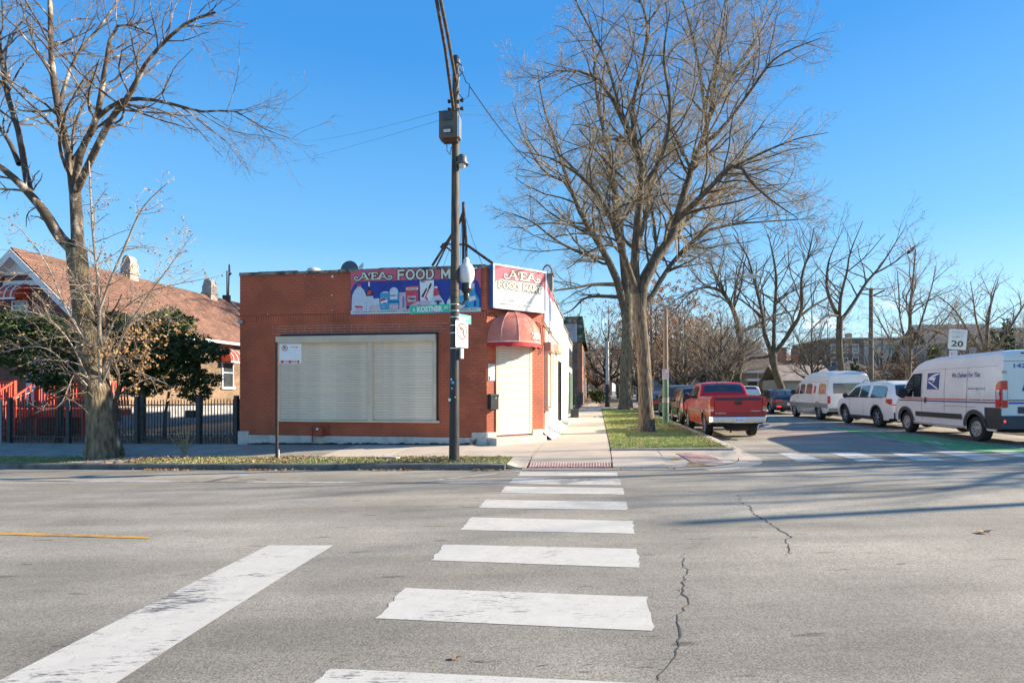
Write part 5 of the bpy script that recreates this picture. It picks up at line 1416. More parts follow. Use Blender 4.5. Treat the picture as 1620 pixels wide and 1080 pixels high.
s5 = flat_sign('parking_sign', 'small white sign with faded red print on the green pole', 'parking sign', us_, vs2, zat(592, GY), .28, .42, TH, pm('sign_faded', (.70, .66, .64), .5, .05, 8), .02)
mb = MB(); mb.box(-.10, -.04, -.005, -.003, .10, .17)
for k in range(5): mb.box(-.10, .10, -.005, -.003, -.15 + k * .045, -.135 + k * .045)
mb.build('print', pm('faded_red', (.6, .25, .28), .6, .1, 8), s5)
# silver twin arm pole along the far pavement
SY = 50.0; su, sv = at(961, SY); sz = float(zs(su, sv))
o = thing('street_light', 'silver twin arm pole with black foot far along the left pavement', 'street light', su, sv, sz)
h = zat(540, SY) - sz
mb = MB(); mb.tube([(0, 0, 2.0), (0, 0, h)], [.17, .12], 10); mb.build('pole', pm('pole_silver', (.50, .50, .48), .5, .08, 5), o, smooth=50)
mb = MB(); mb.tube([(0, 0, -.1), (0, 0, 2.0)], [.22, .18], 10); mb.build('black_base', black_metal, o, smooth=50)
mb = MB(); mb.tube([(-.5, 0, h - 1.0), (0, 0, h - .7), (.9, 0, h - .15), (1.4, 0, h + .1)], .04, 6); mb.build('arm', pm('pole_silver', (.5, .5, .48)), o)
# speed limit
LY = 21.4; lu, lv = at(1508, LY); lz = float(zs(lu, lv))
o = thing('sign_post', 'steel post on the right kerb holding the speed sign behind the mail van', 'post', lu, lv, lz)
mb = MB(); mb.box(-.03, .03, -.02, .02, -.2, zat(524, LY) - lz); mb.build('channel', grey_metal, o)
us_, vs2 = at(1515, LY - .05)
s6 = flat_sign('speed_sign', 'white SPEED LIMIT 20 sign above the mail van', 'traffic sign', us_, vs2, zat(537, LY), .64, .76, TH + R(-6), sign_white, .04)
s6.rotation_euler[1] = R(4.5)
mb = MB(); put_text(mb, '20', .0, -.16, .235, -.004, 0, .42, .03); mb.build('number', pm('print_olive', (.11, .08, .03), .6, .1, 6), s6)
mb = MB(); put_text(mb, 'SPEED', 0, .26, .11, -.004, 0, .44, .004); put_text(mb, 'LIMIT', 0, .10, .11, -.004, 0, .38, .004); mb.build('lettering', pm('print_faded', (.5, .5, .46), .6, .1, 6), s6)
us_, vs2 = at(1508, LY - .06)
s7 = flat_sign('parking_sign', 'small pale sign with red print under the speed sign', 'parking sign', us_, vs2, zat(566, LY), .30, .56, TH, pm('sign_faded', (.7, .66, .64)), .02)
mb = MB(); mb.box(-.09, -.03, -.005, -.003, .12, .2); mb.box(.0, .1, -.005, -.003, .15, .17); mb.box(-.09, .1, -.005, -.003, .06, .08); mb.build('print', pm('faded_red', (.6, .25, .28)), s7)
# stop sign far off
TY = 74; tu, tv = at(1085, TY)
o = thing('stop_sign', 'distant red octagonal STOP sign on the left kerb beyond the parked cars', 'traffic sign', tu, tv, float(zs(tu, tv)))
hh = zat(609, TY) - float(zs(tu, tv))
P_ = [(.42 * math.cos(R(22.5 + 45 * k)), hh + .42 * math.sin(R(22.5 + 45 * k))) for k in range(8)]
mb = MB(); mb.prism(P_, -.03, -.02); mb.build('plate', sign_red, o)
mb = MB(); put_text(mb, 'STOP', 0, hh, .26, -.035, 0, .66, .03); mb.build('lettering', sign_white, o)
mb = MB(); mb.box(-.03, .03, -.02, .02, -.1, hh + .5); mb.build('post', grey_metal, o)
gy2 = 66; u2, v2 = at(1080.5, gy2)
o = thing('street_light', 'distant green pole with a small green name plate left of the stop sign', 'street light', u2, v2, float(zs(u2, v2)))
mb = MB(); mb.tube([(0, 0, 0), (0, 0, 8.2)], [.13, .09], 8); mb.build('pole', grn, o)
mb = MB(); mb.box(.1, .8, -.01, .01, 3.1, 3.3); mb.build('name_plate', sign_green, o)
# utility pole on the right
UY = 48; u2, v2 = at(1378, UY)
o = thing('utility_pole', 'wooden utility pole with a cut cross arm among the right hand trees', 'utility pole', u2, v2, float(zs(u2, v2)))
hz2 = zat(461, UY)
mb = MB(); mb.tube([(0, 0, -.1), (0, 0, hz2)], [.20, .15], 10); mb.build('pole', pm('pole_weathered', (.13, .105, .08), .85, col2=(.24, .20, .16), scale=4), o, smooth=50)
mb = MB(); mb.tube([(-.2, -.2, hz2 - .8), (.95, -.2, hz2 - .25)], .07, 6); mb.tube([(-.9, 0, hz2 + .2), (0, 0, hz2 - .15)], .05, 6); mb.build('cross_arm', pole_up, o)
wire('overhead_wire', 'long thin wire crossing behind the middle trees', [W3(900, 552, 60), W3(1420, 545, 60)], .03, .3)
wire('overhead_wire', 'lower long thin wire crossing behind the middle trees', [W3(905, 560, 62), W3(1300, 556, 62)], .025, .3)

# ================================================================ IRON FENCE
FV = 15.85
fence = thing('iron_fence', 'black iron picket fence along the pavement in front of the brick cottage', 'fence', 0, FV, 0)
def fu(px): return plane_px(px, 600, FV)[0]
posts_px = [5 - 96, 5, 16, 109, 217, 315, 374]
posts_px = [-92, 16, 109, 217, 315, 374]
ft = lambda uu: float(zs(uu, FV))
HP = 1.42
mb = MB(); mb.box(-.055, .055, -.055, .055, -.05, HP); mb.plan([(-.06, -.06), (.06, -.06), (.06, .06), (-.06, .06)], HP, HP + .025); post_me = mb.mesh(fence_metal)
mb = MB(); mb.box(-.010, .010, -.010, .010, .03, 1.30); mb.add([(-.010, -.010, 1.30), (.010, -.010, 1.30), (.010, .010, 1.30), (-.010, .010, 1.30), (0, 0, 1.37)], [(0, 1, 4), (1, 2, 4), (2, 3, 4), (3, 0, 4)]); pick_me = mb.mesh(fence_metal)
pus = [fu(p) for p in posts_px]
for p in pus:
    o = link('post', post_me, fence); o.location = (p, 0, ft(p))
for a, b in zip(pus[:-1], pus[1:]):
    for z_ in (.16, 1.16):
        mb = MB(); za, zb2 = ft(a) + z_, ft(b) + z_
        mb.add([(a + .055, -.018, za), (b - .055, -.018, zb2), (b - .055, .018, zb2), (a + .055, .018, za), (a + .055, -.018, za + .035), (b - .055, -.018, zb2 + .035), (b - .055, .018, zb2 + .035), (a + .055, .018, za + .035)],
                         [(0, 3, 2, 1), (4, 5, 6, 7), (0, 1, 5, 4), (1, 2, 6, 5), (2, 3, 7, 6), (3, 0, 4, 7)]); mb.build('rail', fence_metal, fence)
    n = int((b - a - .1) / .098); st = (b - a) / (n + 1)
    for i in range(1, n + 1):
        o = link('picket', pick_me, fence); o.location = (a + i * st, -.0, ft(a + i * st) + .0)
a = pus[-1]; b = -10.62
for i in range(1, 3):
    o = link('picket', pick_me, fence); o.location = (a + i * .1, 0, ft(a))
o = thing('bollard', 'short pale grey pipe post at the left end of the iron fence', 'bollard', fu(5), FV - .12, ft(fu(5)))
mb = MB(); mb.tube([(0, 0, -.05), (0, 0, 1.32)], .055, 12); mb.lathe([(.065, 1.30), (.065, 1.36), (.03, 1.40), (0, 1.41)], 12); mb.build('pipe', pm('pipe_pale', (.50, .56, .60), .6, .12, 5), o, smooth=50)
o = thing('mailbox', 'small dark box hung on the inside of the iron fence', 'mailbox', fu(296), FV + .1, ft(fu(296)))
mb = MB(); mb.box(-.16, .16, 0, .14, .78, 1.0); mb.build('box', black_metal, o, bevel=.01)
# weeds and saplings of the verge
def weed(name, lab, cat, px, py, h, n, mat, spread=.25, f=zs):
    u_, v_ = gpx(px, py, f); o = thing(name, lab, cat, u_, v_, float(f(u_, v_)) - .01)
    st = MB(); lv = MB()
    for k in range(n):
        a = rnd.uniform(0, 6.28); L = h * rnd.uniform(.5, 1.0); sx_, sy_ = math.cos(a) * spread * rnd.uniform(.3, 1), math.sin(a) * spread * rnd.uniform(.3, 1)
        P = [(sx_ * t, sy_ * t, L * t) for t in (0, .35, .7, 1.0)]
        st.tube(P, [.010, .008, .006, .003], 4)
        for q in range(int(16 * L / .5)):
            t = rnd.uniform(.2, 1); p = Vector((sx_ * t, sy_ * t, L * t)); d = Vector((rnd.uniform(-1, 1), rnd.uniform(-1, 1), rnd.uniform(-.2, .8))).normalized(); e = d.cross(Vector((rnd.uniform(-1, 1), rnd.uniform(-1, 1), 1))).normalized(); s = rnd.uniform(.02, .04)
            lv.add([p, p + d * s + e * s * .4, p + d * s * 2, p + d * s - e * s * .4], [(0, 1, 2, 3)])
    st.build('stem', mat[0], o); tag(lv.build('leaves', mat[1], o), kind='stuff')
weed_leaf = pm('weed_leaf', (.20, .27, .07), .8, .3, 4, coord='World')
weed('shrub', 'spindly green weed growing from the leafy verge right of the big left tree', 'weed', 292, 718, .75, 9, (twig_tan, weed_leaf), .45)
weed('shrub', 'low green suckers at the right foot of the big left tree', 'weed', 182, 722, .28, 12, (twig_tan, weed_leaf), .35)
weed('shrub', 'tiny green weed rooted where the plinth meets the pavement', 'weed', 750, 703.5, .2, 8, (twig_dark, pm('weed_dark', (.06, .11, .03), .8, .3, 4)), .12)
o = thing('verge_stone', 'small pale stone slab lying in the verge near the corner pole', 'stone', *gpx(617, 725, zs), float(zs(*gpx(617, 725, zs))))
mb = MB(); mb.plan([(-.22, -.08), (.18, -.1), (.25, .02), (.1, .1), (-.2, .07)], 0, .05); mb.build('slab', concrete, o)
o = thing('utility_box', 'small dark box at the foot of the far end of the white wall', 'box', -1.25, 31.3, float(zs(-1.25, 31.3)))
mb = MB(); mb.box(-.2, .25, -.2, .2, 0, .42); mb.box(-.22, .27, -.22, .22, .42, .46); mb.build('box', fence_metal, o)

# ================================================================ BRICK COTTAGE
hu_e, hu_r, hv0, hv1, hze, hzr = -20.2, -23.2, 20.0, 43.0, 4.45, 7.2
hu_w = 2 * hu_r - hu_e
HZ = -.35
tan_brick = m_brick('tan_brick', (.66, .47, .30), (.52, .33, .20), (.50, .42, .33), .22, .085)
brown_brick = m_brick('brown_brick', (.20, .075, .05), (.14, .055, .04), (.13, .09, .075))
shingle_r = m_shingle('shingles_red_brown', (.24, .125, .085), (.155, .08, .055))
white_trim = pm('white_trim', (.72, .73, .74), .6, .06, 5)
house = thing('brick_cottage', 'tan brick cottage with long red brown shingle roof and front gable behind the fence', 'house', hu_e, hv0, 0)
W_h = hu_w - hu_e; Lh = hv1 - hv0
mb = MB(); mb.add([(0, .002, .75), (0, Lh, .75), (0, Lh, hze), (0, .002, hze)], [(0, 1, 2, 3)]); mb.box(-.2, 0, .004, Lh, .75, hze); mb.build('side_wall', tan_brick, house)
mb = MB(); mb.box(-.22, .05, -.02, Lh, HZ, .75); mb.build('foundation', pm('foundation_grey', (.24, .25, .26), .9, col2=(.38, .37, .35), scale=2.5, bump=.3), house)
rz_ = hzr - .12
mb = MB(); mb.prism([(0, HZ), (W_h, HZ), (W_h, hze), (W_h / 2, rz_), (0, hze)], 0, .2); mb.build('gable_wall', brown_brick, house)
mb = MB()
ov = .35; sl_ = (hzr - hze) / (W_h / 2)
for s in (0, 1):
    e = (ov, hze - ov * abs(sl_)) if s == 0 else (W_h - ov, hze - ov * abs(sl_))
    if s == 1: e = (W_h - ov, hze - ov * abs(sl_))
    r0 = (W_h / 2, hzr)
    for y0, y1 in ((-.45, Lh),):
        vs = [(e[0], y0, e[1] + .05), (e[0], y1, e[1] + .05), (r0[0], y1, r0[1] + .05), (r0[0], y0, r0[1] + .05)]
        vs += [(p[0], p[1], p[2] - .12) for p in vs]
        mb.add(vs, [(0, 1, 2, 3), (7, 6, 5, 4), (0, 4, 5, 1), (1, 5, 6, 2), (2, 6, 7, 3), (3, 7, 4, 0)])
roof = mb.build('roof', shingle_r, house)
# shingle courses near the viewer are real steps
mbs = MB()
nC = 26
for k in range(nC):
    t0, t1 = k / nC, (k + 1) / nC
    x0 = ov + (W_h / 2 - ov) * t0; x1 = ov + (W_h / 2 - ov) * t1
    z0 = hze - ov * abs(sl_) + .055 + (hzr - hze + ov * abs(sl_)) * t0; z1 = z0 + (hzr - hze + ov * abs(sl_)) / nC
    mbs.add([(x0, -.46, z0 + .018), (x0, Lh, z0 + .018), (x1, Lh, z1 + .002), (x1, -.46, z1 + .002), (x0, -.46, z0), (x0, Lh, z0)], [(0, 1, 2, 3), (4, 5, 1, 0)])
tag(mbs.build('shingle_course', shingle_r, roof), kind='stuff')
# white rake boards and eave gutter
def rake(x0, z0, x1, z1, y0, y1, w, nm='rake_board'):
    m = MB(); m.add([(x0, y0, z0), (x1, y0, z1), (x1, y0, z1 - w), (x0, y0, z0 - w), (x0, y1, z0), (x1, y1, z1), (x1, y1, z1 - w), (x0, y1, z0 - w)], [(0, 1, 2, 3), (7, 6, 5, 4), (0, 4, 5, 1), (3, 2, 6, 7), (0, 3, 7, 4), (1, 5, 6, 2)])
    return m.build(nm, white_trim, house)
zeo = hze - ov * abs(sl_)
rake(ov + .02, zeo + .02, W_h / 2, hzr - .02, -.50, -.462, .32); rake(W_h - ov - .02, zeo + .02, W_h / 2, hzr - .02, -.50, -.462, .32)
rake(.1, hze - .18, W_h / 2, hzr - .26, -.46, -.05, .03, 'soffit'); rake(W_h - .1, hze - .18, W_h / 2, hzr - .26, -.46, -.05, .03, 'soffit')
m = MB(); m.prism([(W_h * .36, hzr - 1.0), (W_h * .64, hzr - 1.0), (W_h / 2, hzr - .30)], -.10, -.03); m.build('gable_panel', white_trim, house)
m = MB(); m.box(ov - .02, ov + .10, -.46, Lh, zeo - .10, zeo + .03); m.build('gutter', white_trim, house)
m = MB(); m.box(0, ov, -.2, Lh, zeo - .02, zeo + .0); m.build('soffit', white_trim, house)
# upstairs and side windows with small striped awnings
def win(parent, x, y, z0, z1, w, face, aw=True, tone=0, mid=None):
    o = bpy.data.objects.new('window', None); COL.objects.link(o); o.parent = parent; o.location = (x, y, 0); o.rotation_euler = (0, 0, 0 if face == 'f' else R(90))
    m = MB(); m.box(-w / 2, w / 2, -.02, .0, z0, z1); m.build('pane', glass_pane, o)
    m = MB()
    for a in ((-w / 2 - .06, -w / 2, z0, z1), (w / 2, w / 2 + .06, z0, z1), (-w / 2 - .06, w / 2 + .06, z1, z1 + .08), (-w / 2, w / 2, (z0 + z1) / 2 + .1, (z0 + z1) / 2 + .15)): m.box(a[0], a[1], -.06, 0, a[2], a[3])
    m.build('frame', white_trim, o)
    m = MB(); m.box(-w / 2 - .14, w / 2 + .14, -.12, 0, z0 - .12, z0 - .0); m.build('sill', white_trim, o)
    if aw:
        red = pm('awning_tin_red', (.52, .06, .03), .5, .12, 5)
        m = MB(); n = 8; vs = []
        for j in range(n + 1):
            t = j / n; a = t * math.pi / 2
            for xx in (-w / 2 - .15, w / 2 + .15): vs.append((xx, -.02 - .62 * math.sin(a) , z1 + .08 + .62 * (math.cos(a)) ** 1.0))
        m.add(vs, [(2 * j, 2 * j + 1, 2 * j + 3, 2 * j + 2) for j in range(n)])
        for sx_ in (-1, 1):
            P = [(sx_ * (w / 2 + .15), -.02 - .62 * math.sin(t * math.pi / 2), z1 + .08 + .62 * math.cos(t * math.pi / 2)) for t in np.linspace(0, 1, 8)] + [(sx_ * (w / 2 + .15), -.02, z1 + .08)]
            m.add(P, [tuple(range(len(P)))])
        m.build('awning', red, o)
        for q in range(3):
            m = MB(); xx = (-.5 + (q + .5) / 3) * (w + .3)
            m.tube([(xx, -.03 - .63 * math.sin(t * math.pi / 2), z1 + .09 + .63 * math.cos(t * math.pi / 2)) for t in np.linspace(0, 1, 9)], .028, 5); m.build('awning_stripe', white_trim, o)
        m = MB(); m.box(-w / 2 - .17, w / 2 + .17, -.67, -.62, z1 + .02, z1 + .09); m.build('awning_trim', white_trim, o)
yw = toU(*[( (359 - 810) / 900 * 31.4), 31.4])[1] - hv0
win(house, 0.01, yw, 1.72, 3.02, .85, 's')
xw_ = plane_px(33, 500, hv0)[0] - hu_e
win(house, xw_, -.01, zat(500, 23.2), zat(478, 23.2), .62, 'f')
m = MB(); m.box(xw_ - .8, xw_ + .9, -.05, 0, zat(452, 23.2), zat(444, 23.2)); m.build('lintel_board', white_trim, house)
x2 = plane_px(60, 600, hv0)[0] - hu_e
m = MB(); m.box(x2 - .5, x2 + .4, -.05, 0, .9, 2.9); m.build('front_door', pm('door_grey', (.42, .46, .52), .6, .1, 4), house)
win(house, plane_px(95, 600, hv0)[0] - hu_e, -.01, 1.4, 2.7, .8, 'f', aw=False)
for (px, k) in ((205, 0), (332, 1)):
    kk = (px - 810) / 900
    Yc = hu_r / (cS * kk - sS); uc, vc_ = toU(kk * Yc, Yc)
    o = bpy.data.objects.new('chimney', None); COL.objects.link(o); o.parent = house; o.location = (uc - hu_e, vc_ - hv0, 0)
    zt = zat([405, 441][k], Yc); s = [.27, .30][k]
    cm_ = pm('chimney_whitewash', (.46, .41, .36), .9, col2=(.26, .22, .19), scale=6, bump=.3)
    m = MB(); m.box(-s, s, -s, s, hzr - .9, zt - .45); m.build('stack', cm_, o)
    m = MB(); m.box(-s - .05, s + .05, -s - .05, s + .05, zt - .95, zt - .85); m.build('cap_course', cm_, o)
    m = MB(); m.prism([(s * .95 * math.cos(a), zt - .45 + .45 * math.sin(a)) for a in np.linspace(0, math.pi, 11)], -s * .8, s * .8); m.build('cowl', cm_, o)
kk = (359 - 810) / 900; Yc = hu_r / (cS * kk - sS); uc, vc_ = toU(kk * Yc, Yc)
o = thing('antenna', 'small roof antenna near the far end of the cottage ridge', 'antenna', uc, vc_, hzr)
m = MB(); m.tube([(0, 0, -.2), (0, 0, 1.9)], .04, 5); m.tube([(.1, 0, .3), (.16, 0, 2.3), (.2, 0, 1.6), (.3, 0, 1.75)], .05, 5); m.box(-.25, .2, -.1, .1, -.1, .35); m.build('mast', rust_metal, o)
# ---- red deck with steps, baluster by baluster
deck = thing('porch_deck', 'bright red painted wooden porch deck with balusters and steps', 'porch', hu_e, hv0, 0)
red_wood = pm('red_wood', (.62, .075, .03), .6, col2=(.50, .05, .025), scale=5, bump=.15, bscale=30)
dv = -2.1
def dxp(px): return plane_px(px, 620, hv0 + dv)[0] - hu_e
dz = zat(648, 18.9 + 1.2); dt = zat(602, 18.9 + 1.2)
xl, xr = dxp(-60), dxp(134)
m = MB()
for q in range(14): m.box(xl, xr, dv + q * .148, dv + q * .148 + .14, dz - .04, dz)
m.build('deck_boards', red_wood, deck)
m = MB(); m.box(xl, xr, dv - .04, dv - .002, dz - .28, dz - .045); m.box(xr + .002, xr + .04, dv, -.05, dz - .28, dz - .045); m.build('rim_joist', red_wood, deck)
xst = dxp(58)
m = MB(); m.box(-.02, .02, -.02, .02, dz + .08, dt - .05); bal_me = m.mesh(red_wood)
for (a, b) in ((xl, dxp(22)), (xst, xr)):
    n = int((b - a) / .13)
    for i in range(n + 1):
        o = link('baluster', bal_me, deck); o.location = (a + (b - a) * i / max(1, n), dv + .04, 0)
    for z_ in (dz + .06, dt - .06):
        m = MB(); m.box(a, b, dv, dv + .08, z_, z_ + .06); m.build('rail', red_wood, deck)
for i in range(14):
    o = link('baluster', bal_me, deck); o.location = (xr - .04, dv + .1 + i * .14, 0)
m = MB(); m.box(xr - .08, xr, dv, -.1, dt - .06, dt); m.build('rail', red_wood, deck)
for p in (xl, xst, xr - .06, dxp(22), (xst + xr) / 2):
    m = MB(); m.box(p - .05, p + .05, dv - .03, dv + .07, HZ, dt + .02); m.build('post', red_wood, deck)
xs0 = dxp(22)
for k in range(5):
    m = MB(); m.box(xs0, xst, dv - .28 * (k + 1), dv - .28 * k, dz - .20 * (k + 1) - .04, dz - .20 * (k + 1)); m.build('step', red_wood, deck)
for xx in (xs0 - .04, xst):
    m = MB(); y1 = dv - 1.4
    m.add([(xx, dv, dt - .06), (xx + .05, dv, dt - .06), (xx + .05, y1, dt - 1.0), (xx, y1, dt - 1.0), (xx, dv, dt + .02), (xx + .05, dv, dt + .02), (xx + .05, y1, dt - .92), (xx, y1, dt - .92)], [(0, 1, 2, 3), (4, 7, 6, 5), (0, 4, 5, 1), (1, 5, 6, 2), (2, 6, 7, 3), (3, 7, 4, 0)])
    m.build('stair_rail', red_wood, deck)
    m = MB(); m.box(xx - .02, xx + .07, y1 - .05, y1 + .05, HZ, dt - .85); m.build('post', red_wood, deck)
    for i in range(8):
        t = (i + .5) / 8; m = MB(); m.box(xx, xx + .04, dv - 1.4 * t - .02, dv - 1.4 * t + .02, dz + .0 - 1.0 * t, dt - .05 - .94 * t); m.build('baluster', red_wood, deck)
# candy striped garland arch with a bell
o = thing('garland_arch', 'red and white striped Christmas garland arch with a gold bell on the porch steps', 'decoration', hu_e + dxp(36), hv0 + dv - 1.5, 0)
Pc = []
for t in np.linspace(0, 1, 19):
    a = t * math.pi
    if t < .45: Pc.append((-.42 + .22 * t / .45, 0, .35 + 1.35 * t / .45))
    else:
        s = (t - .45) / .55; aa = math.pi * (1 - s * 1.05); Pc.append((.10 + .30 * math.cos(aa), 0, 1.70 + .28 * math.sin(aa) - .25 * max(0, s - .75)))
for i in range(len(Pc) - 1):
    m = MB(); m.tube([Pc[i], Pc[i + 1]], .075, 7); m.build('garland_band', sign_white if i % 2 else sign_red, o)
m = MB(); m.lathe([(0, 1.72), (.04, 1.71), (.07, 1.62), (.10, 1.5), (.14, 1.44), (0, 1.44)], 12, off=(.12, 0, -.02)); m.build('bell', pm('bell_gold', (.65, .40, .12), .4, .1, 5), o, smooth=50)
o = thing('snowman_light', 'white string and blue star decoration on the porch rail', 'decoration', hu_e + dxp(62), hv0 + dv - .3, 0)
m = MB(); m.tube([(-1.2, -.9, .7), (-.5, -.5, 1.1), (0, 0, 1.45), (.1, 0, 1.6)], .02, 5); m.tube([(-.6, -.5, 1.05), (-.6, -.5, .6)], .015, 5); m.tube([(-.1, 0, 1.35), (-.1, 0, 1.0)], .015, 5); m.build('string', sign_white, o)
m = MB(); m.lathe([(0, .05), (.09, 0), (0, -.05)], 5, axis='y', off=(.12, 0, 1.62)); m.build('star', pm('star_blue', (.15, .3, .6), .4, .1, 5), o)
# yard path strip
m = thing('path', 'concrete strip in the cottage yard behind the fence', 'path'); m['kind'] = 'structure'; m.location = (0, 0, 0); m.rotation_euler = (0, 0, 0)
slab('slab', [(-17.5, 18.5), (-12.2, 19.5), (-12.2, 20.1), (-17.5, 19.0)], zs, concrete, m, lift=0.01)
# ================================================================ VEHICLES
# local frame of a vehicle: x to its right, y forward (0 = rear bumper), z up from the ground
def paint_mat(name, col, rough=.32, metal=0.0):
    return pm(name, col, rough, 0.05, 1.5, coat=.45, metal=metal, spec=.5)
class Car:
    def __init__(s, name, label, cat, u, v, L, Wd, prof, belt, sill, wheels, r, mats, tumble=.14, rc=.10, taper=(.06, .10), group=None,
                 rz=0.0, bed=None, z=None, crown=.03, arch=1.17, roofz=None, low=.06):
        s.L, s.hw, s.prof, s.belt, s.sill, s.wh, s.r, s.tumble, s.rc, s.tp, s.bed, s.crown = L, Wd / 2, prof, belt, sill, wheels, r, tumble, rc, taper, bed, crown
        s.low = low
        s.ztop = max(p[1] for p in prof); s.ar = r * arch
        z0 = float(zr(u + Wd / 2, v + L / 2)) if z is None else z
        # road slope along the length
        s.o = thing(name, label, cat, u, v, z0, rz=rz, group=group)
        za, zb_ = float(zr(u + Wd / 2, v + wheels[0])), float(zr(u + Wd / 2, v + wheels[1]))
        s.pitch = math.atan2(zb_ - za, wheels[1] - wheels[0]); s.o.location.z = za - math.tan(s.pitch) * wheels[0] + .004
        zl, zr_ = float(zr(u + .2, v + 2)), float(zr(u + Wd - .2, v + 2))
        s.o.rotation_euler = (s.pitch, -math.atan2(zr_ - zl, Wd - .4), ROT + rz)
        s.m = mats
        s.px = np.array([p[0] for p in prof]); s.pz = np.array([p[1] for p in prof])
    def T(s, y): return float(np.interp(y, s.px, s.pz))
    def bot(s, y):
        b = s.sill
        if y < .25 or y > s.L - .2: b = s.sill + .08
        for w in s.wh:
            d = abs(y - w)
            if d < s.ar: b = max(b, s.r + math.sqrt(s.ar ** 2 - d * d))
        return b
    def HW(s, y, z):
        e = 1.0
        if y < .4: e -= s.tp[0] * (1 - y / .4) ** 2
        if y > s.L - .7: e -= s.tp[1] * ((y - (s.L - .7)) / .7) ** 2
        if z > s.belt: e *= 1 - s.tumble * min(1.3, (z - s.belt) / max(.1, s.ztop - s.belt))
        else:
            t = (z - s.sill) / (s.belt - s.sill); e *= 1 - s.low * (1 - min(1, max(0, t) * 1.6)) ** 2 - .015 * max(0, t - .6) / .4
        return s.hw * e
    def section(s, y):
        top = s.T(y); b = min(s.bot(y), top - .02); rc = min(s.rc, (top - b) * .4)
        zc = top - rc; P = []
        zs_ = [b, b + (zc - b) * .2, b + (zc - b) * .4, b + (zc - b) * .6]
        # keep one ring on the belt line where possible
        zs_.append(min(max(s.belt, b + (zc - b) * .65), zc - .01)); zs_ += [b + (zc - b) * .9 if b + (zc - b) * .9 > zs_[-1] else (zs_[-1] + zc) / 2, zc]
        for z in zs_: P.append((s.HW(y, z), z))
        w0 = s.HW(y, zc)
        for k in (1, 2, 3):
            a = k / 3 * math.pi / 2; P.append((w0 - rc * (1 - math.cos(a)) * 1.1, zc + rc * math.sin(a)))
        xr = P[-1][0]
        if s.bed and s.bed[0] <= y <= s.bed[1]:
            P += [(xr - .03, top), (xr - .035, s.bed[2]), (xr * .5, s.bed[2]), (0, s.bed[2])]
        else:
            P += [(xr * .93, top + s.crown * .25), (xr * .75, top + s.crown * .6), (xr * .4, top + s.crown * .9), (0, top + s.crown)]
        return P
    def body(s):
        ys = set(np.round(np.linspace(0, s.L, int(s.L / .09)), 4)) | {round(float(p), 4) for p in s.px}
        for w in s.wh:
            for a in np.linspace(0, math.pi, 17): ys.add(round(w + s.ar * math.cos(a) * .9995, 4))
        if s.bed: ys |= {s.bed[0] - .002, s.bed[0] + .001, s.bed[1] + .002, s.bed[1] - .001}
        ys = sorted(y for y in ys if 0 <= y <= s.L)
        mb = MB(); vs = []; n = None
        for y in ys:
            P = s.section(y); ring = [(p[0], y, p[1]) for p in P] + [(-p[0], y, p[1]) for p in reversed(P[:-1])]
            n = len(ring); vs += ring
        fs = [(i * n + k, i * n + k + 1, (i + 1) * n + k + 1, (i + 1) * n + k) for i in range(len(ys) - 1) for k in range(n - 1)]
        h = n // 2
        for i0 in (0, (len(ys) - 1) * n):
            fs += [(i0 + k, i0 + k + 1, i0 + n - 2 - k, i0 + n - 1 - k) for k in range(h)]
        mb.add(vs, fs); s.b = mb.build('body', s.m['paint'], s.o, smooth=38)
        mb = MB(); z1 = min(s.belt, s.sill + .6)
        mb.box(-s.hw * .78, s.hw * .78, .12, s.L - .15, s.sill - .02, z1 - .1); 
        for w in s.wh: mb.box(-s.hw * .7, s.hw * .7, w - .08, w + .08, s.r - .08, s.r + .08)
        mb.build('underbody', under, s.o)
        return s
    def wheel(s, style='alloy', w=.23):
        r = s.r
        for yy in s.wh:
            for sg in (-1, 1):
                o = bpy.data.objects.new('wheel', None); COL.objects.link(o); o.parent = s.o
                x = sg * (s.hw - .035); o.location = (x, yy, r); o.rotation_euler = (0, 0, 0 if sg < 0 else math.pi)
                if not hasattr(s, 'tm'):
                    m = MB(); m.lathe([(r * .62, .005), (r * .70, -.004), (r * .90, -.004), (r * .97, .02), (r, .05), (r, w - .05), (r * .96, w), (r * .6, w)], 28, axis='x')
                    s.tm = m.mesh(rubber, 35)
                    rr = r * (.70 if style == 'alloy' else .62)
                    m = MB(); m.lathe([(rr + .01, .0), (rr, .01), (rr * .93, .03), (rr * .90, .12), (0, .12)], 24, axis='x')
                    if style == 'alloy':
                        for k in range(6):
                            a = 2 * math.pi * k / 6
                            for dd in (-.12, .12):
                                c, sn = math.cos(a + dd), math.sin(a + dd); c2, s2 = math.cos(a), math.sin(a)
                                m.tube([(.025, c2 * .04, s2 * .04), (.02, c * rr * .94, sn * rr * .94)], .016, 4)
                        m.lathe([(0, .01), (.05, .012), (.06, .04), (.06, .1)], 12, axis='x')
                    else:
                        m.lathe([(rr * .92, .03), (rr * .75, .02), (rr * .45, .025), (rr * .35, .0), (rr * .15, -.012), (0, -.014)], 20, axis='x')
                    s.rm = m.mesh(alloy if style == 'alloy' else steel_w, 35)
                    m = MB()
                    if style == 'alloy': m.lathe([(rr * .92, .075), (0, .08)], 20, axis='x')
                    else:
                        for k in range(8):
                            a = 2 * math.pi * k / 8; m.lathe([(0, .012), (rr * .085, .014), (rr * .09, .03)], 7, axis='x', off=(0, rr * .62 * math.cos(a), rr * .62 * math.sin(a)))
                    s.hm = m.mesh(under)
                link('tyre', s.tm, o); link('rim', s.rm, o); link('rim_hole', s.hm, o)
        return s
    def sx(s, y, z, off): return -(s.HW(y, z) + off)
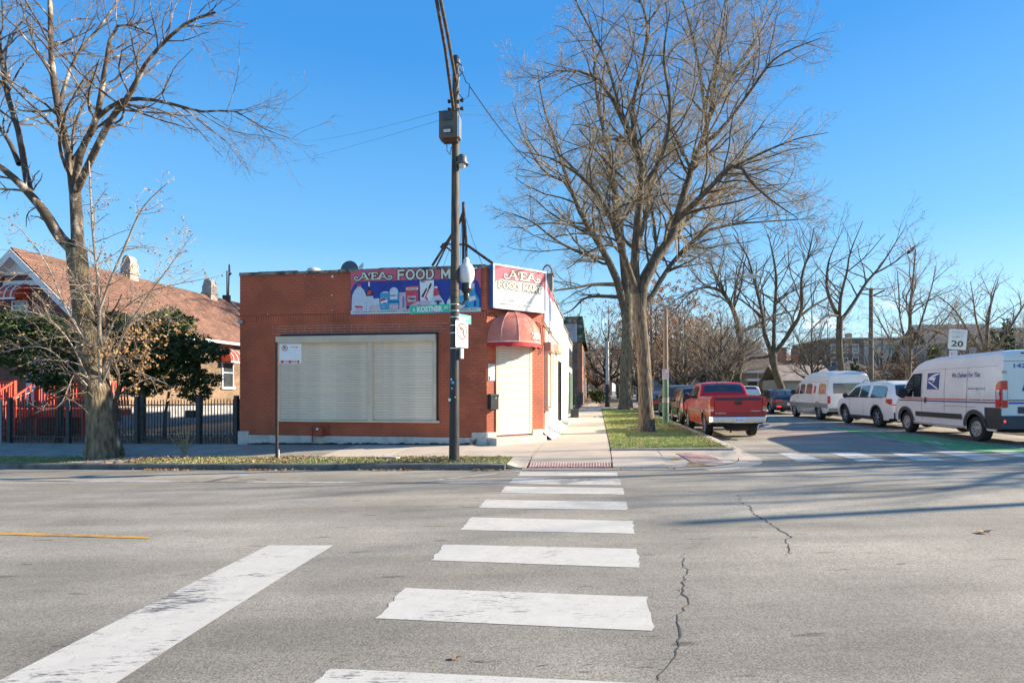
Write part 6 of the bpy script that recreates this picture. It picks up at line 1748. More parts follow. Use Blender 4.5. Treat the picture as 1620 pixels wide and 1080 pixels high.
    def side(s, name, y0, y1, lo, hi, mat, off=.006, sides=(-1, 1), ny=None, nz=3, parent=None, th=.0):
        """patch on the flank between lo(y) and hi(y)"""
        f = lambda q: (lambda y: q) if isinstance(q, (int, float)) else ((lambda y: float(np.interp(y, [p[0] for p in q], [p[1] for p in q]))) if isinstance(q, (list, tuple)) else q)
        lo, hi = f(lo), f(hi); ny = ny or max(2, int((y1 - y0) / .08)); out = []
        for sg in sides:
            mb = MB(); vs = []
            yy = np.linspace(y0, y1, ny + 1)
            for y in yy:
                a, b = lo(y), max(lo(y) + .001, hi(y))
                for k in range(nz + 1):
                    z = a + (b - a) * k / nz; vs.append((sg * (s.HW(y, z) + off), y, z))
            mb.add(vs, [(i * (nz + 1) + k, i * (nz + 1) + k + 1, (i + 1) * (nz + 1) + k + 1, (i + 1) * (nz + 1) + k) for i in range(ny) for k in range(nz)])
            out.append(mb.build(name, mat, parent or s.o, smooth=50))
        return out
    def window(s, y0, y1, margin=.13, lo=None, round_=True, hi=None):
        lo_ = (s.belt + .05) if lo is None else lo
        h = (lambda y: max(lo_ + .005, min((hi if hi else 9), s.T(y) - margin)))
        return s.side('window', y0, y1, lo_, h, car_glass, off=.005)
    def top(s, name, y0, y1, wf, mat, off=.006, nx=8, ny=6, inset=None):
        mb = MB(); vs = []
        for y in np.linspace(y0, y1, ny + 1):
            z = s.T(y); P = s.section(y); xm = P[9][0] * wf
            for i in range(nx + 1):
                x = -xm + 2 * xm * i / nx
                xs = [p[0] for p in P[9:]][::-1]; zs_ = [p[1] for p in P[9:]][::-1]
                vs.append((x, y - off * .7, float(np.interp(abs(x), xs, zs_)) + off))
        mb.add(vs, [(j * (nx + 1) + i, j * (nx + 1) + i + 1, (j + 1) * (nx + 1) + i + 1, (j + 1) * (nx + 1) + i) for j in range(ny) for i in range(nx)])
        return mb.build(name, mat, s.o, smooth=50)
    def rear(s, name, x0, x1, z0, z1, mat, y=-.006, d=.02, rnd_=0):
        mb = MB(); mb.box(x0, x1, y - d, y + .015, z0, z1); return mb.build(name, mat, s.o, bevel=rnd_)
    def arch_trim(s, w=.07, mat=None, off=.012):
        for yy in s.wh:
            for sg in (-1, 1):
                mb = MB(); vs = []
                zlim = s.sill + .02
                A = [a for a in np.linspace(-.35, math.pi + .35, 26) if s.r + (s.ar) * math.sin(a) > zlim]
                for a in A:
                    for rr in (s.ar - .012, s.ar + w):
                        y = min(max(yy + rr * math.cos(a), .02), s.L - .02); z = s.r + rr * math.sin(a); z = max(z, zlim - .03)
                        vs.append((sg * (s.HW(y, z) + off), y, z))
                mb.add(vs, [(2 * i, 2 * i + 1, 2 * i + 3, 2 * i + 2) for i in range(len(A) - 1)]); mb.build('arch_trim', mat or plastic, s.o, smooth=60)
        return s
    def seams(s, ys, z0=None, z1=None):
        for y in ys:
            s.side('door_seam', y - .006, y + .006, z0 or s.sill + .06, z1 or s.belt + .02, under, off=.002, ny=1, nz=8)
    def handles(s, ys, z, mat=None, L=.16):
        for y in ys:
            s.side('door_handle', y - L / 2, y + L / 2, z - .02, z + .02, mat or plastic, off=.03, ny=1, nz=1)
    def mirror(s, y, z, mat, sc=1.0):
        for sg in (-1, 1):
            m = MB(); x = sg * (s.HW(y, z) + .14 * sc)
            m.lathe([(0, -.07 * sc), (.09 * sc, -.07 * sc), (.11 * sc, -.03 * sc), (.09 * sc, .05 * sc), (0, .08 * sc)], 10, axis='y', off=(x, y, z + .04))
            m.tube([(sg * s.HW(y, z) * .97, y, z - .02), (x, y, z)], .03 * sc, 5); m.build('mirror', mat, s.o, smooth=50)
    def plate(s, x, z, txt='', y=-.03, w=.31, h=.155):
        m = MB(); m.box(x - w / 2, x + w / 2, y - .006, y, z - h / 2, z + h / 2); o = m.build('licence_plate', pm('plate_white', (.68, .70, .76), .4, .08, 9), s.o)
        if txt:
            m = MB(); put_text(m, txt, x, z - .01, .06, y - .009, 0, w * .8, .01); m.build('plate_lettering', pm('plate_ink', (.1, .12, .3), .5, .1, 9), s.o)
    def side_text(s, txt, yc, z, h, mat, width=None, shear=0, off=.008, o=0.0):
        V, F = text_mesh(txt, 1, o, 1, shear); H = V[:, 1].max() - V[:, 1].min(); W = V[:, 0].max() - V[:, 0].min(); k = h / H; kx = k if width is None else width / W
        for sg in (-1,):
            m = MB(); m.add([(sg * (s.HW(yc - p[0] * kx, z + p[1] * k) + off), yc + sg * p[0] * kx, z + p[1] * k) for p in V], F); m.build('lettering', mat, s.o)

def contact(px, py, base=zr): return gpx(px, py, base)
CG = 'vehicles parked along the right kerb'
LG = 'vehicles parked along the left kerb'
# ---------------- red pickup
red_p = paint_mat('paint_red', (.48, .006, .014), .26)
c = Car('pickup_truck', 'red extended cab pickup truck with chrome bumper parked nearest on the left', 'pickup truck', 4.39, 18.75, 5.85, 1.84,
        [(0, 1.34), (1.98, 1.34), (2.0, 1.36), (2.02, 1.40), (2.16, 1.66), (2.32, 1.76), (2.7, 1.80), (3.3, 1.79), (3.62, 1.72), (4.25, 1.24), (5.2, 1.16), (5.7, 1.02), (5.82, .85), (5.85, .6)],
        1.16, .42, (1.22, 4.78), .375, dict(paint=red_p), tumble=.17, rc=.09, taper=(.02, .10), bed=(.09, 1.96, .82), group=LG, arch=1.2)
c.body().wheel('alloy', .25)
c.arch_trim(.05, red_p, .03)
c.top('rear_window', 2.04, 2.24, .93, car_glass)
c.window(2.42, 2.98, lo=1.24); c.window(3.02, 4.02, lo=1.24)
c.side('pillar_trim', 2.97, 3.03, 1.2, 1.66, under, off=.008, ny=1)
c.seams([2.12, 3.0, 4.15]); c.handles([3.2], 1.10)
c.side('rub_strip', 1.62, 4.3, .78, .86, pm('strip_grey', (.16, .14, .14), .5, .1, 5), off=.018, nz=1)
c.side('bed_line', .05, 1.95, 1.22, 1.235, pm('red_deep', (.16, .004, .008), .3, .1, 5), off=.004, nz=1)
mb = MB(); mb.box(-.77, .77, -.045, .0, .64, 1.345); tg = mb.build('tailgate', red_p, c.o, bevel=.02)
mb = MB(); mb.box(-.74, .74, -.052, -.044, 1.20, 1.285); mb.build('tailgate_stripe', pm('stripe_dark', (.035, .02, .05), .3, .1, 5), c.o)
mb = MB(); mb.box(-.77, .77, -.047, -.043, .80, .82); mb.box(-.77, .77, -.047, -.043, .70, .715); mb.build('tailgate_crease', pm('red_deep', (.16, .004, .008)), c.o)
mb = MB(); mb.box(-.12, .12, -.065, -.04, 1.06, 1.17); mb.build('tailgate_handle', plastic, c.o, bevel=.015)
mb = MB(); put_text(mb, 'CHEVROLET', .56, .87, .03, -.0475, 0, .32, .02); mb.build('lettering', chrome, c.o)
mb = MB(); put_text(mb, 'SILVERADO', -.58, .80, .03, -.0475, 0, .36, .02); mb.build('lettering', chrome, c.o)
for sg in (-1, 1):
    a, b = sorted((sg * .795, sg * .915))
    for (z0, z1, m_) in ((1.02, 1.26, red_light), (.93, 1.018, amber_light), (.86, .928, clear_light), (.77, .858, red_light)):
        mb = MB(); mb.box(a, b, -.035, .05, z0, z1); mb.build('tail_light', m_, c.o, bevel=.008)
mb = MB(); mb.plan([(-.94, .30), (-.95, -.02), (-.86, -.16), (-.5, -.20), (.5, -.20), (.86, -.16), (.95, -.02), (.94, .30), (.90, .30), (.90, 0), (-.90, 0), (-.90, .30)], .50, .70); mb.build('bumper', chrome, c.o, bevel=.02, smooth=30)
mb = MB(); mb.plan([(-.85, -.15), (.85, -.15), (.85, 0), (-.85, 0)], .695, .712); mb.build('bumper_step', plastic, c.o)
c.plate(0, .60, 'R31 6021', y=-.205)
mb = MB(); mb.box(-.7, .7, -.10, .3, .40, .50); mb.tube([(.52, .0, .42), (.52, -.2, .42)], .04, 8); mb.tube([(-.25, -.1, .4), (-.25, .0, .2)], .03, 5); mb.build('hitch', under, c.o)
mb = MB(); mb.lathe([(0, -.38), (.2, -.36), (.22, 0), (.2, .36), (0, .38)], 12, axis='x', off=(.1, .5, .42)); mb.build('spare_wheel', rubber, c.o)
mb = MB(); mb.tube([(.78, .25, .38), (.80, -.14, .38)], .045, 8); mb.tube([(.6, -.15, .44), (.95, -.15, .44)], .03, 6); mb.build('exhaust_pipe', chrome, c.o)
c.mirror(4.02, 1.28, plastic, 1.25)
for x in (-.14, .05): 
    mb = MB(); mb.box(x, x + .09, 2.28, 2.36, 1.775, 1.80); mb.build('cab_lamp', clear_light, c.o)
c.side('running_board', 1.8, 4.15, .36, .44, red_p, off=.02, nz=1)
c.o.scale.x = .92

def suv(name, label, u, v, L, Wd, H, paint, group, trim=plastic, lower=True, wheels=None, r=.365, wstyle='alloy', prof=None, belt=None, lights=None, rails=False, rz=0, lit=False, cat='suv', wins=None):
    wheels = wheels or (L * .215, L * .215 + L * .57)
    prof = prof or [(0, .80), (.03, .98), (.10, 1.16), (.34, H - .20), (.50, H - .08), (.8, H - .02), (1.8, H), (2.7, H - .03), (3.1, H - .10), (L * .775, 1.16), (L * .93, 1.03), (L * .985, .85), (L, .55)]
    belt = belt or H * .60
    c = Car(name, label, cat, u, v, L, Wd, prof, belt, .30, wheels, r, dict(paint=paint), tumble=.19, rc=.10, taper=(.09, .14), group=group, rz=rz)
    c.body().wheel(wstyle, .22)
    yb = next(p[0] for p in prof if p[1] > belt + .02)
    c.top('rear_window', .13, .33, .86, car_glass)
    ya = 3.05 if L < 4.8 else 3.12
    ws = wins or [(.62, 1.25), (1.36, 2.12), (2.24, ya + .62)]
    for (a, b) in ws: c.window(a, b, margin=.15)
    c.side('window_trim', .60, ya + .55, belt + .025, belt + .05, under, off=.007, nz=1)
    c.seams([1.30, 2.18, ya + .30]); c.handles([1.45, 2.32], belt - .10, paint if not trim is None else None)
    if lower:
        c.arch_trim(.06, trim); c.side('rocker_trim', wheels[0] + c.ar, wheels[1] - c.ar, .29, .42, trim, off=.012, nz=1)
        c.rear('lower_bumper', -c.hw * .88, c.hw * .88, .36, .62, trim, y=-.01, d=.05, rnd_=.02)
    for sg in (-1, 1):
        c.side('tail_light', .02, .34, [(0, belt - .26), (.34, belt - .14)], belt - .01, red_light, off=.012, sides=(sg,))
        a, b = sorted((sg * c.hw * .62, sg * c.hw * .90)); c.rear('tail_light', a, b, belt - .25, min(prof[0][1] + .02, belt - .02), red_light, y=.0, d=.012)
        a, b = sorted((sg * c.hw * .62, sg * c.hw * .84)); c.rear('reflector', a, b, .50, .55, lamp_on if lit else red_light, y=-.06, d=.01)
    c.plate(0, .72, '', y=-.02)
    c.mirror(ya + .42, belt + .06, plastic)
    if rails:
        for sg in (-1, 1):
            m = MB(); x = sg * c.HW(1.5, H - .05) * .93; m.tube([(x, .7, H - .0), (x, .85, H + .06), (x, 2.5, H + .07), (x, 2.7, H + .0)], .02, 5); m.build('roof_rail', grey_metal, c.o)
    return c
# left row beyond the pickup
blackp = paint_mat('paint_black', (.012, .012, .014), .2); darkgreyp = paint_mat('paint_dark_grey', (.055, .058, .065), .25); silverp = paint_mat('paint_silver', (.35, .36, .37), .3, .4)
whitep = paint_mat('paint_white', (.82, .79, .74), .28); navyp = paint_mat('paint_navy', (.015, .025, .045), .2)
suv('parked_suv', 'black compact hatchback parked directly ahead of the red pickup', 4.48, 25.2, 4.45, 1.82, 1.66, blackp, LG, lower=False)
suv('parked_suv', 'tall dark van like car parked second ahead of the red pickup', 4.60, 31.2, 4.9, 1.95, 1.80, darkgreyp, LG, lower=False, rails=True)
def sedan(label, u, v, paint, group, L=4.85, rz=0, wstyle='alloy', lit=False, H=1.48):
    prof = [(0, .82), (.04, .96), (.12, 1.04), (.62, 1.08), (1.28, H - .12), (1.7, H - .03), (2.3, H), (2.85, H - .06), (3.65, 1.02), (4.4, .90), (4.78, .70), (4.85, .45)]
    c = Car('parked_sedan', label, 'sedan', u, v, L, 1.84, prof, .92, .26, (1.0, 3.86), .34, dict(paint=paint), tumble=.26, rc=.09, taper=(.12, .16), group=group, rz=rz)
    c.body().wheel(wstyle, .21)
    c.top('rear_window', .70, 1.26, .86, car_glass); c.top('windscreen', 2.95, 3.6, .88, car_glass)
    c.window(.95, 1.45, margin=.13, lo=.98); c.window(1.52, 2.22, margin=.13, lo=.98); c.window(2.30, 3.35, margin=.13, lo=.98)
    c.seams([1.48, 2.26, 3.3]); c.handles([1.62, 2.42], .86, paint)
    for sg in (-1, 1):
        c.side('tail_light', .02, .30, .74, .90, red_light, off=.01, sides=(sg,))
        a, b = sorted((sg * .42, sg * .80)); c.rear('tail_light', a, b, .76, .90, red_light, y=.0, d=.012)
        if lit:
            a, b = sorted((sg * .5, sg * .74)); c.rear('reflector', a, b, .46, .51, lamp_on, y=-.0, d=.02)
    c.plate(0, .62, '', y=-.01); c.mirror(3.15, .98, plastic)
    return c
sedan('dark grey sedan farthest of the cars in line ahead of the red pickup', 4.3, 37.2, darkgreyp, LG)
# right row, nearest first
# ---------------- mail van
MV_u, MV_v = 11.58, 16.8
c = Car('mail_van', 'white high roof mail van with red and blue stripes and eagle emblem', 'delivery van', MV_u, MV_v, 5.98, 2.04,
        [(0, 2.42), (.04, 2.50), (.3, 2.54), (3.3, 2.53), (3.9, 2.47), (4.3, 2.36), (4.55, 2.20), (5.28, 1.42), (5.7, 1.14), (5.9, .92), (5.97, .70), (5.98, .48)],
        1.35, .34, (1.12, 4.95), .365, dict(paint=paint_mat('paint_van_white', (.80, .765, .71), .32)), tumble=.09, rc=.13, taper=(.005, .13), group=CG, rz=R(-.6), arch=1.2, low=.04)
c.body().wheel('steel', .24)
c.arch_trim(.11, plastic, .03)
blue_p = pm('decal_blue', (.018, .035, .20), .35, .08, 4); red_d = pm('decal_red', (.55, .05, .03), .35, .08, 4); ctx = pm('decal_text_blue', (.08, .10, .24), .4, .08, 4)
c.side('stripe', .04, 5.25, 1.175, 1.21, red_d, nz=1); c.side('stripe', .04, 5.4, 1.105, 1.145, blue_p, nz=1)
for sg in (-1,):
    c.side('window', 4.02, 4.42, 1.30, [(4.02, 1.98), (4.42, 1.98)], car_glass, off=.010, sides=(-1, 1))
    c.side('window', 4.47, 5.05, 1.30, [(4.47, 1.95), (4.62, 1.86), (5.05, 1.42)], car_glass, off=.010, sides=(-1, 1))
    c.side('window_frame', 3.96, 5.12, 1.24, [(3.96, 2.04), (4.5, 2.03), (4.66, 1.92), (5.12, 1.40)], under, off=.006, sides=(-1, 1))
c.top('windscreen', 4.62, 5.22, .95, car_glass)
c.seams([3.92], .5, 2.1); c.seams([2.62, 1.5], .62, 2.15)
c.side('door_handle', 3.62, 3.70, 1.05, 1.25, plastic, off=.03, ny=1, nz=1)
c.side('panel_crease', .2, 4.2, 2.13, 2.14, pm('crease_grey', (.30, .30, .29), .5, .1, 4), off=.003, nz=1)
c.side('door_rail', 1.1, 2.6, .98, .995, pm('crease_grey', (.3, .3, .29)), off=.006, nz=1)
c.side('rub_strip', 1.72, 4.28, .60, .76, plastic, off=.025, nz=2)
c.side('rear_corner_trim', .0, .66, .40, .99, plastic, off=.02, nz=3)
c.side('rocker', 1.6, 4.5, .34, .40, pm('rocker_cream', (.45, .41, .34), .6, .1, 4), off=.006, nz=1)
# emblem: blue square with white eagle head
ey, ez, es = 3.26, 1.50, .68
def epatch(pts, mat, off, nm='emblem'):
    n = len(pts); m = MB(); P = []
    for (a, b) in pts:
        y = ey + es / 2 - a * es; z = ez - es * .0 + (b - 0.0) * es * .78
        P.append((-(c.HW(y, z) + off), y, z))
    m.add(P, [tuple(range(n))]); m.build(nm, mat, c.o)
epatch([(0, 0), (1, 0), (1, 1), (0, 1)], blue_p, .008)
epatch([(.05, .62), (.28, .80), (.60, .92), (.98, .97), (.98, .90), (.62, .80), (.40, .72), (.62, .74), (.72, .74), (.62, .50), (.50, .42), (.40, .40), (.56, .52), (.30, .56), (.10, .56)], sign_white, .011)
epatch([(.06, .50), (.24, .46), (.98, .03), (.86, .02), (.10, .42)], sign_white, .011)
epatch([(.08, .60), (.24, .62), (.22, .585), (.1, .575)], blue_p, .0135)
c.side_text('We Deliver For You.', 1.58, 1.92, .15, ctx, 1.35, .25, o=.012)
c.side_text('www.usps.com', 1.05, 1.50, .075, ctx, .78, .2)
for sg in (-1, 1):
    c.side('tail_light', .0, .19, [(0, 1.02), (.19, 1.0)], [(0, 1.72), (.08, 1.72), (.19, 1.60)], red_light, off=.03, sides=(sg,))
    c.side('reversing_light', .03, .15, 1.22, 1.47, clear_light, off=.036, sides=(sg,))
    a, b = sorted((sg * .87, sg * 1.03)); c.rear('tail_light', a, b, 1.0, 1.72, red_light, y=.0, d=.03, rnd_=.01)
    a, b = sorted((sg * .89, sg * 1.0)); c.rear('reversing_light', a, b, 1.20, 1.48, clear_light, y=-.02, d=.016)
    a, b = sorted((sg * .84, sg * .98)); c.rear('reflector', a, b, .60, .66, lamp_on, y=-.05, d=.015, rnd_=.01)
mb = MB(); mb.plan([(-1.0, .3), (-1.02, 0), (-.95, -.07), (.95, -.07), (1.02, 0), (1.0, .3)], .42, .78); mb.build('bumper', pm('bumper_dark_blue', (.035, .045, .06), .5, .1, 4), c.o, bevel=.02)
c.rear('stripe', -.84, .84, 1.175, 1.21, red_d, y=-.004, d=.006); c.rear('stripe', -.84, .84, 1.095, 1.145, pm('decal_blue_bright', (.02, .10, .45), .35), y=-.004, d=.006)
c.rear('door_recess', -.62, .62, .84, 1.02, pm('bumper_dark_blue', (.035, .045, .06)), y=-.004, d=.012)
c.plate(-.35, .92, '', y=-.02, w=.14, h=.08)
c.rear('door_seam', -.006, .006, .8, 2.42, under, y=-.002, d=.006)
c.rear('door_seam', -.95, .95, 2.24, 2.25, under, y=-.002, d=.004)
c.rear('hinge', -1.0, -.90, 1.92, 1.99, grey_metal, y=-.01, d=.03)
for sg in (-1, 1): c.rear('marker_lamp', sg * .45 - .08, sg * .45 + .08, 2.44, 2.475, pm('marker_dark', (.12, .03, .03), .3, .1, 5), y=-.0, d=.012)
mb = MB(); put_text(mb, '1424359', -.35, 2.12, .12, -.014, 0, .72, .02); mb.build('lettering', pm('decal_blue_mid', (.06, .16, .42), .4, .05, 5), c.o)
m = MB(); m.add([(-.52, -.014, 1.44), (.12, -.014, 1.44), (.12, -.014, 2.0), (-.34, -.014, 2.0)], [(0, 1, 2, 3)], 0); m.add([(-.50, -.018, 1.44), (-.1, -.018, 1.62), (.12, -.018, 1.44)], [(0, 1, 2)], 1)
m.build('emblem', [blue_p, sign_white], c.o)
mb = MB(); put_text(mb, '234', -.93, .91, .10, -.036, 0, .14, .02); mb.build('lettering', sign_white, c.o)
c.mirror(4.75, 1.35, plastic, 1.7); c.o.scale = (.975, .975, .985)
# ---------------- white suv with lit brake lamps
c = suv('parked_suv', 'white suv with black cladding right in front of the mail van', 11.85, 23.15, 5.0, 2.0, 1.79, whitep, CG, wins=[(.36, 1.55), (1.78, 2.50), (2.58, 3.74)], rails=True, r=.385, lit=True, wheels=(1.10, 3.96), rz=R(.4),
        prof=[(0, .90), (.04, 1.05), (.12, 1.24), (.34, 1.64), (.46, 1.73), (.8, 1.78), (1.8, 1.80), (2.7, 1.78), (3.1, 1.70), (3.88, 1.20), (4.62, 1.06), (4.9, .86), (5.0, .55)], belt=1.13)
# ---------------- conversion van
c = Car('conversion_van', 'white raised roof conversion van with grey lower body ahead of the white suv', 'van', 11.82, 28.95, 5.7, 2.0,
        [(0, 1.20), (.04, 1.90), (.10, 2.16), (.28, 2.30), (.9, 2.36), (2.3, 2.37), (3.1, 2.28), (3.7, 2.08), (4.05, 1.88), (4.78, 1.30), (5.35, 1.14), (5.6, .98), (5.68, .8), (5.7, .5)],
        1.24, .34, (1.22, 4.72), .37, dict(paint=paint_mat('paint_cream_white', (.80, .765, .71), .3)), tumble=.17, rc=.14, taper=(.03, .12), group=CG)
c.body().wheel('alloy', .24)
lg = pm('van_lower_grey', (.20, .19, .18), .35, .08, 3, coat=.6)
c.side('lower_band', .05, 5.55, .60, .82, lg, off=.005, nz=2); c.arch_trim(.10, lg, .02)
c.side('lower_band', 1.7, 4.2, .345, .60, pm('van_lower_mid', (.34, .33, .31), .35, .08, 3, coat=.6), off=.006, nz=2)
for (a, b) in ((.28, 1.12), (2.0, 2.82), (3.02, 3.72)): c.side('window', a, b, 1.28, [(a, 1.70), (a + .08, 1.78), (b - .06, 1.80), (b, 1.70)], car_glass, off=.006)
c.side('window', 3.86, 4.62, 1.28, [(3.86, 1.72), (4.1, 1.66), (4.62, 1.32)], car_glass, off=.006)
c.side('side_lamp', 1.55, 1.72, 1.34, 1.64, red_light, off=.012, nz=1)
c.side('side_lamp_surround', 1.50, 1.77, 1.29, 1.69, lg, off=.006, nz=1)
c.side('roof_line', .1, 3.9, 1.86, 1.875, pm('crease_grey', (.3, .3, .29)), off=.006, nz=1)
c.rear('rear_window', -.72, .72, 1.30, 1.78, car_glass, y=.02, d=.03); c.seams([3.80, 1.86])
for sg in (-1, 1):
    a, b = sorted((sg * .86, sg * .98)); c.rear('tail_light', a, b, .82, 1.18, red_light, y=.02, d=.03)
c.rear('bumper', -.95, .95, .42, .60, lg, y=-.02, d=.08, rnd_=.02)
c.plate(0, .72, '', y=.0); c.mirror(4.25, 1.32, plastic, 1.3); c.handles([3.92], 1.1)
c.side('step', 2.0, 4.1, .25, .32, grey_metal, off=.04, nz=1)
# ---------------- dark sedan and small white suv
sedan('dark blue sedan between the conversion van and the small white suv', 11.55, 36.6, navyp, CG, L=4.85, lit=True, wstyle='alloy', H=1.50)
suv('parked_suv', 'small boxy white suv farthest ahead in the right hand line', 10.75, 42.8, 4.45, 1.82, 1.78, whitep, CG, lower=True,
    prof=[(0, 1.02), (.04, 1.20), (.12, 1.50), (.24, 1.68), (.5, 1.75), (2.4, 1.76), (2.75, 1.68), (3.3, 1.14), (4.2, 1.02), (4.4, .8), (4.45, .5)], belt=1.10, wins=[(.45, 1.05), (1.15, 1.85), (1.95, 3.1)])
# ---------------- a white pickup crossing at the far end
def far_pickup():
    k = (948 - 810) / 900; Y = 150; u_, v_ = toU(k * Y, Y)
    c = Car('pickup_truck', 'tiny white pickup far away at the end of the left pavement', 'pickup truck', u_ + .2, v_, 5.3, 1.9,
            [(0, 1.25), (1.9, 1.25), (2.05, 1.7), (3.3, 1.72), (4.0, 1.2), (5.1, 1.1), (5.3, .6)], 1.1, .4, (1.2, 4.1), .36, dict(paint=whitep), rz=R(100)); c.body().wheel('alloy')
    c.window(2.4, 3.6)
    c.o.rotation_euler = (0, 0, ROT + R(100)); c.o.location.z = float(zs(u_, v_)) 
far_pickup()
# ================================================================ TREES
def tubes(P, Rr, S):
    """P (B,K,3), Rr (B,K) -> verts, faces of B tubes with S sides"""
    B, K, _ = P.shape
    T = np.empty_like(P); T[:, 1:-1] = P[:, 2:] - P[:, :-2]; T[:, 0] = P[:, 1] - P[:, 0]; T[:, -1] = P[:, -1] - P[:, -2]
    T /= np.linalg.norm(T, axis=2, keepdims=True) + 1e-9
    ref = np.where(np.abs(T[:, :1, 2:3]) > .8, np.array([1., .2, 0]), np.array([0.1, .2, 1.]))
    E = np.cross(T, ref); E /= np.linalg.norm(E, axis=2, keepdims=True) + 1e-9
    G = np.cross(T, E)
    a = np.arange(S) * 2 * np.pi / S
    V = P[:, :, None] + Rr[:, :, None, None] * (E[:, :, None] * np.cos(a)[:, None] + G[:, :, None] * np.sin(a)[:, None])
    V = V.reshape(-1, 3)
    b, k, s = np.meshgrid(np.arange(B), np.arange(K - 1), np.arange(S), indexing='ij')
    i0 = b * K * S + k * S; s2 = (s + 1) % S
    F = np.stack([i0 + s, i0 + s2, i0 + S + s2, i0 + S + s], -1).reshape(-1, 4)
    return V, F
def resample(pts, K):
    pts = np.asarray(pts, float)
    # smooth with Catmull-Rom, then even spacing
    n = len(pts); out = []
    for i in range(n - 1):
        p0, p1, p2, p3 = pts[max(i - 1, 0)], pts[i], pts[i + 1], pts[min(i + 2, n - 1)]
        for t in np.linspace(0, 1, 8, endpoint=False):
            out.append(.5 * ((2 * p1) + (-p0 + p2) * t + (2 * p0 - 5 * p1 + 4 * p2 - p3) * t * t + (-p0 + 3 * p1 - 3 * p2 + p3) * t ** 3))
    out.append(pts[-1]); out = np.array(out)
    d = np.r_[0, np.cumsum(np.linalg.norm(np.diff(out[:, :3], axis=0), axis=1))]
    q = np.linspace(0, d[-1], K)
    return np.stack([np.interp(q, d, out[:, j]) for j in range(out.shape[1])], 1)
def spawn(P, Rr, per_m, ratio, ang, rr, K, wig, up, rng, t0=.2, minlen=.25, rmin=.004, side=None, lmax=9):
    """children of branches P (B,K0,3)"""
    B, K0, _ = P.shape
    L = np.linalg.norm(np.diff(P, axis=1), axis=2).sum(1)
    n = np.maximum(1, (L * per_m * rng.uniform(.8, 1.2, B)).astype(int))
    idx = np.repeat(np.arange(B), n); m = len(idx)
    t = t0 + (1 - t0) * rng.uniform(0, 1, m) ** .9; t = np.clip(t, 0, .985)
    x = t * (K0 - 1); i = x.astype(int); i = np.minimum(i, K0 - 2); f = (x - i)[:, None]
    p0 = P[idx, i] * (1 - f) + P[idx, i + 1] * f
    tan = P[idx, i + 1] - P[idx, i]; tan /= np.linalg.norm(tan, axis=1, keepdims=True) + 1e-9
    pr = (Rr[idx, i] * (1 - f[:, 0]) + Rr[idx, i + 1] * f[:, 0])
    rv = rng.normal(size=(m, 3)); rv[:, 2] += .25
    perp = rv - (rv * tan).sum(1, keepdims=True) * tan; perp /= np.linalg.norm(perp, axis=1, keepdims=True) + 1e-9
    an = np.radians(rng.uniform(ang[0], ang[1], m))[:, None]
    d = tan * np.cos(an) + perp * np.sin(an)
    ln = np.minimum(L[idx] * ratio, lmax) * (1 - .55 * t) * rng.uniform(.6, 1.25, m); ln = np.maximum(ln, minlen)
    C = np.empty((m, K, 3)); C[:, 0] = p0
    step = (ln / (K - 1))[:, None]
    cv = rng.normal(size=(m, 3)) * wig * .4
    for k in range(1, K):
        d = d + cv + rng.normal(size=(m, 3)) * wig; d[:, 2] += up
        d /= np.linalg.norm(d, axis=1, keepdims=True)
        C[:, k] = C[:, k - 1] + d * step
    r0 = np.minimum(pr * rr, ln * .022 + .003); r0 = np.maximum(r0, rmin)
    RR = r0[:, None] * np.linspace(1, .35, K)[None]; RR = np.maximum(RR, rmin * .7)
    return C, RR
def tree_meshes(limbs, levels, seed, K0=14):
    rng = np.random.default_rng(seed)
    P = np.stack([resample(l, K0) for l in limbs]); Rr = P[:, :, 3]; P = P[:, :, :3]
    out = [(P, Rr)]
    cur = (P, Rr)
    for lv in levels:
        cur = spawn(cur[0], cur[1], rng=rng, **lv); out.append(cur)
    return out
def join(parts):
    V = []; F = []; n = 0
    for v, f in parts: V.append(v); F.append(f + n); n += len(v)
    return np.concatenate(V), np.concatenate(F)
def leaves_at(P, n, size, rng, droop=.0):
    B, K, _ = P.shape
    b = rng.integers(0, B, n); k = rng.integers(K // 2, K, n); p = P[b, k] + rng.normal(size=(n, 3)) * size * .8; p[:, 2] -= droop * rng.uniform(0, 1, n)
    a = rng.normal(size=(n, 3)); a /= np.linalg.norm(a, axis=1, keepdims=True); c = np.cross(a, rng.normal(size=(n, 3))); c /= np.linalg.norm(c, axis=1, keepdims=True) + 1e-9
    s = (size * rng.uniform(.5, 1.2, n))[:, None]
    V = np.stack([p - a * s, p + c * s * .55, p + a * s, p - c * s * .55], 1).reshape(-1, 3)
    return V, np.arange(len(V)).reshape(-1, 4)
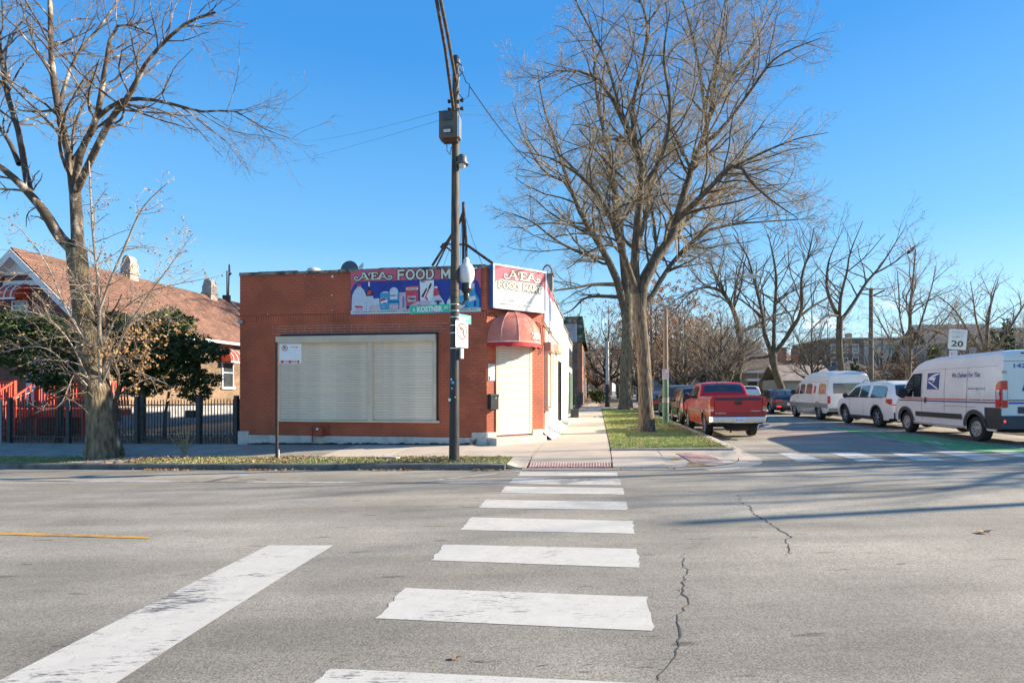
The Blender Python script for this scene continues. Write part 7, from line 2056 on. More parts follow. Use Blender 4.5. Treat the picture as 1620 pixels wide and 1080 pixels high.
def make_tree(name, label, u, v, z, limbs, levels, seed, bark_m, twig_m, thin=1.0, group=None, trunk=None, cat='tree', leaves=None, limb_m=None, S=(10, 6, 4, 3, 3), raw=None, K0=14):
    """limbs: list of [(x, y, z, r), ...] in the tree's own frame (metres, world axes)"""
    if raw is None: x, y = xy(u, v)
    else: x, y = raw
    limbs = [[(q[0], q[1], q[2], q[3] * thin) for q in l_] for l_ in limbs]
    o = thing(name, label, cat, x, y, z, raw=True, group=group)
    gen = tree_meshes(limbs, levels, seed, K0)
    tm = [tubes(*gen[0], S[0])]
    if trunk is not None: tm.append(tubes(resample(trunk, 16)[None, :, :3], resample(trunk, 16)[None, :, 3], 18))
    V, F = join(tm[1:] if trunk is not None else tm)
    if trunk is not None:
        V, F = tm[1]
        # flare and ridges of the trunk foot
        h = V[:, 2]; an = np.arctan2(V[:, 1], V[:, 0]); rad = 1 + .10 * np.sin(an * 5 + 1.2 * np.sin(h * 2)) * np.exp(-np.maximum(h, 0) * 1.6) + .025 * np.sin(an * 9 + h * 3)
        V = V.copy(); V[:, 0] *= rad; V[:, 1] *= rad
        fast_mesh('trunk', V, F, bark_m, o, smooth=True)
        V, F = tm[0]; fast_mesh('limbs', V, F, limb_m or bark_m, o, smooth=True)
    else:
        fast_mesh('trunk', V, F, bark_m, o, smooth=True)
    nlev = len(gen)
    if nlev > 2:
        V, F = tubes(*gen[1], S[1]); fast_mesh('boughs', V, F, limb_m or bark_m, o, smooth=True)['kind'] = 'stuff'
        V, F = join([tubes(g[0], g[1], S[min(2 + i, 4)]) for i, g in enumerate(gen[2:])])
    else: V, F = tubes(*gen[1], S[1])
    q = fast_mesh('twigs', V, F, twig_m, o, smooth=True); q['kind'] = 'stuff'
    if leaves:
        n, s, m = leaves[:3]
        V, F = leaves_at(gen[-1][0], n, s, np.random.default_rng(seed + 5), leaves[3] if len(leaves) > 3 else 0)
        fast_mesh('leaves', V, F, m, o)['kind'] = 'stuff'
    return o
def limb_px(pts, Y0, x0, y0, z0):
    """[(px, py, depth offset, radius)] -> local metres"""
    out = []
    for (px, py, dy, r) in pts:
        Y = Y0 + dy; out.append(((px - 810) / 900 * Y - x0, Y - y0, 1.5 + (618 - py) * Y / 900 - z0, r))
    return out
def ground_of(px, Y):
    u_, v_ = at(px, Y); return u_, v_, float(zs(u_, v_))
# ---------------- big tree at the left
Y0 = 14.8; u_, v_, z_ = ground_of(160, Y0); x0, y0 = xy(u_, v_)
L = lambda pts: limb_px(pts, Y0, x0, y0, z_)
trunk = L([(163, 735, 0, .55), (161, 705, 0, .44), (158, 660, 0, .37), (150, 610, 0, .345), (138, 540, 0, .31), (130, 480, 0, .30), (124, 420, 0, .28), (121, 395, 0, .27)])
limbs = [L(p) for p in (
    [(124, 420, 0, .22), (122, 360, 0, .20), (118, 300, .1, .18), (108, 240, .2, .14), (92, 170, .3, .12), (82, 100, .4, .10), (80, 40, .5, .085), (78, -40, .6, .07)],
    [(118, 300, .1, .14), (128, 240, -.2, .11), (152, 190, -.5, .10), (166, 110, -.8, .07), (178, 50, -1, .05), (205, 40, -1.2, .04), (240, 55, -1.5, .02)],
    [(122, 300, 0, .13), (145, 250, -.4, .11), (175, 190, -.8, .10), (205, 150, -1.1, .085), (235, 95, -1.4, .06), (290, 40, -1.8, .045), (340, 20, -2.2, .03)],
    [(150, 190, -.5, .08), (190, 160, -.6, .07), (240, 158, -.8, .06), (300, 172, -1.0, .045), (330, 178, -1.1, .035), (370, 175, -1.2, .025), (420, 205, -1.4, .014), (470, 222, -1.6, .006)],
    [(121, 400, 0, .22), (95, 375, -.1, .20), (70, 335, -.2, .17), (45, 305, -.3, .14), (20, 280, -.4, .12), (-30, 240, -.5, .08)],
    [(48, 308, -.3, .13), (40, 270, .1, .11), (30, 210, .2, .10), (12, 150, .4, .09), (2, 90, .5, .07), (-4, 20, .6, .05), (-2, -50, .7, .03)],
    [(30, 260, .1, .09), (15, 225, .4, .08), (-10, 190, .7, .06), (-40, 150, 1, .04)],
    [(92, 170, .3, .07), (120, 90, .8, .05), (160, 40, 1.2, .04), (200, -20, 1.6, .02)],
    [(196, 728, .25, .10), (184, 700, .15, .17), (172, 650, .12, .21), (163, 590, .12, .21), (159, 530, .2, .19), (157, 484, .25, .17)],
    [(134, 728, .1, .10), (143, 700, .0, .16), (150, 650, .0, .18), (150, 600, .0, .2), (142, 560, .0, .1)],
    [(150, 600, .1, .10), (158, 560, .2, .13), (160, 520, .2, .16), (156, 480, .25, .13), (160, 478, .25, .06)],
)]
# second stem, broken off
suckers = [L(p) for p in (
    [(158, 610, -.35, .06), (158, 540, -.42, .055), (156, 460, -.45, .05), (148, 380, -.5, .04), (143, 300, -.5, .03), (140, 240, -.4, .015)],
    [(158, 490, -.45, .045), (176, 440, -.6, .04), (198, 390, -.8, .035), (225, 330, -1.0, .025), (265, 290, -1.2, .012)],
    [(160, 610, -.3, .035), (190, 540, -.8, .03), (225, 480, -1.2, .025), (262, 430, -1.5, .018), (305, 370, -1.8, .008)],
    [(165, 600, -.3, .04), (178, 560, -.6, .03), (215, 585, -.9, .02), (265, 608, -1.1, .012)],
    [(140, 600, -.3, .03), (110, 540, -.8, .025), (70, 500, -1.2, .02), (15, 490, -1.5, .01)],
    [(138, 610, -.3, .03), (100, 570, -.6, .022), (60, 548, -.9, .018), (-10, 560, -1.2, .01)],
    [(148, 560, -.4, .03), (105, 490, -.9, .03), (75, 420, -1.2, .022), (30, 360, -1.5, .014), (-10, 340, -1.7, .008)],
    [(150, 560, -.4, .025), (90, 470, -.7, .02), (40, 455, -1.0, .015), (-20, 470, -1.2, .008)],
    [(165, 580, -.35, .03), (190, 520, -.9, .022), (230, 500, -1.2, .018), (290, 505, -1.5, .010)],
    [(162, 560, -.35, .03), (185, 500, -.6, .022), (240, 460, -1.0, .018), (330, 440, -1.2, .008)],
    [(150, 610, -.4, .02), (120, 590, -.7, .02), (95, 640, -.9, .012), (60, 650, -1, .008)],
    [(152, 500, -.4, .025), (120, 450, -.9, .02), (60, 430, -1.2, .012), (10, 440, -1.4, .008)],
)]
lv_big = [dict(per_m=3.8, ratio=.50, ang=(28, 65), rr=.42, K=8, wig=.13, up=.02, t0=.25, lmax=2.6),
          dict(per_m=4.6, ratio=.48, ang=(25, 60), rr=.5, K=6, wig=.15, up=-.07, t0=.15, rmin=.0038),
          dict(per_m=6.0, ratio=.50, ang=(25, 60), rr=.55, K=4, wig=.16, up=-.10, t0=.1, rmin=.0028, minlen=.18)]
trunk = [(p[0], p[1], p[2], p[3] * .80) for p in trunk]
make_tree('street_tree', 'huge bare tree with mossy trunk leaning left of the red shop', 0, 0, z_, limbs, lv_big, 3, bark_moss, twig_dark, thin=.70, limb_m=bark_pale, trunk=trunk, raw=(x0, y0))
LT = bpy.data.objects['street_tree']
rng_ = np.random.default_rng(9)
suckers = [[(q[0], q[1], q[2], q[3] * .7) for q in l_] for l_ in suckers]
G = tree_meshes(suckers, [dict(per_m=5.5, ratio=.55, ang=(25, 70), rr=.5, K=7, wig=.16, up=.0, t0=.15, rmin=.005, lmax=1.2), dict(per_m=6.5, ratio=.55, ang=(25, 70), rr=.6, K=5, wig=.2, up=0, t0=.1, rmin=.0035, minlen=.15)], 21)
V, F = join([tubes(*G[0], 7), tubes(*G[1], 4), tubes(*G[2], 3)])
fast_mesh('suckers', V, F, twig_pale, LT, smooth=True)['kind'] = 'stuff'
V, F = leaves_at(G[2][0], 1100, .038, rng_, .08); fast_mesh('leaves', V, F, leaf_tan, LT)['kind'] = 'stuff'
Gt = G[2][0]; sel = (Gt[:, 0, 0] > .6) & (Gt[:, 0, 2] < 3.4)
V, F = leaves_at(Gt[sel], 800, .045, rng_, .1); fast_mesh('leaves', V, F, leaf_brown, LT)['kind'] = 'stuff'
# ---------------- front parkway tree on the right
Y0 = 19.6; u_, v_, z_ = ground_of(1023, Y0); x0, y0 = xy(u_, v_)
trunk = L([(1023, 692, 0, .46), (1023, 672, 0, .37), (1021, 630, 0, .33), (1018, 560, 0, .30), (1012, 500, 0, .29), (1010, 465, 0, .29)])
limbs = [L(p) for p in (
    [(1012, 500, 0, .22), (1016, 450, 0, .22), (1030, 420, .1, .20), (1062, 375, .2, .17), (1078, 320, .3, .14), (1100, 250, .6, .11), (1122, 190, .9, .085), (1130, 120, 1.1, .06), (1145, 40, 1.3, .04), (1150, -30, 1.5, .02)],
    [(1012, 490, 0, .20), (1004, 430, 0, .17), (1008, 360, -.2, .15), (1014, 290, -.4, .13), (1012, 250, -.5, .11), (985, 190, -.8, .09), (965, 150, -1, .07), (940, 120, -1.3, .055), (890, 110, -1.7, .03), (850, 130, -2, .012)],
    [(1012, 250, -.5, .09), (1000, 180, -.3, .075), (1016, 100, -.1, .06), (1024, 40, 0, .05), (1005, -20, .2, .03)],
    [(1070, 350, .2, .12), (1090, 330, -.3, .11), (1130, 290, -.9, .09), (1165, 260, -1.3, .07), (1190, 290, -1.6, .05), (1225, 320, -1.9, .03), (1262, 345, -2.2, .012)],
    [(1105, 235, .6, .09), (1145, 200, .2, .07), (1190, 140, -.2, .055), (1230, 90, -.5, .035), (1300, 60, -.9, .012)],
    [(1118, 200, .8, .07), (1108, 120, 1.4, .06), (1096, 60, 1.8, .045), (1080, 0, 2.2, .03)],
    [(1010, 470, 0, .13), (985, 400, -.6, .11), (960, 330, -1.2, .085), (920, 280, -1.8, .06), (870, 250, -2.4, .03), (820, 240, -2.8, .012)],
    [(1014, 300, -.4, .09), (1050, 240, -1.0, .07), (1060, 170, -1.6, .055), (1050, 90, -2.2, .04), (1060, 20, -2.6, .02)],
    [(985, 190, -.8, .06), (960, 100, -.2, .05), (930, 40, .3, .035), (900, -20, .8, .02)],
    [(1125, 180, .9, .06), (1170, 100, 1.4, .045), (1210, 40, 1.8, .03), (1240, -20, 2.2, .015)],
    [(1165, 262, -1.3, .05), (1210, 240, -1.5, .04), (1260, 220, -1.8, .025), (1310, 210, -2.1, .01)],
)]
lv_dense = [dict(per_m=3.6, ratio=.62, ang=(30, 68), rr=.42, K=9, wig=.12, up=.015, t0=.2, lmax=3.4),
            dict(per_m=4.6, ratio=.52, ang=(28, 64), rr=.5, K=7, wig=.14, up=-.035, t0=.15, rmin=.0055),
            dict(per_m=10.0, ratio=.55, ang=(28, 60), rr=.6, K=5, wig=.15, up=.05, t0=.1, rmin=.0042, minlen=.22)]
trunk = [(p[0], p[1], p[2], p[3] * .74) for p in trunk]
make_tree('street_tree', 'tall bare tree with single straight trunk on the near parkway lawn', 0, 0, z_, limbs, lv_dense, 5, bark, twig_tan, thin=.90, limb_m=bark_dark, trunk=trunk, raw=(x0, y0))
# ---------------- second parkway tree behind it
Y0 = 42.0; u_, v_, z_ = ground_of(990, Y0); x0, y0 = xy(u_, v_)
trunk = L([(990, 650, 0, .90), (990, 638, 0, .74), (990, 600, 0, .64), (992, 540, 0, .60), (992, 490, 0, .58), (992, 465, 0, .55)])
limbs = [L(p) for p in (
    [(990, 500, 0, .36), (975, 440, -.5, .34), (950, 390, -1, .28), (920, 340, -1.8, .22), (900, 290, -2.5, .17), (880, 230, -3, .12), (860, 170, -3.6, .07), (850, 110, -4, .03)],
    [(992, 480, 0, .40), (985, 400, 0, .34), (975, 310, .4, .28), (960, 230, .8, .2), (945, 160, 1.2, .14), (940, 90, 1.5, .09), (935, 40, 1.6, .04)],
    [(992, 480, 0, .40), (1005, 400, .4, .3), (1022, 340, .8, .24), (1040, 260, 1.2, .18), (1060, 190, 1.6, .12), (1075, 110, 2, .06)],
    [(992, 500, 0, .34), (1010, 450, .8, .3), (1040, 400, 1.6, .26), (1085, 350, 2.4, .2), (1130, 310, 3, .15), (1170, 250, 3.6, .1), (1210, 190, 4, .05)],
    [(992, 510, 0, .3), (1030, 470, 1, .26), (1060, 420, 2, .22), (1110, 370, 3, .16), (1160, 355, 4, .12), (1220, 350, 4.6, .07), (1290, 345, 5, .02)],
    [(960, 410, -.8, .2), (920, 400, -1.8, .15), (880, 380, -2.8, .1), (840, 350, -3.6, .06), (800, 335, -4, .02)],
    [(975, 450, -.5, .2), (940, 450, -1.5, .14), (910, 455, -2.4, .1), (870, 462, -3.2, .05), (850, 480, -3.6, .02)],
    [(900, 290, -2.5, .12), (860, 270, -3, .09), (830, 220, -3.6, .05), (810, 160, -4, .02)],
    [(1040, 400, 1.6, .18), (1030, 320, 2.4, .14), (1020, 250, 3, .1), (1030, 180, 3.4, .05)],
    [(985, 470, 0, .2), (930, 470, .8, .12), (905, 490, 1.6, .07), (885, 500, 2.2, .03)],
)]
lv_far = [dict(per_m=1.8, ratio=.60, ang=(30, 68), rr=.42, K=9, wig=.12, up=.0, t0=.2, lmax=6.5),
          dict(per_m=2.3, ratio=.52, ang=(28, 64), rr=.5, K=7, wig=.14, up=-.04, t0=.15, rmin=.011),
          dict(per_m=6.0, ratio=.55, ang=(28, 60), rr=.6, K=5, wig=.16, up=.05, t0=.1, rmin=.0085, minlen=.45)]
trunk = [(p[0], p[1], p[2], p[3] * .66) for p in trunk]
make_tree('street_tree', 'massive mossy bare tree behind the near parkway tree', 0, 0, z_, limbs, lv_far, 8, bark_moss, twig_tan, thin=.78, limb_m=bark_dark, trunk=trunk, raw=(x0, y0))
# ---------------- generic bare trees, built to a height and spread
def auto_limbs(h, sp, n, tr, seed, split=.3, fork=None, lean=0.0, arch=0.25):
    rng = random.Random(seed); out = []
    sx_, sz_ = lean * h, split * h
    out.append([(0, 0, -.2, tr * 1.35), (sx_ * .15, 0, sz_ * .3, tr), (sx_ * .5, 0, sz_ * .7, tr * .88), (sx_, 0, sz_, tr * .8), (sx_ * 1.1, .1, sz_ + (h - sz_) * .35, tr * .45), (sx_ * 1.2, rng.uniform(-.3, .3), sz_ + (h - sz_) * .7, tr * .22), (sx_ * 1.1, .2, h, tr * .06)])
    for k in range(n):
        a = 2 * math.pi * (k + rng.uniform(-.3, .3)) / n; s = sp * rng.uniform(.6, 1.0); hh = sz_ + (h - sz_) * rng.uniform(.55, .98); z0 = sz_ * rng.uniform(.75, 1.15)
        c, d = math.cos(a), math.sin(a)
        P = [(sx_ * z0 / sz_, 0, z0, tr * .5)]
        for t in (.25, .5, .75, 1.0):
            rr = s * (t ** .8 if arch > 0 else t ** 1.4)
            P.append((sx_ + c * rr + rng.uniform(-.06, .06) * h, d * rr + rng.uniform(-.06, .06) * h, z0 + (hh - z0) * (t ** (1 + arch)), tr * (.42 * (1 - t) + .04)))
        out.append(P)
    return out
def lv(scale, d=1.0, up=.03):
    return [dict(per_m=3.2 * d / scale, ratio=.55, ang=(25, 60), rr=.5, K=7, wig=.14, up=up, t0=.15, lmax=2.6 * scale),
            dict(per_m=3.8 * d / scale, ratio=.52, ang=(22, 60), rr=.55, K=5, wig=.16, up=up, t0=.12, rmin=.006 * scale),
            dict(per_m=5.0 * d / scale, ratio=.52, ang=(22, 60), rr=.6, K=4, wig=.18, up=up, t0=.1, rmin=.0048 * scale, minlen=.22 * scale)]
# traced trees of the right side
def traced(name, label, px, Y, trunk_px, limbs_px, levels, seed, bm, tm, leaves=None, group=None):
    u_, v_, z_ = ground_of(px, Y); x0, y0 = xy(u_, v_)
    lb = [[(q[0], q[1], q[2], q[3] * .52) for q in limb_px(p, Y, x0, y0, z_)] for p in limbs_px]
    tk = [(q[0], q[1], q[2], q[3] * .62) for q in limb_px(trunk_px, Y, x0, y0, z_)]
    return make_tree(name, label, 0, 0, z_, lb, levels, seed, bm, tm, trunk=tk, raw=(x0, y0), leaves=leaves, group=group, S=(8, 5, 4, 3, 3))
traced('street_tree', 'leaning bare tree with an elbow limb in front of the tan brick house', 1163, 55, [(1163, 645, 0, .60), (1166, 600, 0, .55), (1174, 560, 0, .50), (1170, 530, 0, .48), (1166, 512, 0, .45)],
       [[(1168, 520, 0, .45), (1160, 490, 0, .4), (1140, 460, -.6, .3), (1110, 455, -1.2, .2), (1085, 470, -1.8, .12), (1062, 500, -2.2, .05)],
        [(1174, 575, 0, .34), (1190, 566, 0, .3), (1208, 565, 0, .28), (1225, 560, 0, .26)],
        [(1172, 525, 0, .35), (1200, 512, .5, .3), (1230, 498, 1, .2), (1262, 490, 1.5, .1)],
        [(1160, 495, 0, .3), (1165, 450, .8, .22), (1172, 420, 1.4, .15), (1180, 390, 2, .06)],
        [(1150, 470, 0, .25), (1130, 430, 1, .16), (1120, 400, 1.8, .08)]], lv(2.4, 1.1), 31, bark_dark, twig_dark)
traced('street_tree', 'bare tree forking into four upright limbs left of the conversion van', 1243, 44, [(1245, 655, 0, .50), (1238, 620, 0, .44), (1226, 585, 0, .42), (1222, 560, 0, .44), (1221, 552, 0, .44)],
       [[(1222, 560, 0, .34), (1210, 530, 0, .3), (1205, 490, .4, .24), (1192, 440, .8, .18), (1182, 405, 1.2, .12), (1160, 370, 1.6, .05)],
        [(1224, 555, 0, .3), (1225, 500, -.3, .24), (1228, 440, -.6, .18), (1222, 400, -.9, .12), (1215, 370, -1.2, .05)],
        [(1226, 558, 0, .34), (1250, 525, -.4, .28), (1268, 490, -.8, .24), (1268, 440, -1.2, .18), (1280, 400, -1.6, .12), (1288, 360, -2, .05)],
        [(1245, 530, -.3, .26), (1262, 505, .5, .22), (1285, 485, 1, .18), (1310, 470, 1.5, .12), (1330, 450, 2, .05)],
        [(1205, 500, .3, .18), (1180, 480, -.6, .12), (1160, 470, -1.2, .07), (1130, 480, -1.8, .03)]], lv(2.0, 1.0), 33, bark_dark, twig_dark)
traced('street_tree', 'bare tree with wide fan of limbs rising behind the conversion van', 1328, 35, [(1334, 655, 0, .36), (1334, 610, 0, .31), (1328, 560, 0, .29), (1328, 520, 0, .29), (1329, 500, 0, .29)],
       [[(1329, 505, 0, .24), (1318, 485, 0, .2), (1308, 455, .3, .16), (1310, 420, .6, .12), (1318, 395, .9, .07), (1335, 360, 1.2, .03)],
        [(1328, 505, 0, .22), (1330, 470, -.3, .17), (1340, 430, -.6, .12), (1345, 400, -.9, .08), (1365, 350, -1.3, .03)],
        [(1332, 505, 0, .24), (1350, 480, .3, .2), (1372, 445, .6, .16), (1390, 425, .8, .13), (1410, 395, 1.1, .08), (1435, 355, 1.5, .025)],
        [(1385, 432, .7, .1), (1415, 415, .4, .08), (1440, 395, .2, .05), (1470, 378, 0, .015)],
        [(1340, 430, -.6, .08), (1370, 405, -.9, .06), (1400, 370, -1.2, .03)],
        [(1328, 500, 0, .16), (1308, 500, -.8, .12), (1285, 520, -1.4, .08), (1265, 545, -2, .03)]], lv(1.7, .75), 35, bark_dark, twig_dark)
traced('street_tree', 'bare tree with many upright shoots behind the white suv', 1438, 27.5, [(1436, 670, 0, .26), (1436, 620, 0, .22), (1438, 570, 0, .20), (1440, 530, 0, .19)],
       [[(1440, 540, 0, .17), (1440, 490, 0, .13), (1444, 450, .1, .10), (1447, 410, .2, .06), (1448, 385, .3, .02)],
        [(1440, 560, 0, .12), (1425, 510, .3, .08), (1422, 460, .5, .05), (1420, 430, .6, .02)],
        [(1440, 560, 0, .12), (1460, 500, -.3, .08), (1475, 450, -.5, .05), (1480, 420, -.6, .02)],
        [(1438, 570, 0, .12), (1470, 540, .4, .08), (1500, 500, .8, .05), (1520, 470, 1.1, .02)],
        [(1438, 580, 0, .12), (1410, 540, -.4, .08), (1390, 505, -.8, .05), (1375, 480, -1, .02)],
        [(1438, 570, 0, .1), (1480, 560, -.5, .06), (1510, 530, -1, .04), (1530, 500, -1.4, .02)],
        [(1438, 590, 0, .1), (1400, 570, .5, .06), (1380, 550, 1, .04), (1360, 540, 1.4, .02)]], lv(1.25, 1.25), 37, bark, twig_pale)
traced('street_tree', 'spreading pale bare tree behind the roof of the mail van', 1562, 24.5, [(1562, 700, 0, .22), (1562, 640, 0, .19), (1560, 590, 0, .18), (1560, 550, 0, .18)],
       [[(1560, 560, 0, .14), (1562, 520, 0, .11), (1568, 480, .2, .08), (1580, 440, .4, .02)],
        [(1560, 570, 0, .13), (1535, 530, .3, .1), (1510, 490, .5, .06), (1480, 465, .7, .02)],
        [(1560, 570, 0, .13), (1590, 530, -.3, .1), (1615, 490, -.5, .06), (1640, 450, -.7, .02)],
        [(1560, 580, 0, .12), (1525, 560, -.5, .08), (1495, 530, -.9, .05), (1460, 520, -1.3, .02)],
        [(1560, 580, 0, .12), (1600, 560, .5, .08), (1640, 530, .9, .05), (1680, 510, 1.3, .02)],
        [(1560, 560, 0, .1), (1545, 510, -.6, .07), (1540, 475, -1, .04), (1535, 445, -1.2, .02)]], lv(1.1, 1.15), 39, bark, twig_pale)
# shared crowns for the street trees in the middle distance
def auto_tree(name, label, px, Y, h, sp, n, seed, bm, tm, tr=None, leaves=None, split=.3, scale=1.5, d=1.0, group=None, lean=0.0, arch=.25):
    u_, v_, z_ = ground_of(px, Y)
    return make_tree(name, label, u_, v_, z_, auto_limbs(h, sp, n, tr or h * .022, seed, split, lean=lean, arch=arch), lv(scale, d), seed, bm, tm, leaves=leaves, group=group, S=(7, 5, 3, 3, 3))
auto_tree('street_tree', 'low many stemmed bare tree right behind the red pickup cab', 1140, 45, 8.0, 5.5, 9, 51, bark_dark, twig_pale, .22, split=.12, scale=1.6, d=1.0, arch=-.1)
auto_tree('street_tree', 'small bare street tree with dry leaves left of the red pickup', 1085, 52, 9.5, 5.5, 9, 52, bark_dark, twig_pale, .25, split=.2, scale=1.8, d=.9, leaves=(2600, .09, leaf_russet))
auto_tree('street_tree', 'thin young tree with sparse leaves left of the conversion van', 1285, 50, 10.5, 3.2, 9, 53, bark_dark, twig_dark, .14, split=.25, scale=1.6, d=.8, leaves=(500, .09, leaf_tan))
TG = 'brown leafed trees far down the side street'
base = None
rr_ = random.Random(4)
spots = [(930, 118), (945, 95), (962, 80), (978, 105), (1010, 88), (1030, 70), (1050, 96), (1070, 82), (1090, 110), (1110, 76), (1128, 98), (1150, 84), (1180, 120), (918, 150), (1000, 140), (1060, 150), (1110, 150), (1160, 150), (1210, 130)]
protos = []
for k, (n_, lf, tw) in enumerate(((8, (6500, .12, leaf_russet), twig_tan), (9, (4000, .12, leaf_brown), twig_tan), (8, (1500, .12, leaf_tan), twig_pale))):
    px, Y = spots[k]; u_, v_, z_ = ground_of(px, Y)
    protos.append(make_tree('street_tree', 'x', u_, v_, z_, auto_limbs(11.5, 5.0, n_, .28, 60 + k, .22), lv(2.6, .9), 60 + k, bark_dark, tw, leaves=lf, group=TG, S=(6, 4, 3, 3, 3)))
ORD = ['first', 'second', 'third', 'fourth', 'fifth', 'sixth', 'seventh', 'eighth', 'ninth', 'tenth', 'eleventh', 'twelfth', 'thirteenth', 'fourteenth', 'fifteenth', 'sixteenth', 'seventeenth', 'eighteenth', 'nineteenth']
rank = {s_: i for i, s_ in enumerate(sorted(spots))}
labs = ['russet leafed tree far down the side street among the distant street trees', 'brown leafed tree far down the side street among the distant street trees', 'nearly bare tree far down the side street among the distant street trees']
for k, (px, Y) in enumerate(spots):
    t = k % 3
    if k < 3: o = protos[k]
    else:
        t = [1, 0, 0, 1, 0, 0, 1, 0, 2, 2, 0, 1, 0, 1, 0, 1][k - 3]
        o = dup(protos[t])
    u_, v_, z_ = ground_of(px, Y); x, y = xy(u_, v_)
    o.location = (x, y, z_); o.rotation_euler = (0, 0, rr_.uniform(0, 6.28)); s = rr_.uniform(.85, 1.25) * (1.15 if Y > 110 else 1); o.scale = (s, s, s * rr_.uniform(.9, 1.1)); o['label'] = ['russet leafed', 'brown leafed', 'nearly bare'][t] + ' distant tree down the side street, %s from the left of its row' % ORD[rank[(px, Y)]]; o['group'] = TG
# bare trees beyond on the right, and off the right edge (their shadows reach the road)
BG = 'bare garden trees behind the houses on the right'
pr = None
for k, (px, Y, s) in enumerate(((1255, 95, 1.0), (1395, 70, .85), (1480, 58, .8), (1530, 48, .6), (1605, 50, .75), (1350, 110, 1.0), (1180, 100, 1.1), (1655, 60, 1.0))):
    u_, v_, z_ = ground_of(px, Y)
    if pr is None:
        pr = make_tree('garden_tree', 'bare garden tree behind the houses on the right', u_, v_, z_, auto_limbs(11, 5.0, 9, .25, 71, .2), lv(2.6, .9), 71, bark_dark, twig_pale, group=BG, S=(6, 4, 3, 3, 3)); o = pr
    else: o = dup(pr)
    x, y = xy(u_, v_); o.location = (x, y, z_); o.rotation_euler = (0, 0, k * 1.7); o.scale = (s, s, s); o['label'] = ['bare garden tree behind the brick chimney left of the big flats', 'bare garden tree just right of the wooden utility pole', 'bare garden tree between the upright shoots tree and the speed sign', 'bare garden tree right behind the speed sign', 'bare garden tree beside the tall conifer at the right edge', 'tall bare garden tree in front of the brown brick flats', 'tall bare garden tree behind the tan bungalow', 'bare garden tree cut off by the right edge of the photo'][k]; o['group'] = BG
for (x, y, h, sp, sd, lab) in ((27.5, 14.6, 14, 4.8, 81, 'bare street tree beyond the right edge of the view whose shadow crosses the far lane'),):
    make_tree('street_tree', lab, 0, 0, .2, auto_limbs(h, sp, 8, .42, sd, .3), lv(1.8, .8), sd, bark, twig_tan, raw=(x, y), S=(7, 5, 3, 3, 3))
o = thing('light_pole', 'street light pole out of view to the right whose thin shadow lies over the road', 'pole', 23.2, 9.75, .1, raw=True)
mb = MB(); mb.tube([(0, 0, -.1), (0, 0, 9.3)], [.16, .10], 10); mb.build('pole', grey_metal, o, smooth=50)
# bird
u_, v_ = at(1442, 35); bx_, by_ = xy(u_, v_)
o = thing('bird', 'dark hawk like bird perched on a thin branch high above the white suv', 'bird', bx_, by_, zat(397, 35), raw=True)
mb = MB(); mb.tube([(-.22, 0, -.18), (-.12, 0, -.10), (-.02, 0, .02), (.06, 0, .12), (.12, 0, .20), (.17, 0, .24), (.22, 0, .22)], [.02, .06, .11, .11, .07, .055, .01], 10)
mb.tube([(-.14, .06, .05), (-.18, .05, -.1), (-.26, .02, -.2)], [.05, .05, .01], 6)
mb.build('body', pm('bird_brown', (.08, .055, .04), .9, .4, 20), o, smooth=60)

# ================================================================ EVERGREENS
def clumps(centres, n, size, rng, flat=.55):
    """leaf sprays through overlapping ellipsoids [(x, y, z, rx, ry, rz)]"""
    C = np.array(centres); w = C[:, 3] * C[:, 4] * C[:, 5]; w = w ** .75; b = rng.choice(len(C), n, p=w / w.sum())
    d = rng.normal(size=(n, 3)); d /= np.linalg.norm(d, axis=1, keepdims=True)
    r = rng.uniform(.25, 1, n) ** .45
    bump = 1 + .22 * np.sin(d[:, 0] * 5 + b) * np.sin(d[:, 1] * 6 + 2 * b) + .15 * np.sin(d[:, 2] * 9 + b)
    p = C[b, :3] + d * C[b, 3:6] * (r * bump)[:, None]
    a = d + rng.normal(size=(n, 3)) * .6; a[:, 2] *= flat; a /= np.linalg.norm(a, axis=1, keepdims=True)
    c = np.cross(a, rng.normal(size=(n, 3))); c /= np.linalg.norm(c, axis=1, keepdims=True) + 1e-9
    s = (size * rng.uniform(.5, 1.3, n))[:, None]
    V = np.stack([p - a * s * .4, p + c * s * .35 + a * s * .3, p + a * s * 1.1, p - c * s * .35 + a * s * .3], 1).reshape(-1, 3)
    return V, np.arange(len(V)).reshape(-1, 4)
def evergreen(name, label, x, y, z, centres, n, size, seed, mats=(needle, needle_l), trunk=None, cat='evergreen tree', group=None):
    o = thing(name, label, cat, x, y, z, raw=True, group=group); rng = np.random.default_rng(seed)
    V, F = clumps(centres, n, size, rng); mi = (rng.uniform(0, 1, len(F)) > .72).astype(int)
    fast_mesh('foliage', V, F, list(mats), o, mi=mi)['kind'] = 'stuff'
    if trunk:
        m = MB()
        for t in trunk: m.tube([p[:3] for p in t], [p[3] for p in t], 8)
        m.build('trunk', bark_dark, o, smooth=60)
    return o
def evg_px(items, Y, x0, y0, z0):
    out = []
    for (px, py, dy, rx, rz) in items:
        q = Y + dy; out.append(((px - 810) / 900 * q - x0, q - y0, 1.5 + (618 - py) * q / 900 - z0, rx, rx * .9, rz))
    return out
Y = 19.0; u_, v_, z_ = ground_of(225, Y); x0, y0 = xy(u_, v_)
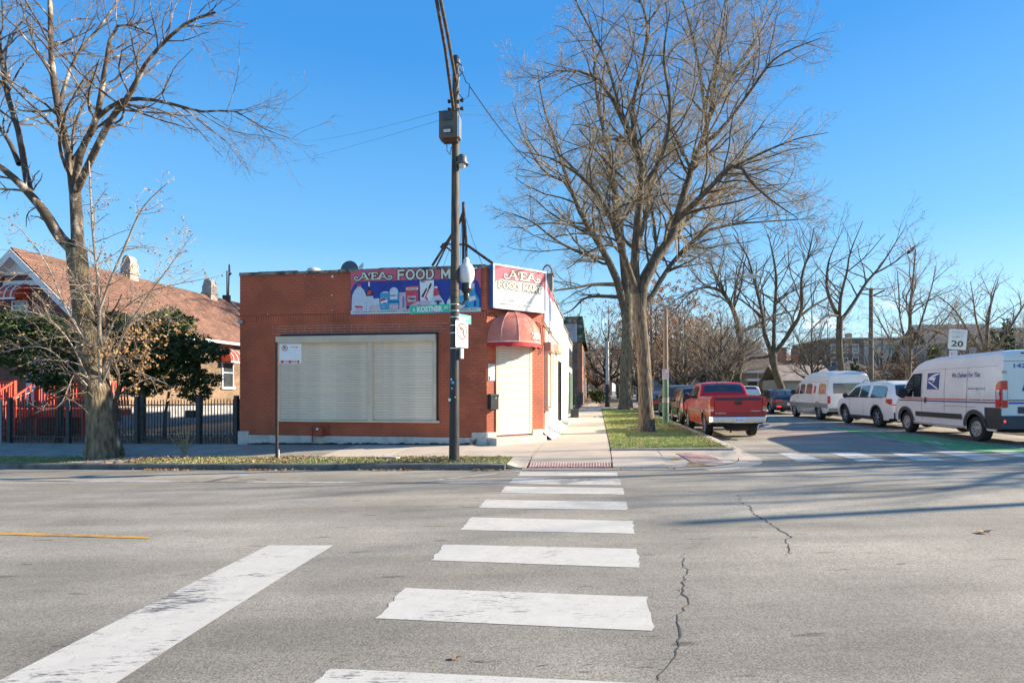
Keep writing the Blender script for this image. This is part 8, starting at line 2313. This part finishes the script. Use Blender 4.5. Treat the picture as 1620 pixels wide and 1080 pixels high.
evergreen('yew_tree', 'broad dark evergreen tree behind the fence left of the red shop', x0, y0, z_,
          evg_px([(215, 560, .2, .9, .5), (255, 535, .3, .9, .5), (285, 570, .3, .8, .45), (240, 600, .3, .8, .4), (225, 520, 0, .75, .42), (265, 510, .4, .8, .45), (190, 540, -.2, .7, .45), (300, 545, .3, .75, .35), (325, 560, .2, .5, .25), (250, 560, -.3, .95, .45), (200, 580, 0, .7, .4), (290, 595, .1, .65, .45), (310, 620, .1, .5, .3), (225, 610, .3, .6, .4), (345, 555, 0, .35, .14), (335, 600, .1, .35, .2), (180, 505, .3, .5, .3)], Y, x0, y0, z_),
          34000, .085, 91, trunk=[[(0, 0, -.1, .13), (0, 0, 1.0, .11), (.05, 0, 2.2, .08), (.3, .2, 3.2, .04)], [(.6, .2, -.1, .07), (.7, .1, .8, .05), (.9, 0, 1.6, .04)], [(-.9, .2, .6, .07), (-1.05, .2, 1.3, .06), (-.7, .1, 1.9, .05)], [(1.9, .1, -.1, .05), (2.0, 0, 1.4, .04)]])
Y = 18.2; u_, v_, z_ = ground_of(60, Y); x0, y0 = xy(u_, v_)
evergreen('yew_tree', 'dark evergreen tree partly hiding the cottage gable at the left edge', x0, y0, z_,
          evg_px([(20, 508, .1, .6, .3), (75, 512, .2, .5, .3), (15, 525, 0, .7, .35), (60, 530, .2, .8, .4), (100, 535, .3, .6, .35), (5, 560, 0, .7, .35), (60, 570, .1, .8, .35), (105, 575, .2, .5, .35), (90, 610, .3, .45, .35), (-40, 540, 0, .8, .5), (75, 600, 0, .6, .2), (120, 560, .3, .4, .3), (40, 590, .2, .4, .15)], Y, x0, y0, z_),
          18000, .08, 92, trunk=[[(.4, .3, -.1, .11), (.5, .3, 1.5, .09), (.2, .2, 3, .05)]])
u_, v_, z_ = ground_of(222, 17.6); x0, y0 = xy(u_, v_)
CGn = 'conical evergreens behind the parked vans'
for (px, pyt, pyb, Y, sc, lab) in ((1592, 505, 600, 40, 1.0, 'tall dark conical evergreen at the right edge above the mail van'), (1572, 525, 600, 42, .9, 'shorter conical evergreen left of the tall one above the mail van'), (1352, 575, 640, 40, .8, 'small pointed evergreen above the conversion van roof'),
                             (1250, 700, 700, 40, .1, ''), (1478, 545, 620, 36, .9, 'dusty green conifer between the shoots tree and the mail van')):
    if not lab: continue
    u_, v_, z_ = ground_of(px, Y); x0, y0 = xy(u_, v_); H = zat(pyt, Y) - z_
    cs_ = [(rnd.uniform(-.1, .1), 0, H * t, (1 - t) * H * .20 + .12, (1 - t) * H * .20 + .12, H * .09) for t in np.linspace(.05, .95, 12)]
    evergreen('conifer', lab, x0, y0, z_, cs_, 3600, .22, int(px), mats=(needle, needle_l) if px != 1478 else (needle_l, pm('needle_dusty', (.10, .12, .045), .8, .3, 3, coord='World')))
HGn = 'bushes behind the parked vans'
for (px, py, Y, s, m_, lab) in ((1385, 600, 36, 1.0, 0, 'rounded green hedge bush between the conversion van and the white suv'), (1412, 604, 34, 1.0, 0, 'rounded yellow green bush right behind the roof of the white suv'), (1375, 572, 52, 1.4, 1, 'brown dry shrub above the conversion van'), (1425, 570, 50, 1.5, 1, 'brown dry shrub right of the wooden utility pole'), (1500, 600, 33, 1.2, 0, 'dusty green bush left of the mail van nose'),
                       (985 - 40, 612, 62, .8, 2, 'small dark evergreen bush by the left far pavement')):
    u_, v_, z_ = ground_of(px, Y); x0, y0 = xy(u_, v_); H = zat(py, Y) - z_
    cs_ = [(rnd.uniform(-.6, .6) * s, rnd.uniform(-.4, .4), H * rnd.uniform(.3, .75), .8 * s, .7 * s, H * .3) for _ in range(6)]
    mm = [(needle_l, pm('bush_green', (.12, .15, .035), .8, .3, 3, coord='World')), (pm('bush_brown', (.20, .13, .08), .8, .3, 3, coord='World'), leaf_russet), (needle, needle_l)][m_]
    evergreen('bush', lab, x0, y0, z_, cs_, 2600, .16, int(px), mats=mm, cat='bush')
# ================================================================ BUILDINGS BEYOND
def simple_win(parent, x, y, z0, z1, w, rot=0.0, fm=white_trim):
    o = bpy.data.objects.new('window', None); COL.objects.link(o); o.parent = parent; o.location = (x, y, 0); o.rotation_euler = (0, 0, rot)
    m = MB(); m.box(-w / 2, w / 2, -.03, .0, z0, z1); m.build('pane', glass_pane, o)
    m = MB()
    for a in ((-w / 2 - .09, -w / 2, z0 - .08, z1 + .1), (w / 2, w / 2 + .09, z0 - .08, z1 + .1), (-w / 2, w / 2, z1, z1 + .1), (-w / 2, w / 2, z0 - .1, z0), (-w / 2, w / 2, (z0 + z1) / 2 - .03, (z0 + z1) / 2 + .03)): m.box(a[0], a[1], -.08, .0, a[2], a[3])
    m.build('frame', fm, o)
def gable(m, x0, x1, y0, y1, ze, zr_, axis='x', ov=.3, th=.12):
    """gable roof prism; ridge along axis"""
    if axis == 'x':
        ym = (y0 + y1) / 2; P = [(y0 - ov, ze - .1), (ym, zr_), (y1 + ov, ze - .1), (y1 + ov, ze - .1 - th), (ym, zr_ - th), (y0 - ov, ze - .1 - th)]
        vs = [(x0 - ov, p[0], p[1]) for p in P] + [(x1 + ov, p[0], p[1]) for p in P]
    else:
        xm = (x0 + x1) / 2; P = [(x0 - ov, ze - .1), (xm, zr_), (x1 + ov, ze - .1), (x1 + ov, ze - .1 - th), (xm, zr_ - th), (x0 - ov, ze - .1 - th)]
        vs = [(p[0], y0 - ov, p[1]) for p in P] + [(p[0], y1 + ov, p[1]) for p in P]
    m.add(vs, [(0, 1, 7, 6), (1, 2, 8, 7), (2, 3, 9, 8), (3, 4, 10, 9), (4, 5, 11, 10), (5, 0, 6, 11), (0, 5, 4, 1), (1, 4, 3, 2), (6, 7, 10, 11), (7, 8, 9, 10)])
def hip(m, x0, x1, y0, y1, ze, zr_, ov=.35):
    x0, x1, y0, y1 = x0 - ov, x1 + ov, y0 - ov, y1 + ov; W = x1 - x0; D_ = y1 - y0; i = min(W, D_) / 2
    r = [(x0 + i, y0 + i if D_ >= W else (y0 + y1) / 2, zr_), (x1 - i if W > D_ else x0 + i, y1 - i if D_ >= W else (y0 + y1) / 2, zr_)]
    if W > D_: r = [(x0 + i, (y0 + y1) / 2, zr_), (x1 - i, (y0 + y1) / 2, zr_)]
    else: r = [((x0 + x1) / 2, y0 + i, zr_), ((x0 + x1) / 2, y1 - i, zr_)]
    vs = [(x0, y0, ze), (x1, y0, ze), (x1, y1, ze), (x0, y1, ze)] + r
    f = [(0, 1, 5, 4), (1, 2, 5), (2, 3, 4, 5), (3, 0, 4)] if W > D_ else [(0, 1, 4), (1, 2, 5, 4), (2, 3, 5), (3, 0, 4, 5)]
    m.add(vs, f + [(3, 2, 1, 0)])
dbrick = m_brick('dark_brick', (.24, .14, .10), (.17, .10, .075), (.22, .19, .16), .24, .08)
obrick = m_brick('orange_brick', (.42, .17, .09), (.34, .13, .07), (.34, .26, .20), .24, .08)
tbrick = m_brick('buff_brick', (.46, .35, .21), (.40, .29, .17), (.36, .30, .22), .24, .08)
sh_grey = m_shingle('shingles_grey', (.15, .15, .155), (.11, .11, .115)); sh_or = m_shingle('shingles_orange', (.33, .18, .11), (.27, .14, .085)); sh_br = m_shingle('shingles_brown', (.21, .155, .115), (.16, .115, .085))
siding = pm('siding_pale', (.52, .50, .47), .8, .06, 2); siding_g = pm('siding_grey', (.30, .32, .35), .8, .08, 2); green_slate = pm('mansard_green', (.06, .085, .045), .85, col2=(.30, .31, .27), scale=2.2, lo=.5, hi=.62, bump=.3)
# left: third shop section, mansard building, further fronts
o = thing('storefront', 'low white storefront with green shutters past the end of the white side wall', 'shop building', -1.62, 32.5, 0)
m = MB(); m.box(-8, 0, .05, 4.8, -.1, 4.42); m.build('wall', white_coat, o)
m = MB(); m.box(-8.1, .06, .0, 4.85, 4.42, 4.55); m.build('coping', coping, o)
gs = pm('shutter_green', (.12, .19, .13), .6, .15, 6)
for k in range(3):
    m = MB(); m.box(.0, .05, .5 + k * 1.45, 1.4 + k * 1.45, .15, 2.6); m.build('shutter', gs, o)
    m = MB(); m.box(.0, .04, .5 + k * 1.45, 1.4 + k * 1.45, 2.9, 4.0); m.build('transom', glass_pane, o)
o = thing('mansard_building', 'two storey brown brick building with green mansard and pale side panel down the left pavement', 'building', -1.6, 60, 0)
m = MB(); m.box(-12, 0, 0, 14, -.2, 6.6); m.build('wall', dbrick, o)
m = MB(); m.box(-.45, .06, -.06, .0, .0, 6.6); m.box(.0, .06, .0, 14, .0, 6.6); m.build('corner_pilaster', obrick, o)
m = MB(); m.box(-12, -.5, -.02, 13, 6.6, 8.55); m.build('side_panel', pm('panel_grey', (.42, .44, .48), .7, .06, 3), o)
m = MB(); m.add([(-.52, -.1, 6.55), (.45, -.1, 6.55), (.1, -.1, 9.3), (-.52, -.1, 9.3), (-.52, 14, 6.55), (.45, 14, 6.55), (.1, 14, 9.3), (-.52, 14, 9.3)], [(0, 1, 2, 3), (1, 5, 6, 2), (4, 7, 6, 5), (3, 2, 6, 7), (0, 3, 7, 4)]); m.build('mansard', green_slate, o)
m = MB(); m.box(-12, -.5, -.12, 13, 8.57, 9.28); m.build('parapet', green_slate, o)
m = MB(); m.box(-.62, -.5, -.06, -.0, 6.6, 8.56); m.build('white_trim', white_trim, o)
for k in range(3):
    simple_win(o, .07, 2.5 + 4 * k, 1.1, 2.7, 1.2, R(90)); simple_win(o, .07, 2.5 + 4 * k, 4.2, 5.8, 1.0, R(90))
simple_win(o, -3, -.01, 4.0, 5.4, .9); simple_win(o, -6, -.01, 4.0, 5.4, .9)
fl = [(-2.0, 77, 9, 8, 5.3, tbrick, 'low buff brick house front beyond the mansard building'), (-2.6, 92, 9, 10, 7.4, obrick, 'orange brick two flat far along the left pavement'), (-2.2, 108, 9, 16, 6.2, dbrick, 'dark brick house far along the left pavement'), (-2.4, 132, 9, 30, 7.0, tbrick, 'farthest buff brick house along the left pavement')]
for (uu, vv, w_, d_, h_, bm_, lab) in fl:
    o = thing('row_house', lab, 'house', uu, vv, 0)
    m = MB(); m.box(-w_, 0, 0, d_, -.2, h_); m.build('wall', bm_, o); m = MB(); m.box(-w_ - .1, .1, -.1, d_ + .1, h_, h_ + .15); m.build('coping', coping, o)
    for q in (.3, .7):
        simple_win(o, .01, d_ * q, 1.2, 2.7, 1.1, R(90)); simple_win(o, -w_ * q, -.01, 3.2 if h_ > 6 else 1.6, 4.6 if h_ > 6 else 3.0, .9)
# low iron fence and a heap of leaves along the far left lots
o = thing('iron_fence', 'dark iron fence in front of the mansard building along the left pavement', 'fence', -1.45, 38, float(zs(-1.45, 38)))
m = MB(); m.box(-.02, .02, 0, 22, 1.15, 1.19); m.box(-.02, .02, 0, 22, .15, .19); m.build('rail', fence_metal, o)
mp_ = MB(); mp_.box(-.015, .015, -.015, .015, 0, 1.3); me_ = mp_.mesh(fence_metal)
for i in range(120): q = link('picket', me_, o); q.location = (0, i * .184, 0)
# right: tan and brick bungalow, facing the avenue
def pu_(px, Y): return at(px, Y)
Y = 62; ua, va = pu_(1150, Y)
o = thing('bungalow', 'tan and orange brick bungalow with low brown hip roof behind the red pickup', 'house', ua, va, .2)
W_ = (1198 - 1150) / 900 * Y; ze_ = zat(588, Y) - .2
m = MB(); m.box(0, W_, 0, 12, -.3, ze_); m.build('wall', tbrick, o)
m = MB(); m.box(W_, W_ + 3.6, -.02, 12, -.3, ze_); m.build('brick_wing', obrick, o)
m = MB(); hip(m, 0, W_ + 3.8, -.3, 12, ze_, zat(562, Y + 6)); m.build('roof', sh_br, o)
m = MB(); m.box(-.4, W_ + 4.2, -.72, -.62, ze_ - .14, ze_ + .04); m.build('gutter', white_trim, o)
m = MB(); m.tube([(W_ - .12, -.08, -.2), (W_ - .12, -.08, ze_ - .1)], .06, 6); m.build('downspout', white_trim, o)
m = MB(); m.box(1.9, 3.3, -1.0, 0, zat(603, Y) - .2, zat(599, Y) - .2); m.build('door_canopy', white_trim, o)
m = MB(); m.box(2.2, 3.1, -.04, 0, -.2, zat(604, Y) - .2); m.build('door', pm('door_dark', (.08, .06, .05), .6, .1, 4), o)
simple_win(o, .9, -.0, 1.3, 2.6, 1.0)
m = MB(); m.box(W_ + 3.0, W_ + 3.75, 3, 3.8, ze_, zat(553, Y + 3)); m.build('chimney', obrick, o)
Y = 66; ua, va = pu_(1205, Y)
o = thing('bungalow', 'orange roofed brick house with tall chimney between the forked tree and the thin tree', 'house', ua, va, .2)
W_ = (1262 - 1205) / 900 * Y; ze_ = zat(585, Y) - .2
m = MB(); m.box(0, W_, 0, 10, -.3, ze_); m.build('wall', obrick, o); m = MB(); gable(m, 0, W_, 0, 10, ze_, zat(562, Y + 5), 'x'); m.build('roof', sh_or, o)
m = MB(); m.box(-.3, W_ + .3, -.42, -.32, ze_ - .25, ze_ - .1); m.build('gutter', white_trim, o)
m = MB(); m.box(W_ - .1, W_ + .6, 2, 2.8, 0, zat(555, Y + 2)); m.build('chimney', obrick, o)
simple_win(o, 1.4, -.0, 1.3, 2.6, 1.1)
Y = 52; ua, va = pu_(1236, Y)
o = thing('garage', 'cream garage with pale sloping roof beside the conversion van', 'garage', ua, va, .2)
W_ = (1312 - 1236) / 900 * Y; ze_ = zat(600, Y) - .2
m = MB(); m.box(0, W_, 0, 6, -.3, ze_); m.build('wall', pm('garage_cream', (.50, .45, .34), .8, .08, 2), o)
m = MB(); gable(m, 0, W_, 0, 6, ze_, zat(581, Y + 3), 'x'); m.build('roof', pm('roof_pale', (.42, .36, .31), .9, col2=(.30, .24, .20), scale=1.5), o)
for k in range(2): m = MB(); m.box(.5 + k * 2.2, 2.3 + k * 2.2, -.04, 0, 0, 2.0); m.build('garage_door', siding, o)
Y = 58; ua, va = pu_(1310, Y)
o = thing('garage', 'brown roofed garage behind the conversion van', 'garage', ua, va, .2)
ze_ = zat(597, Y) - .2
m = MB(); m.box(0, 6.5, 0, 7, -.3, ze_); m.build('wall', tbrick, o); m = MB(); hip(m, 0, 6.5, 0, 7, ze_, zat(573, Y + 3)); m.build('roof', sh_br, o)
Y = 84; ua, va = pu_(1140, Y)
o = thing('frame_house', 'grey blue roofed frame house behind the tan bungalow', 'house', ua, va, .2)
W_ = (1212 - 1140) / 900 * Y; ze_ = zat(580, Y) - .2
m = MB(); m.box(0, W_, 0, 12, -.3, ze_); m.build('wall', siding_g, o); m = MB(); gable(m, 0, W_, 0, 12, ze_, zat(546, Y + 3), 'x'); m.build('roof', sh_grey, o)
for q in (.3, .7): simple_win(o, W_ * q, -.0, 3.4, 4.8, 1.0)
for q in (.35, .8): m = MB(); m.box(W_ * q, W_ * q + .6, 5, 5.6, ze_, zat(541, Y + 6)); m.build('chimney', obrick, o)
Y = 76; ua, va = pu_(1098, Y)
o = thing('frame_house', 'small white frame house with blue gable left of the low many stemmed tree', 'house', ua, va, .2)
m = MB(); m.box(0, 4.2, 0, 9, -.3, 3.0); m.build('wall', siding, o); m = MB(); gable(m, 0, 4.2, 0, 9, 3.0, 4.7, 'y'); m.build('roof', pm('roof_blue', (.06, .12, .22), .8, .1, 3), o); simple_win(o, 1.2, 0, 1.1, 2.3, .9); simple_win(o, 3.1, 0, 1.1, 2.3, .9)
# big flats
Y = 92; ua, va = pu_(1306, Y)
o = thing('apartment_building', 'big flat roofed brick and pale sided apartment block beyond the trees on the right', 'apartment building', ua, va, .2)
W1 = (1362 - 1306) / 900 * Y; W2 = (1440 - 1362) / 900 * Y; zt_ = zat(536, Y) - .2
m = MB(); m.box(0, W1, 0, 16, -.3, zt_); m.build('brick_wall', dbrick, o)
m = MB(); m.box(W1, W1 + W2, .5, 16, -.3, zt_ - .3); m.build('siding_wall', pm('siding_tan', (.46, .43, .38), .8, .06, 2), o)
m = MB(); m.box(-.1, W1 + W2 + .1, -.1, 16.1, zt_, zt_ + .18); m.build('coping', white_trim, o)
m = MB(); m.box(W1 - .9, W1 - .1, 4, 4.8, zt_ + .18, zt_ + 1.2); m.build('chimney', obrick, o)
m = MB(); m.box(W1 + 2.6, W1 + 3.1, 4, 4.5, zt_ + .18, zt_ + 1.3); m.build('chimney', obrick, o)
for zz in (2.0, 5.3, 7.4):
    for q in (.22, .5, .78): simple_win(o, W1 * q, 0, zz, zz + 1.3, .8)
for (q, zz) in ((.62, 6.6), (.85, 6.6), (.62, 3.2), (.85, 3.2), (.3, 3.2)): simple_win(o, W1 + W2 * q, .5, zz, zz + 1.7, 1.3)
o2_ = [(1470, 66, 7.5, 6.6, sh_grey, 543, 516, siding_g, 'grey roofed house behind the speed sign'), (1555, 60, 6.5, 6, sh_grey, 548, 522, siding, 'pale house with grey roof behind the spreading tree'), (1440, 80, 6, 6, sh_br, 575, 553, tbrick, 'brown roofed house low behind the upright shoots tree')]
for (px, Y, w_, d_, rm_, pye, pyr, wm_, lab) in o2_:
    ua, va = pu_(px, Y); o = thing('frame_house', lab, 'house', ua, va, .2); ze_ = zat(pye, Y) - .2
    m = MB(); m.box(0, w_, 0, d_, -.3, ze_); m.build('wall', wm_, o); m = MB(); gable(m, 0, w_, 0, d_, ze_, zat(pyr, Y + 3), 'x'); m.build('roof', rm_, o)
    for q in (.3, .7): simple_win(o, w_ * q, 0, ze_ - 2.0, ze_ - .7, .9)
# far rows of houses closing the streets
for k, (px, Y, w_, h_, bm_, rm_) in enumerate(((925, 190, 9, 5, obrick, sh_br), (975, 210, 10, 5, dbrick, sh_grey), (1010, 130, 8, 4.6, siding_g, sh_grey), (1045, 145, 9, 5, tbrick, sh_br), (1078, 125, 8, 4.6, obrick, sh_grey), (1110, 150, 10, 5.4, siding, sh_br), (1215, 130, 9, 5.2, obrick, sh_br), (1262, 120, 9, 5, siding, sh_grey), (1445, 130, 12, 6, tbrick, sh_br), (1530, 110, 12, 5.5, obrick, sh_grey), (1600, 95, 12, 5, dbrick, sh_br), (1680, 80, 12, 5, tbrick, sh_grey))):
    ua, va = pu_(px, Y); places = ['behind the far end of the left pavement', 'behind the massive mossy tree', 'just right of the mossy trees', 'behind the green pole', 'behind the stop sign', 'left of the low many stemmed tree', 'behind the forked tree', 'behind the thin young tree', 'behind the wooden pole and flats', 'behind the speed sign post', 'behind the conical evergreens', 'past the right edge of the view']
    o = thing('distant_house', 'distant pitched roof house ' + places[k], 'house', ua, va, .2)
    m = MB(); m.box(0, w_, 0, 9, -.3, h_); m.build('wall', bm_, o); m = MB(); gable(m, 0, w_, 0, 9, h_, h_ + 2.2, 'y' if k % 2 else 'x'); m.build('roof', rm_, o)
    for q in (.25, .75): simple_win(o, w_ * q, 0, 1.4, 2.8, 1.0)
# low fence behind the right pavement
o = thing('iron_fence', 'low dark fence along the lots behind the parked sedans on the right', 'fence', 16.2, 44, float(zs(16.2, 44)))
m = MB(); m.box(-.03, .03, 0, 60, 1.25, 1.3); m.box(-.03, .03, 0, 60, .15, .2); m.build('rail', fence_metal, o)
m = MB()
for i in range(200): m.box(-.02, .02, i * .3 - .02, i * .3 + .02, 0, 1.35)
m.build('pickets', fence_metal, o)['kind'] = 'stuff'
# exhaust vapour in the cold air
def puff(label, x, y, z, rx, ry, rz, dens):
    m = MB(); m.lathe([(0, -1), (.5, -.87), (.87, -.5), (1, 0), (.87, .5), (.5, .87), (0, 1)], 14)
    mt = bpy.data.materials.new('vapour'); mt.use_nodes = True; t = mt.node_tree; t.nodes.clear()
    ou = t.nodes.new('ShaderNodeOutputMaterial'); pv2 = t.nodes.new('ShaderNodeVolumePrincipled'); tc = t.nodes.new('ShaderNodeTexCoord')
    ln = t.nodes.new('ShaderNodeVectorMath'); ln.operation = 'LENGTH'; t.links.new(tc.outputs['Object'], ln.inputs[0])
    f1 = t.nodes.new('ShaderNodeMapRange'); f1.inputs[1].default_value = 1.0; f1.inputs[2].default_value = .2; t.links.new(ln.outputs['Value'], f1.inputs[0])
    no = t.nodes.new('ShaderNodeTexNoise'); no.inputs['Scale'].default_value = 2.2; no.inputs['Detail'].default_value = 4; t.links.new(tc.outputs['Object'], no.inputs['Vector'])
    f2 = t.nodes.new('ShaderNodeMapRange'); f2.inputs[1].default_value = .42; f2.inputs[2].default_value = .7; f2.inputs[4].default_value = dens; t.links.new(no.outputs[0], f2.inputs[0])
    mu = t.nodes.new('ShaderNodeMath'); mu.operation = 'MULTIPLY'; t.links.new(f1.outputs[0], mu.inputs[0]); t.links.new(f2.outputs[0], mu.inputs[1])
    t.links.new(mu.outputs[0], pv2.inputs['Density']); pv2.inputs['Color'].default_value = (.95, .95, .95, 1); t.links.new(pv2.outputs[0], ou.inputs['Volume'])
    o = m.build('exhaust_vapour', mt); o.location = (x, y, z); o.scale = (rx, ry, rz); tag(o, label, 'vapour', kind='stuff')
uq, vq = 12.4, 22.75; xq, yq = xy(uq, vq); puff('thin white exhaust vapour behind the tail of the white suv', xq, yq, 1.15, .75, .3, .75, 7.0)
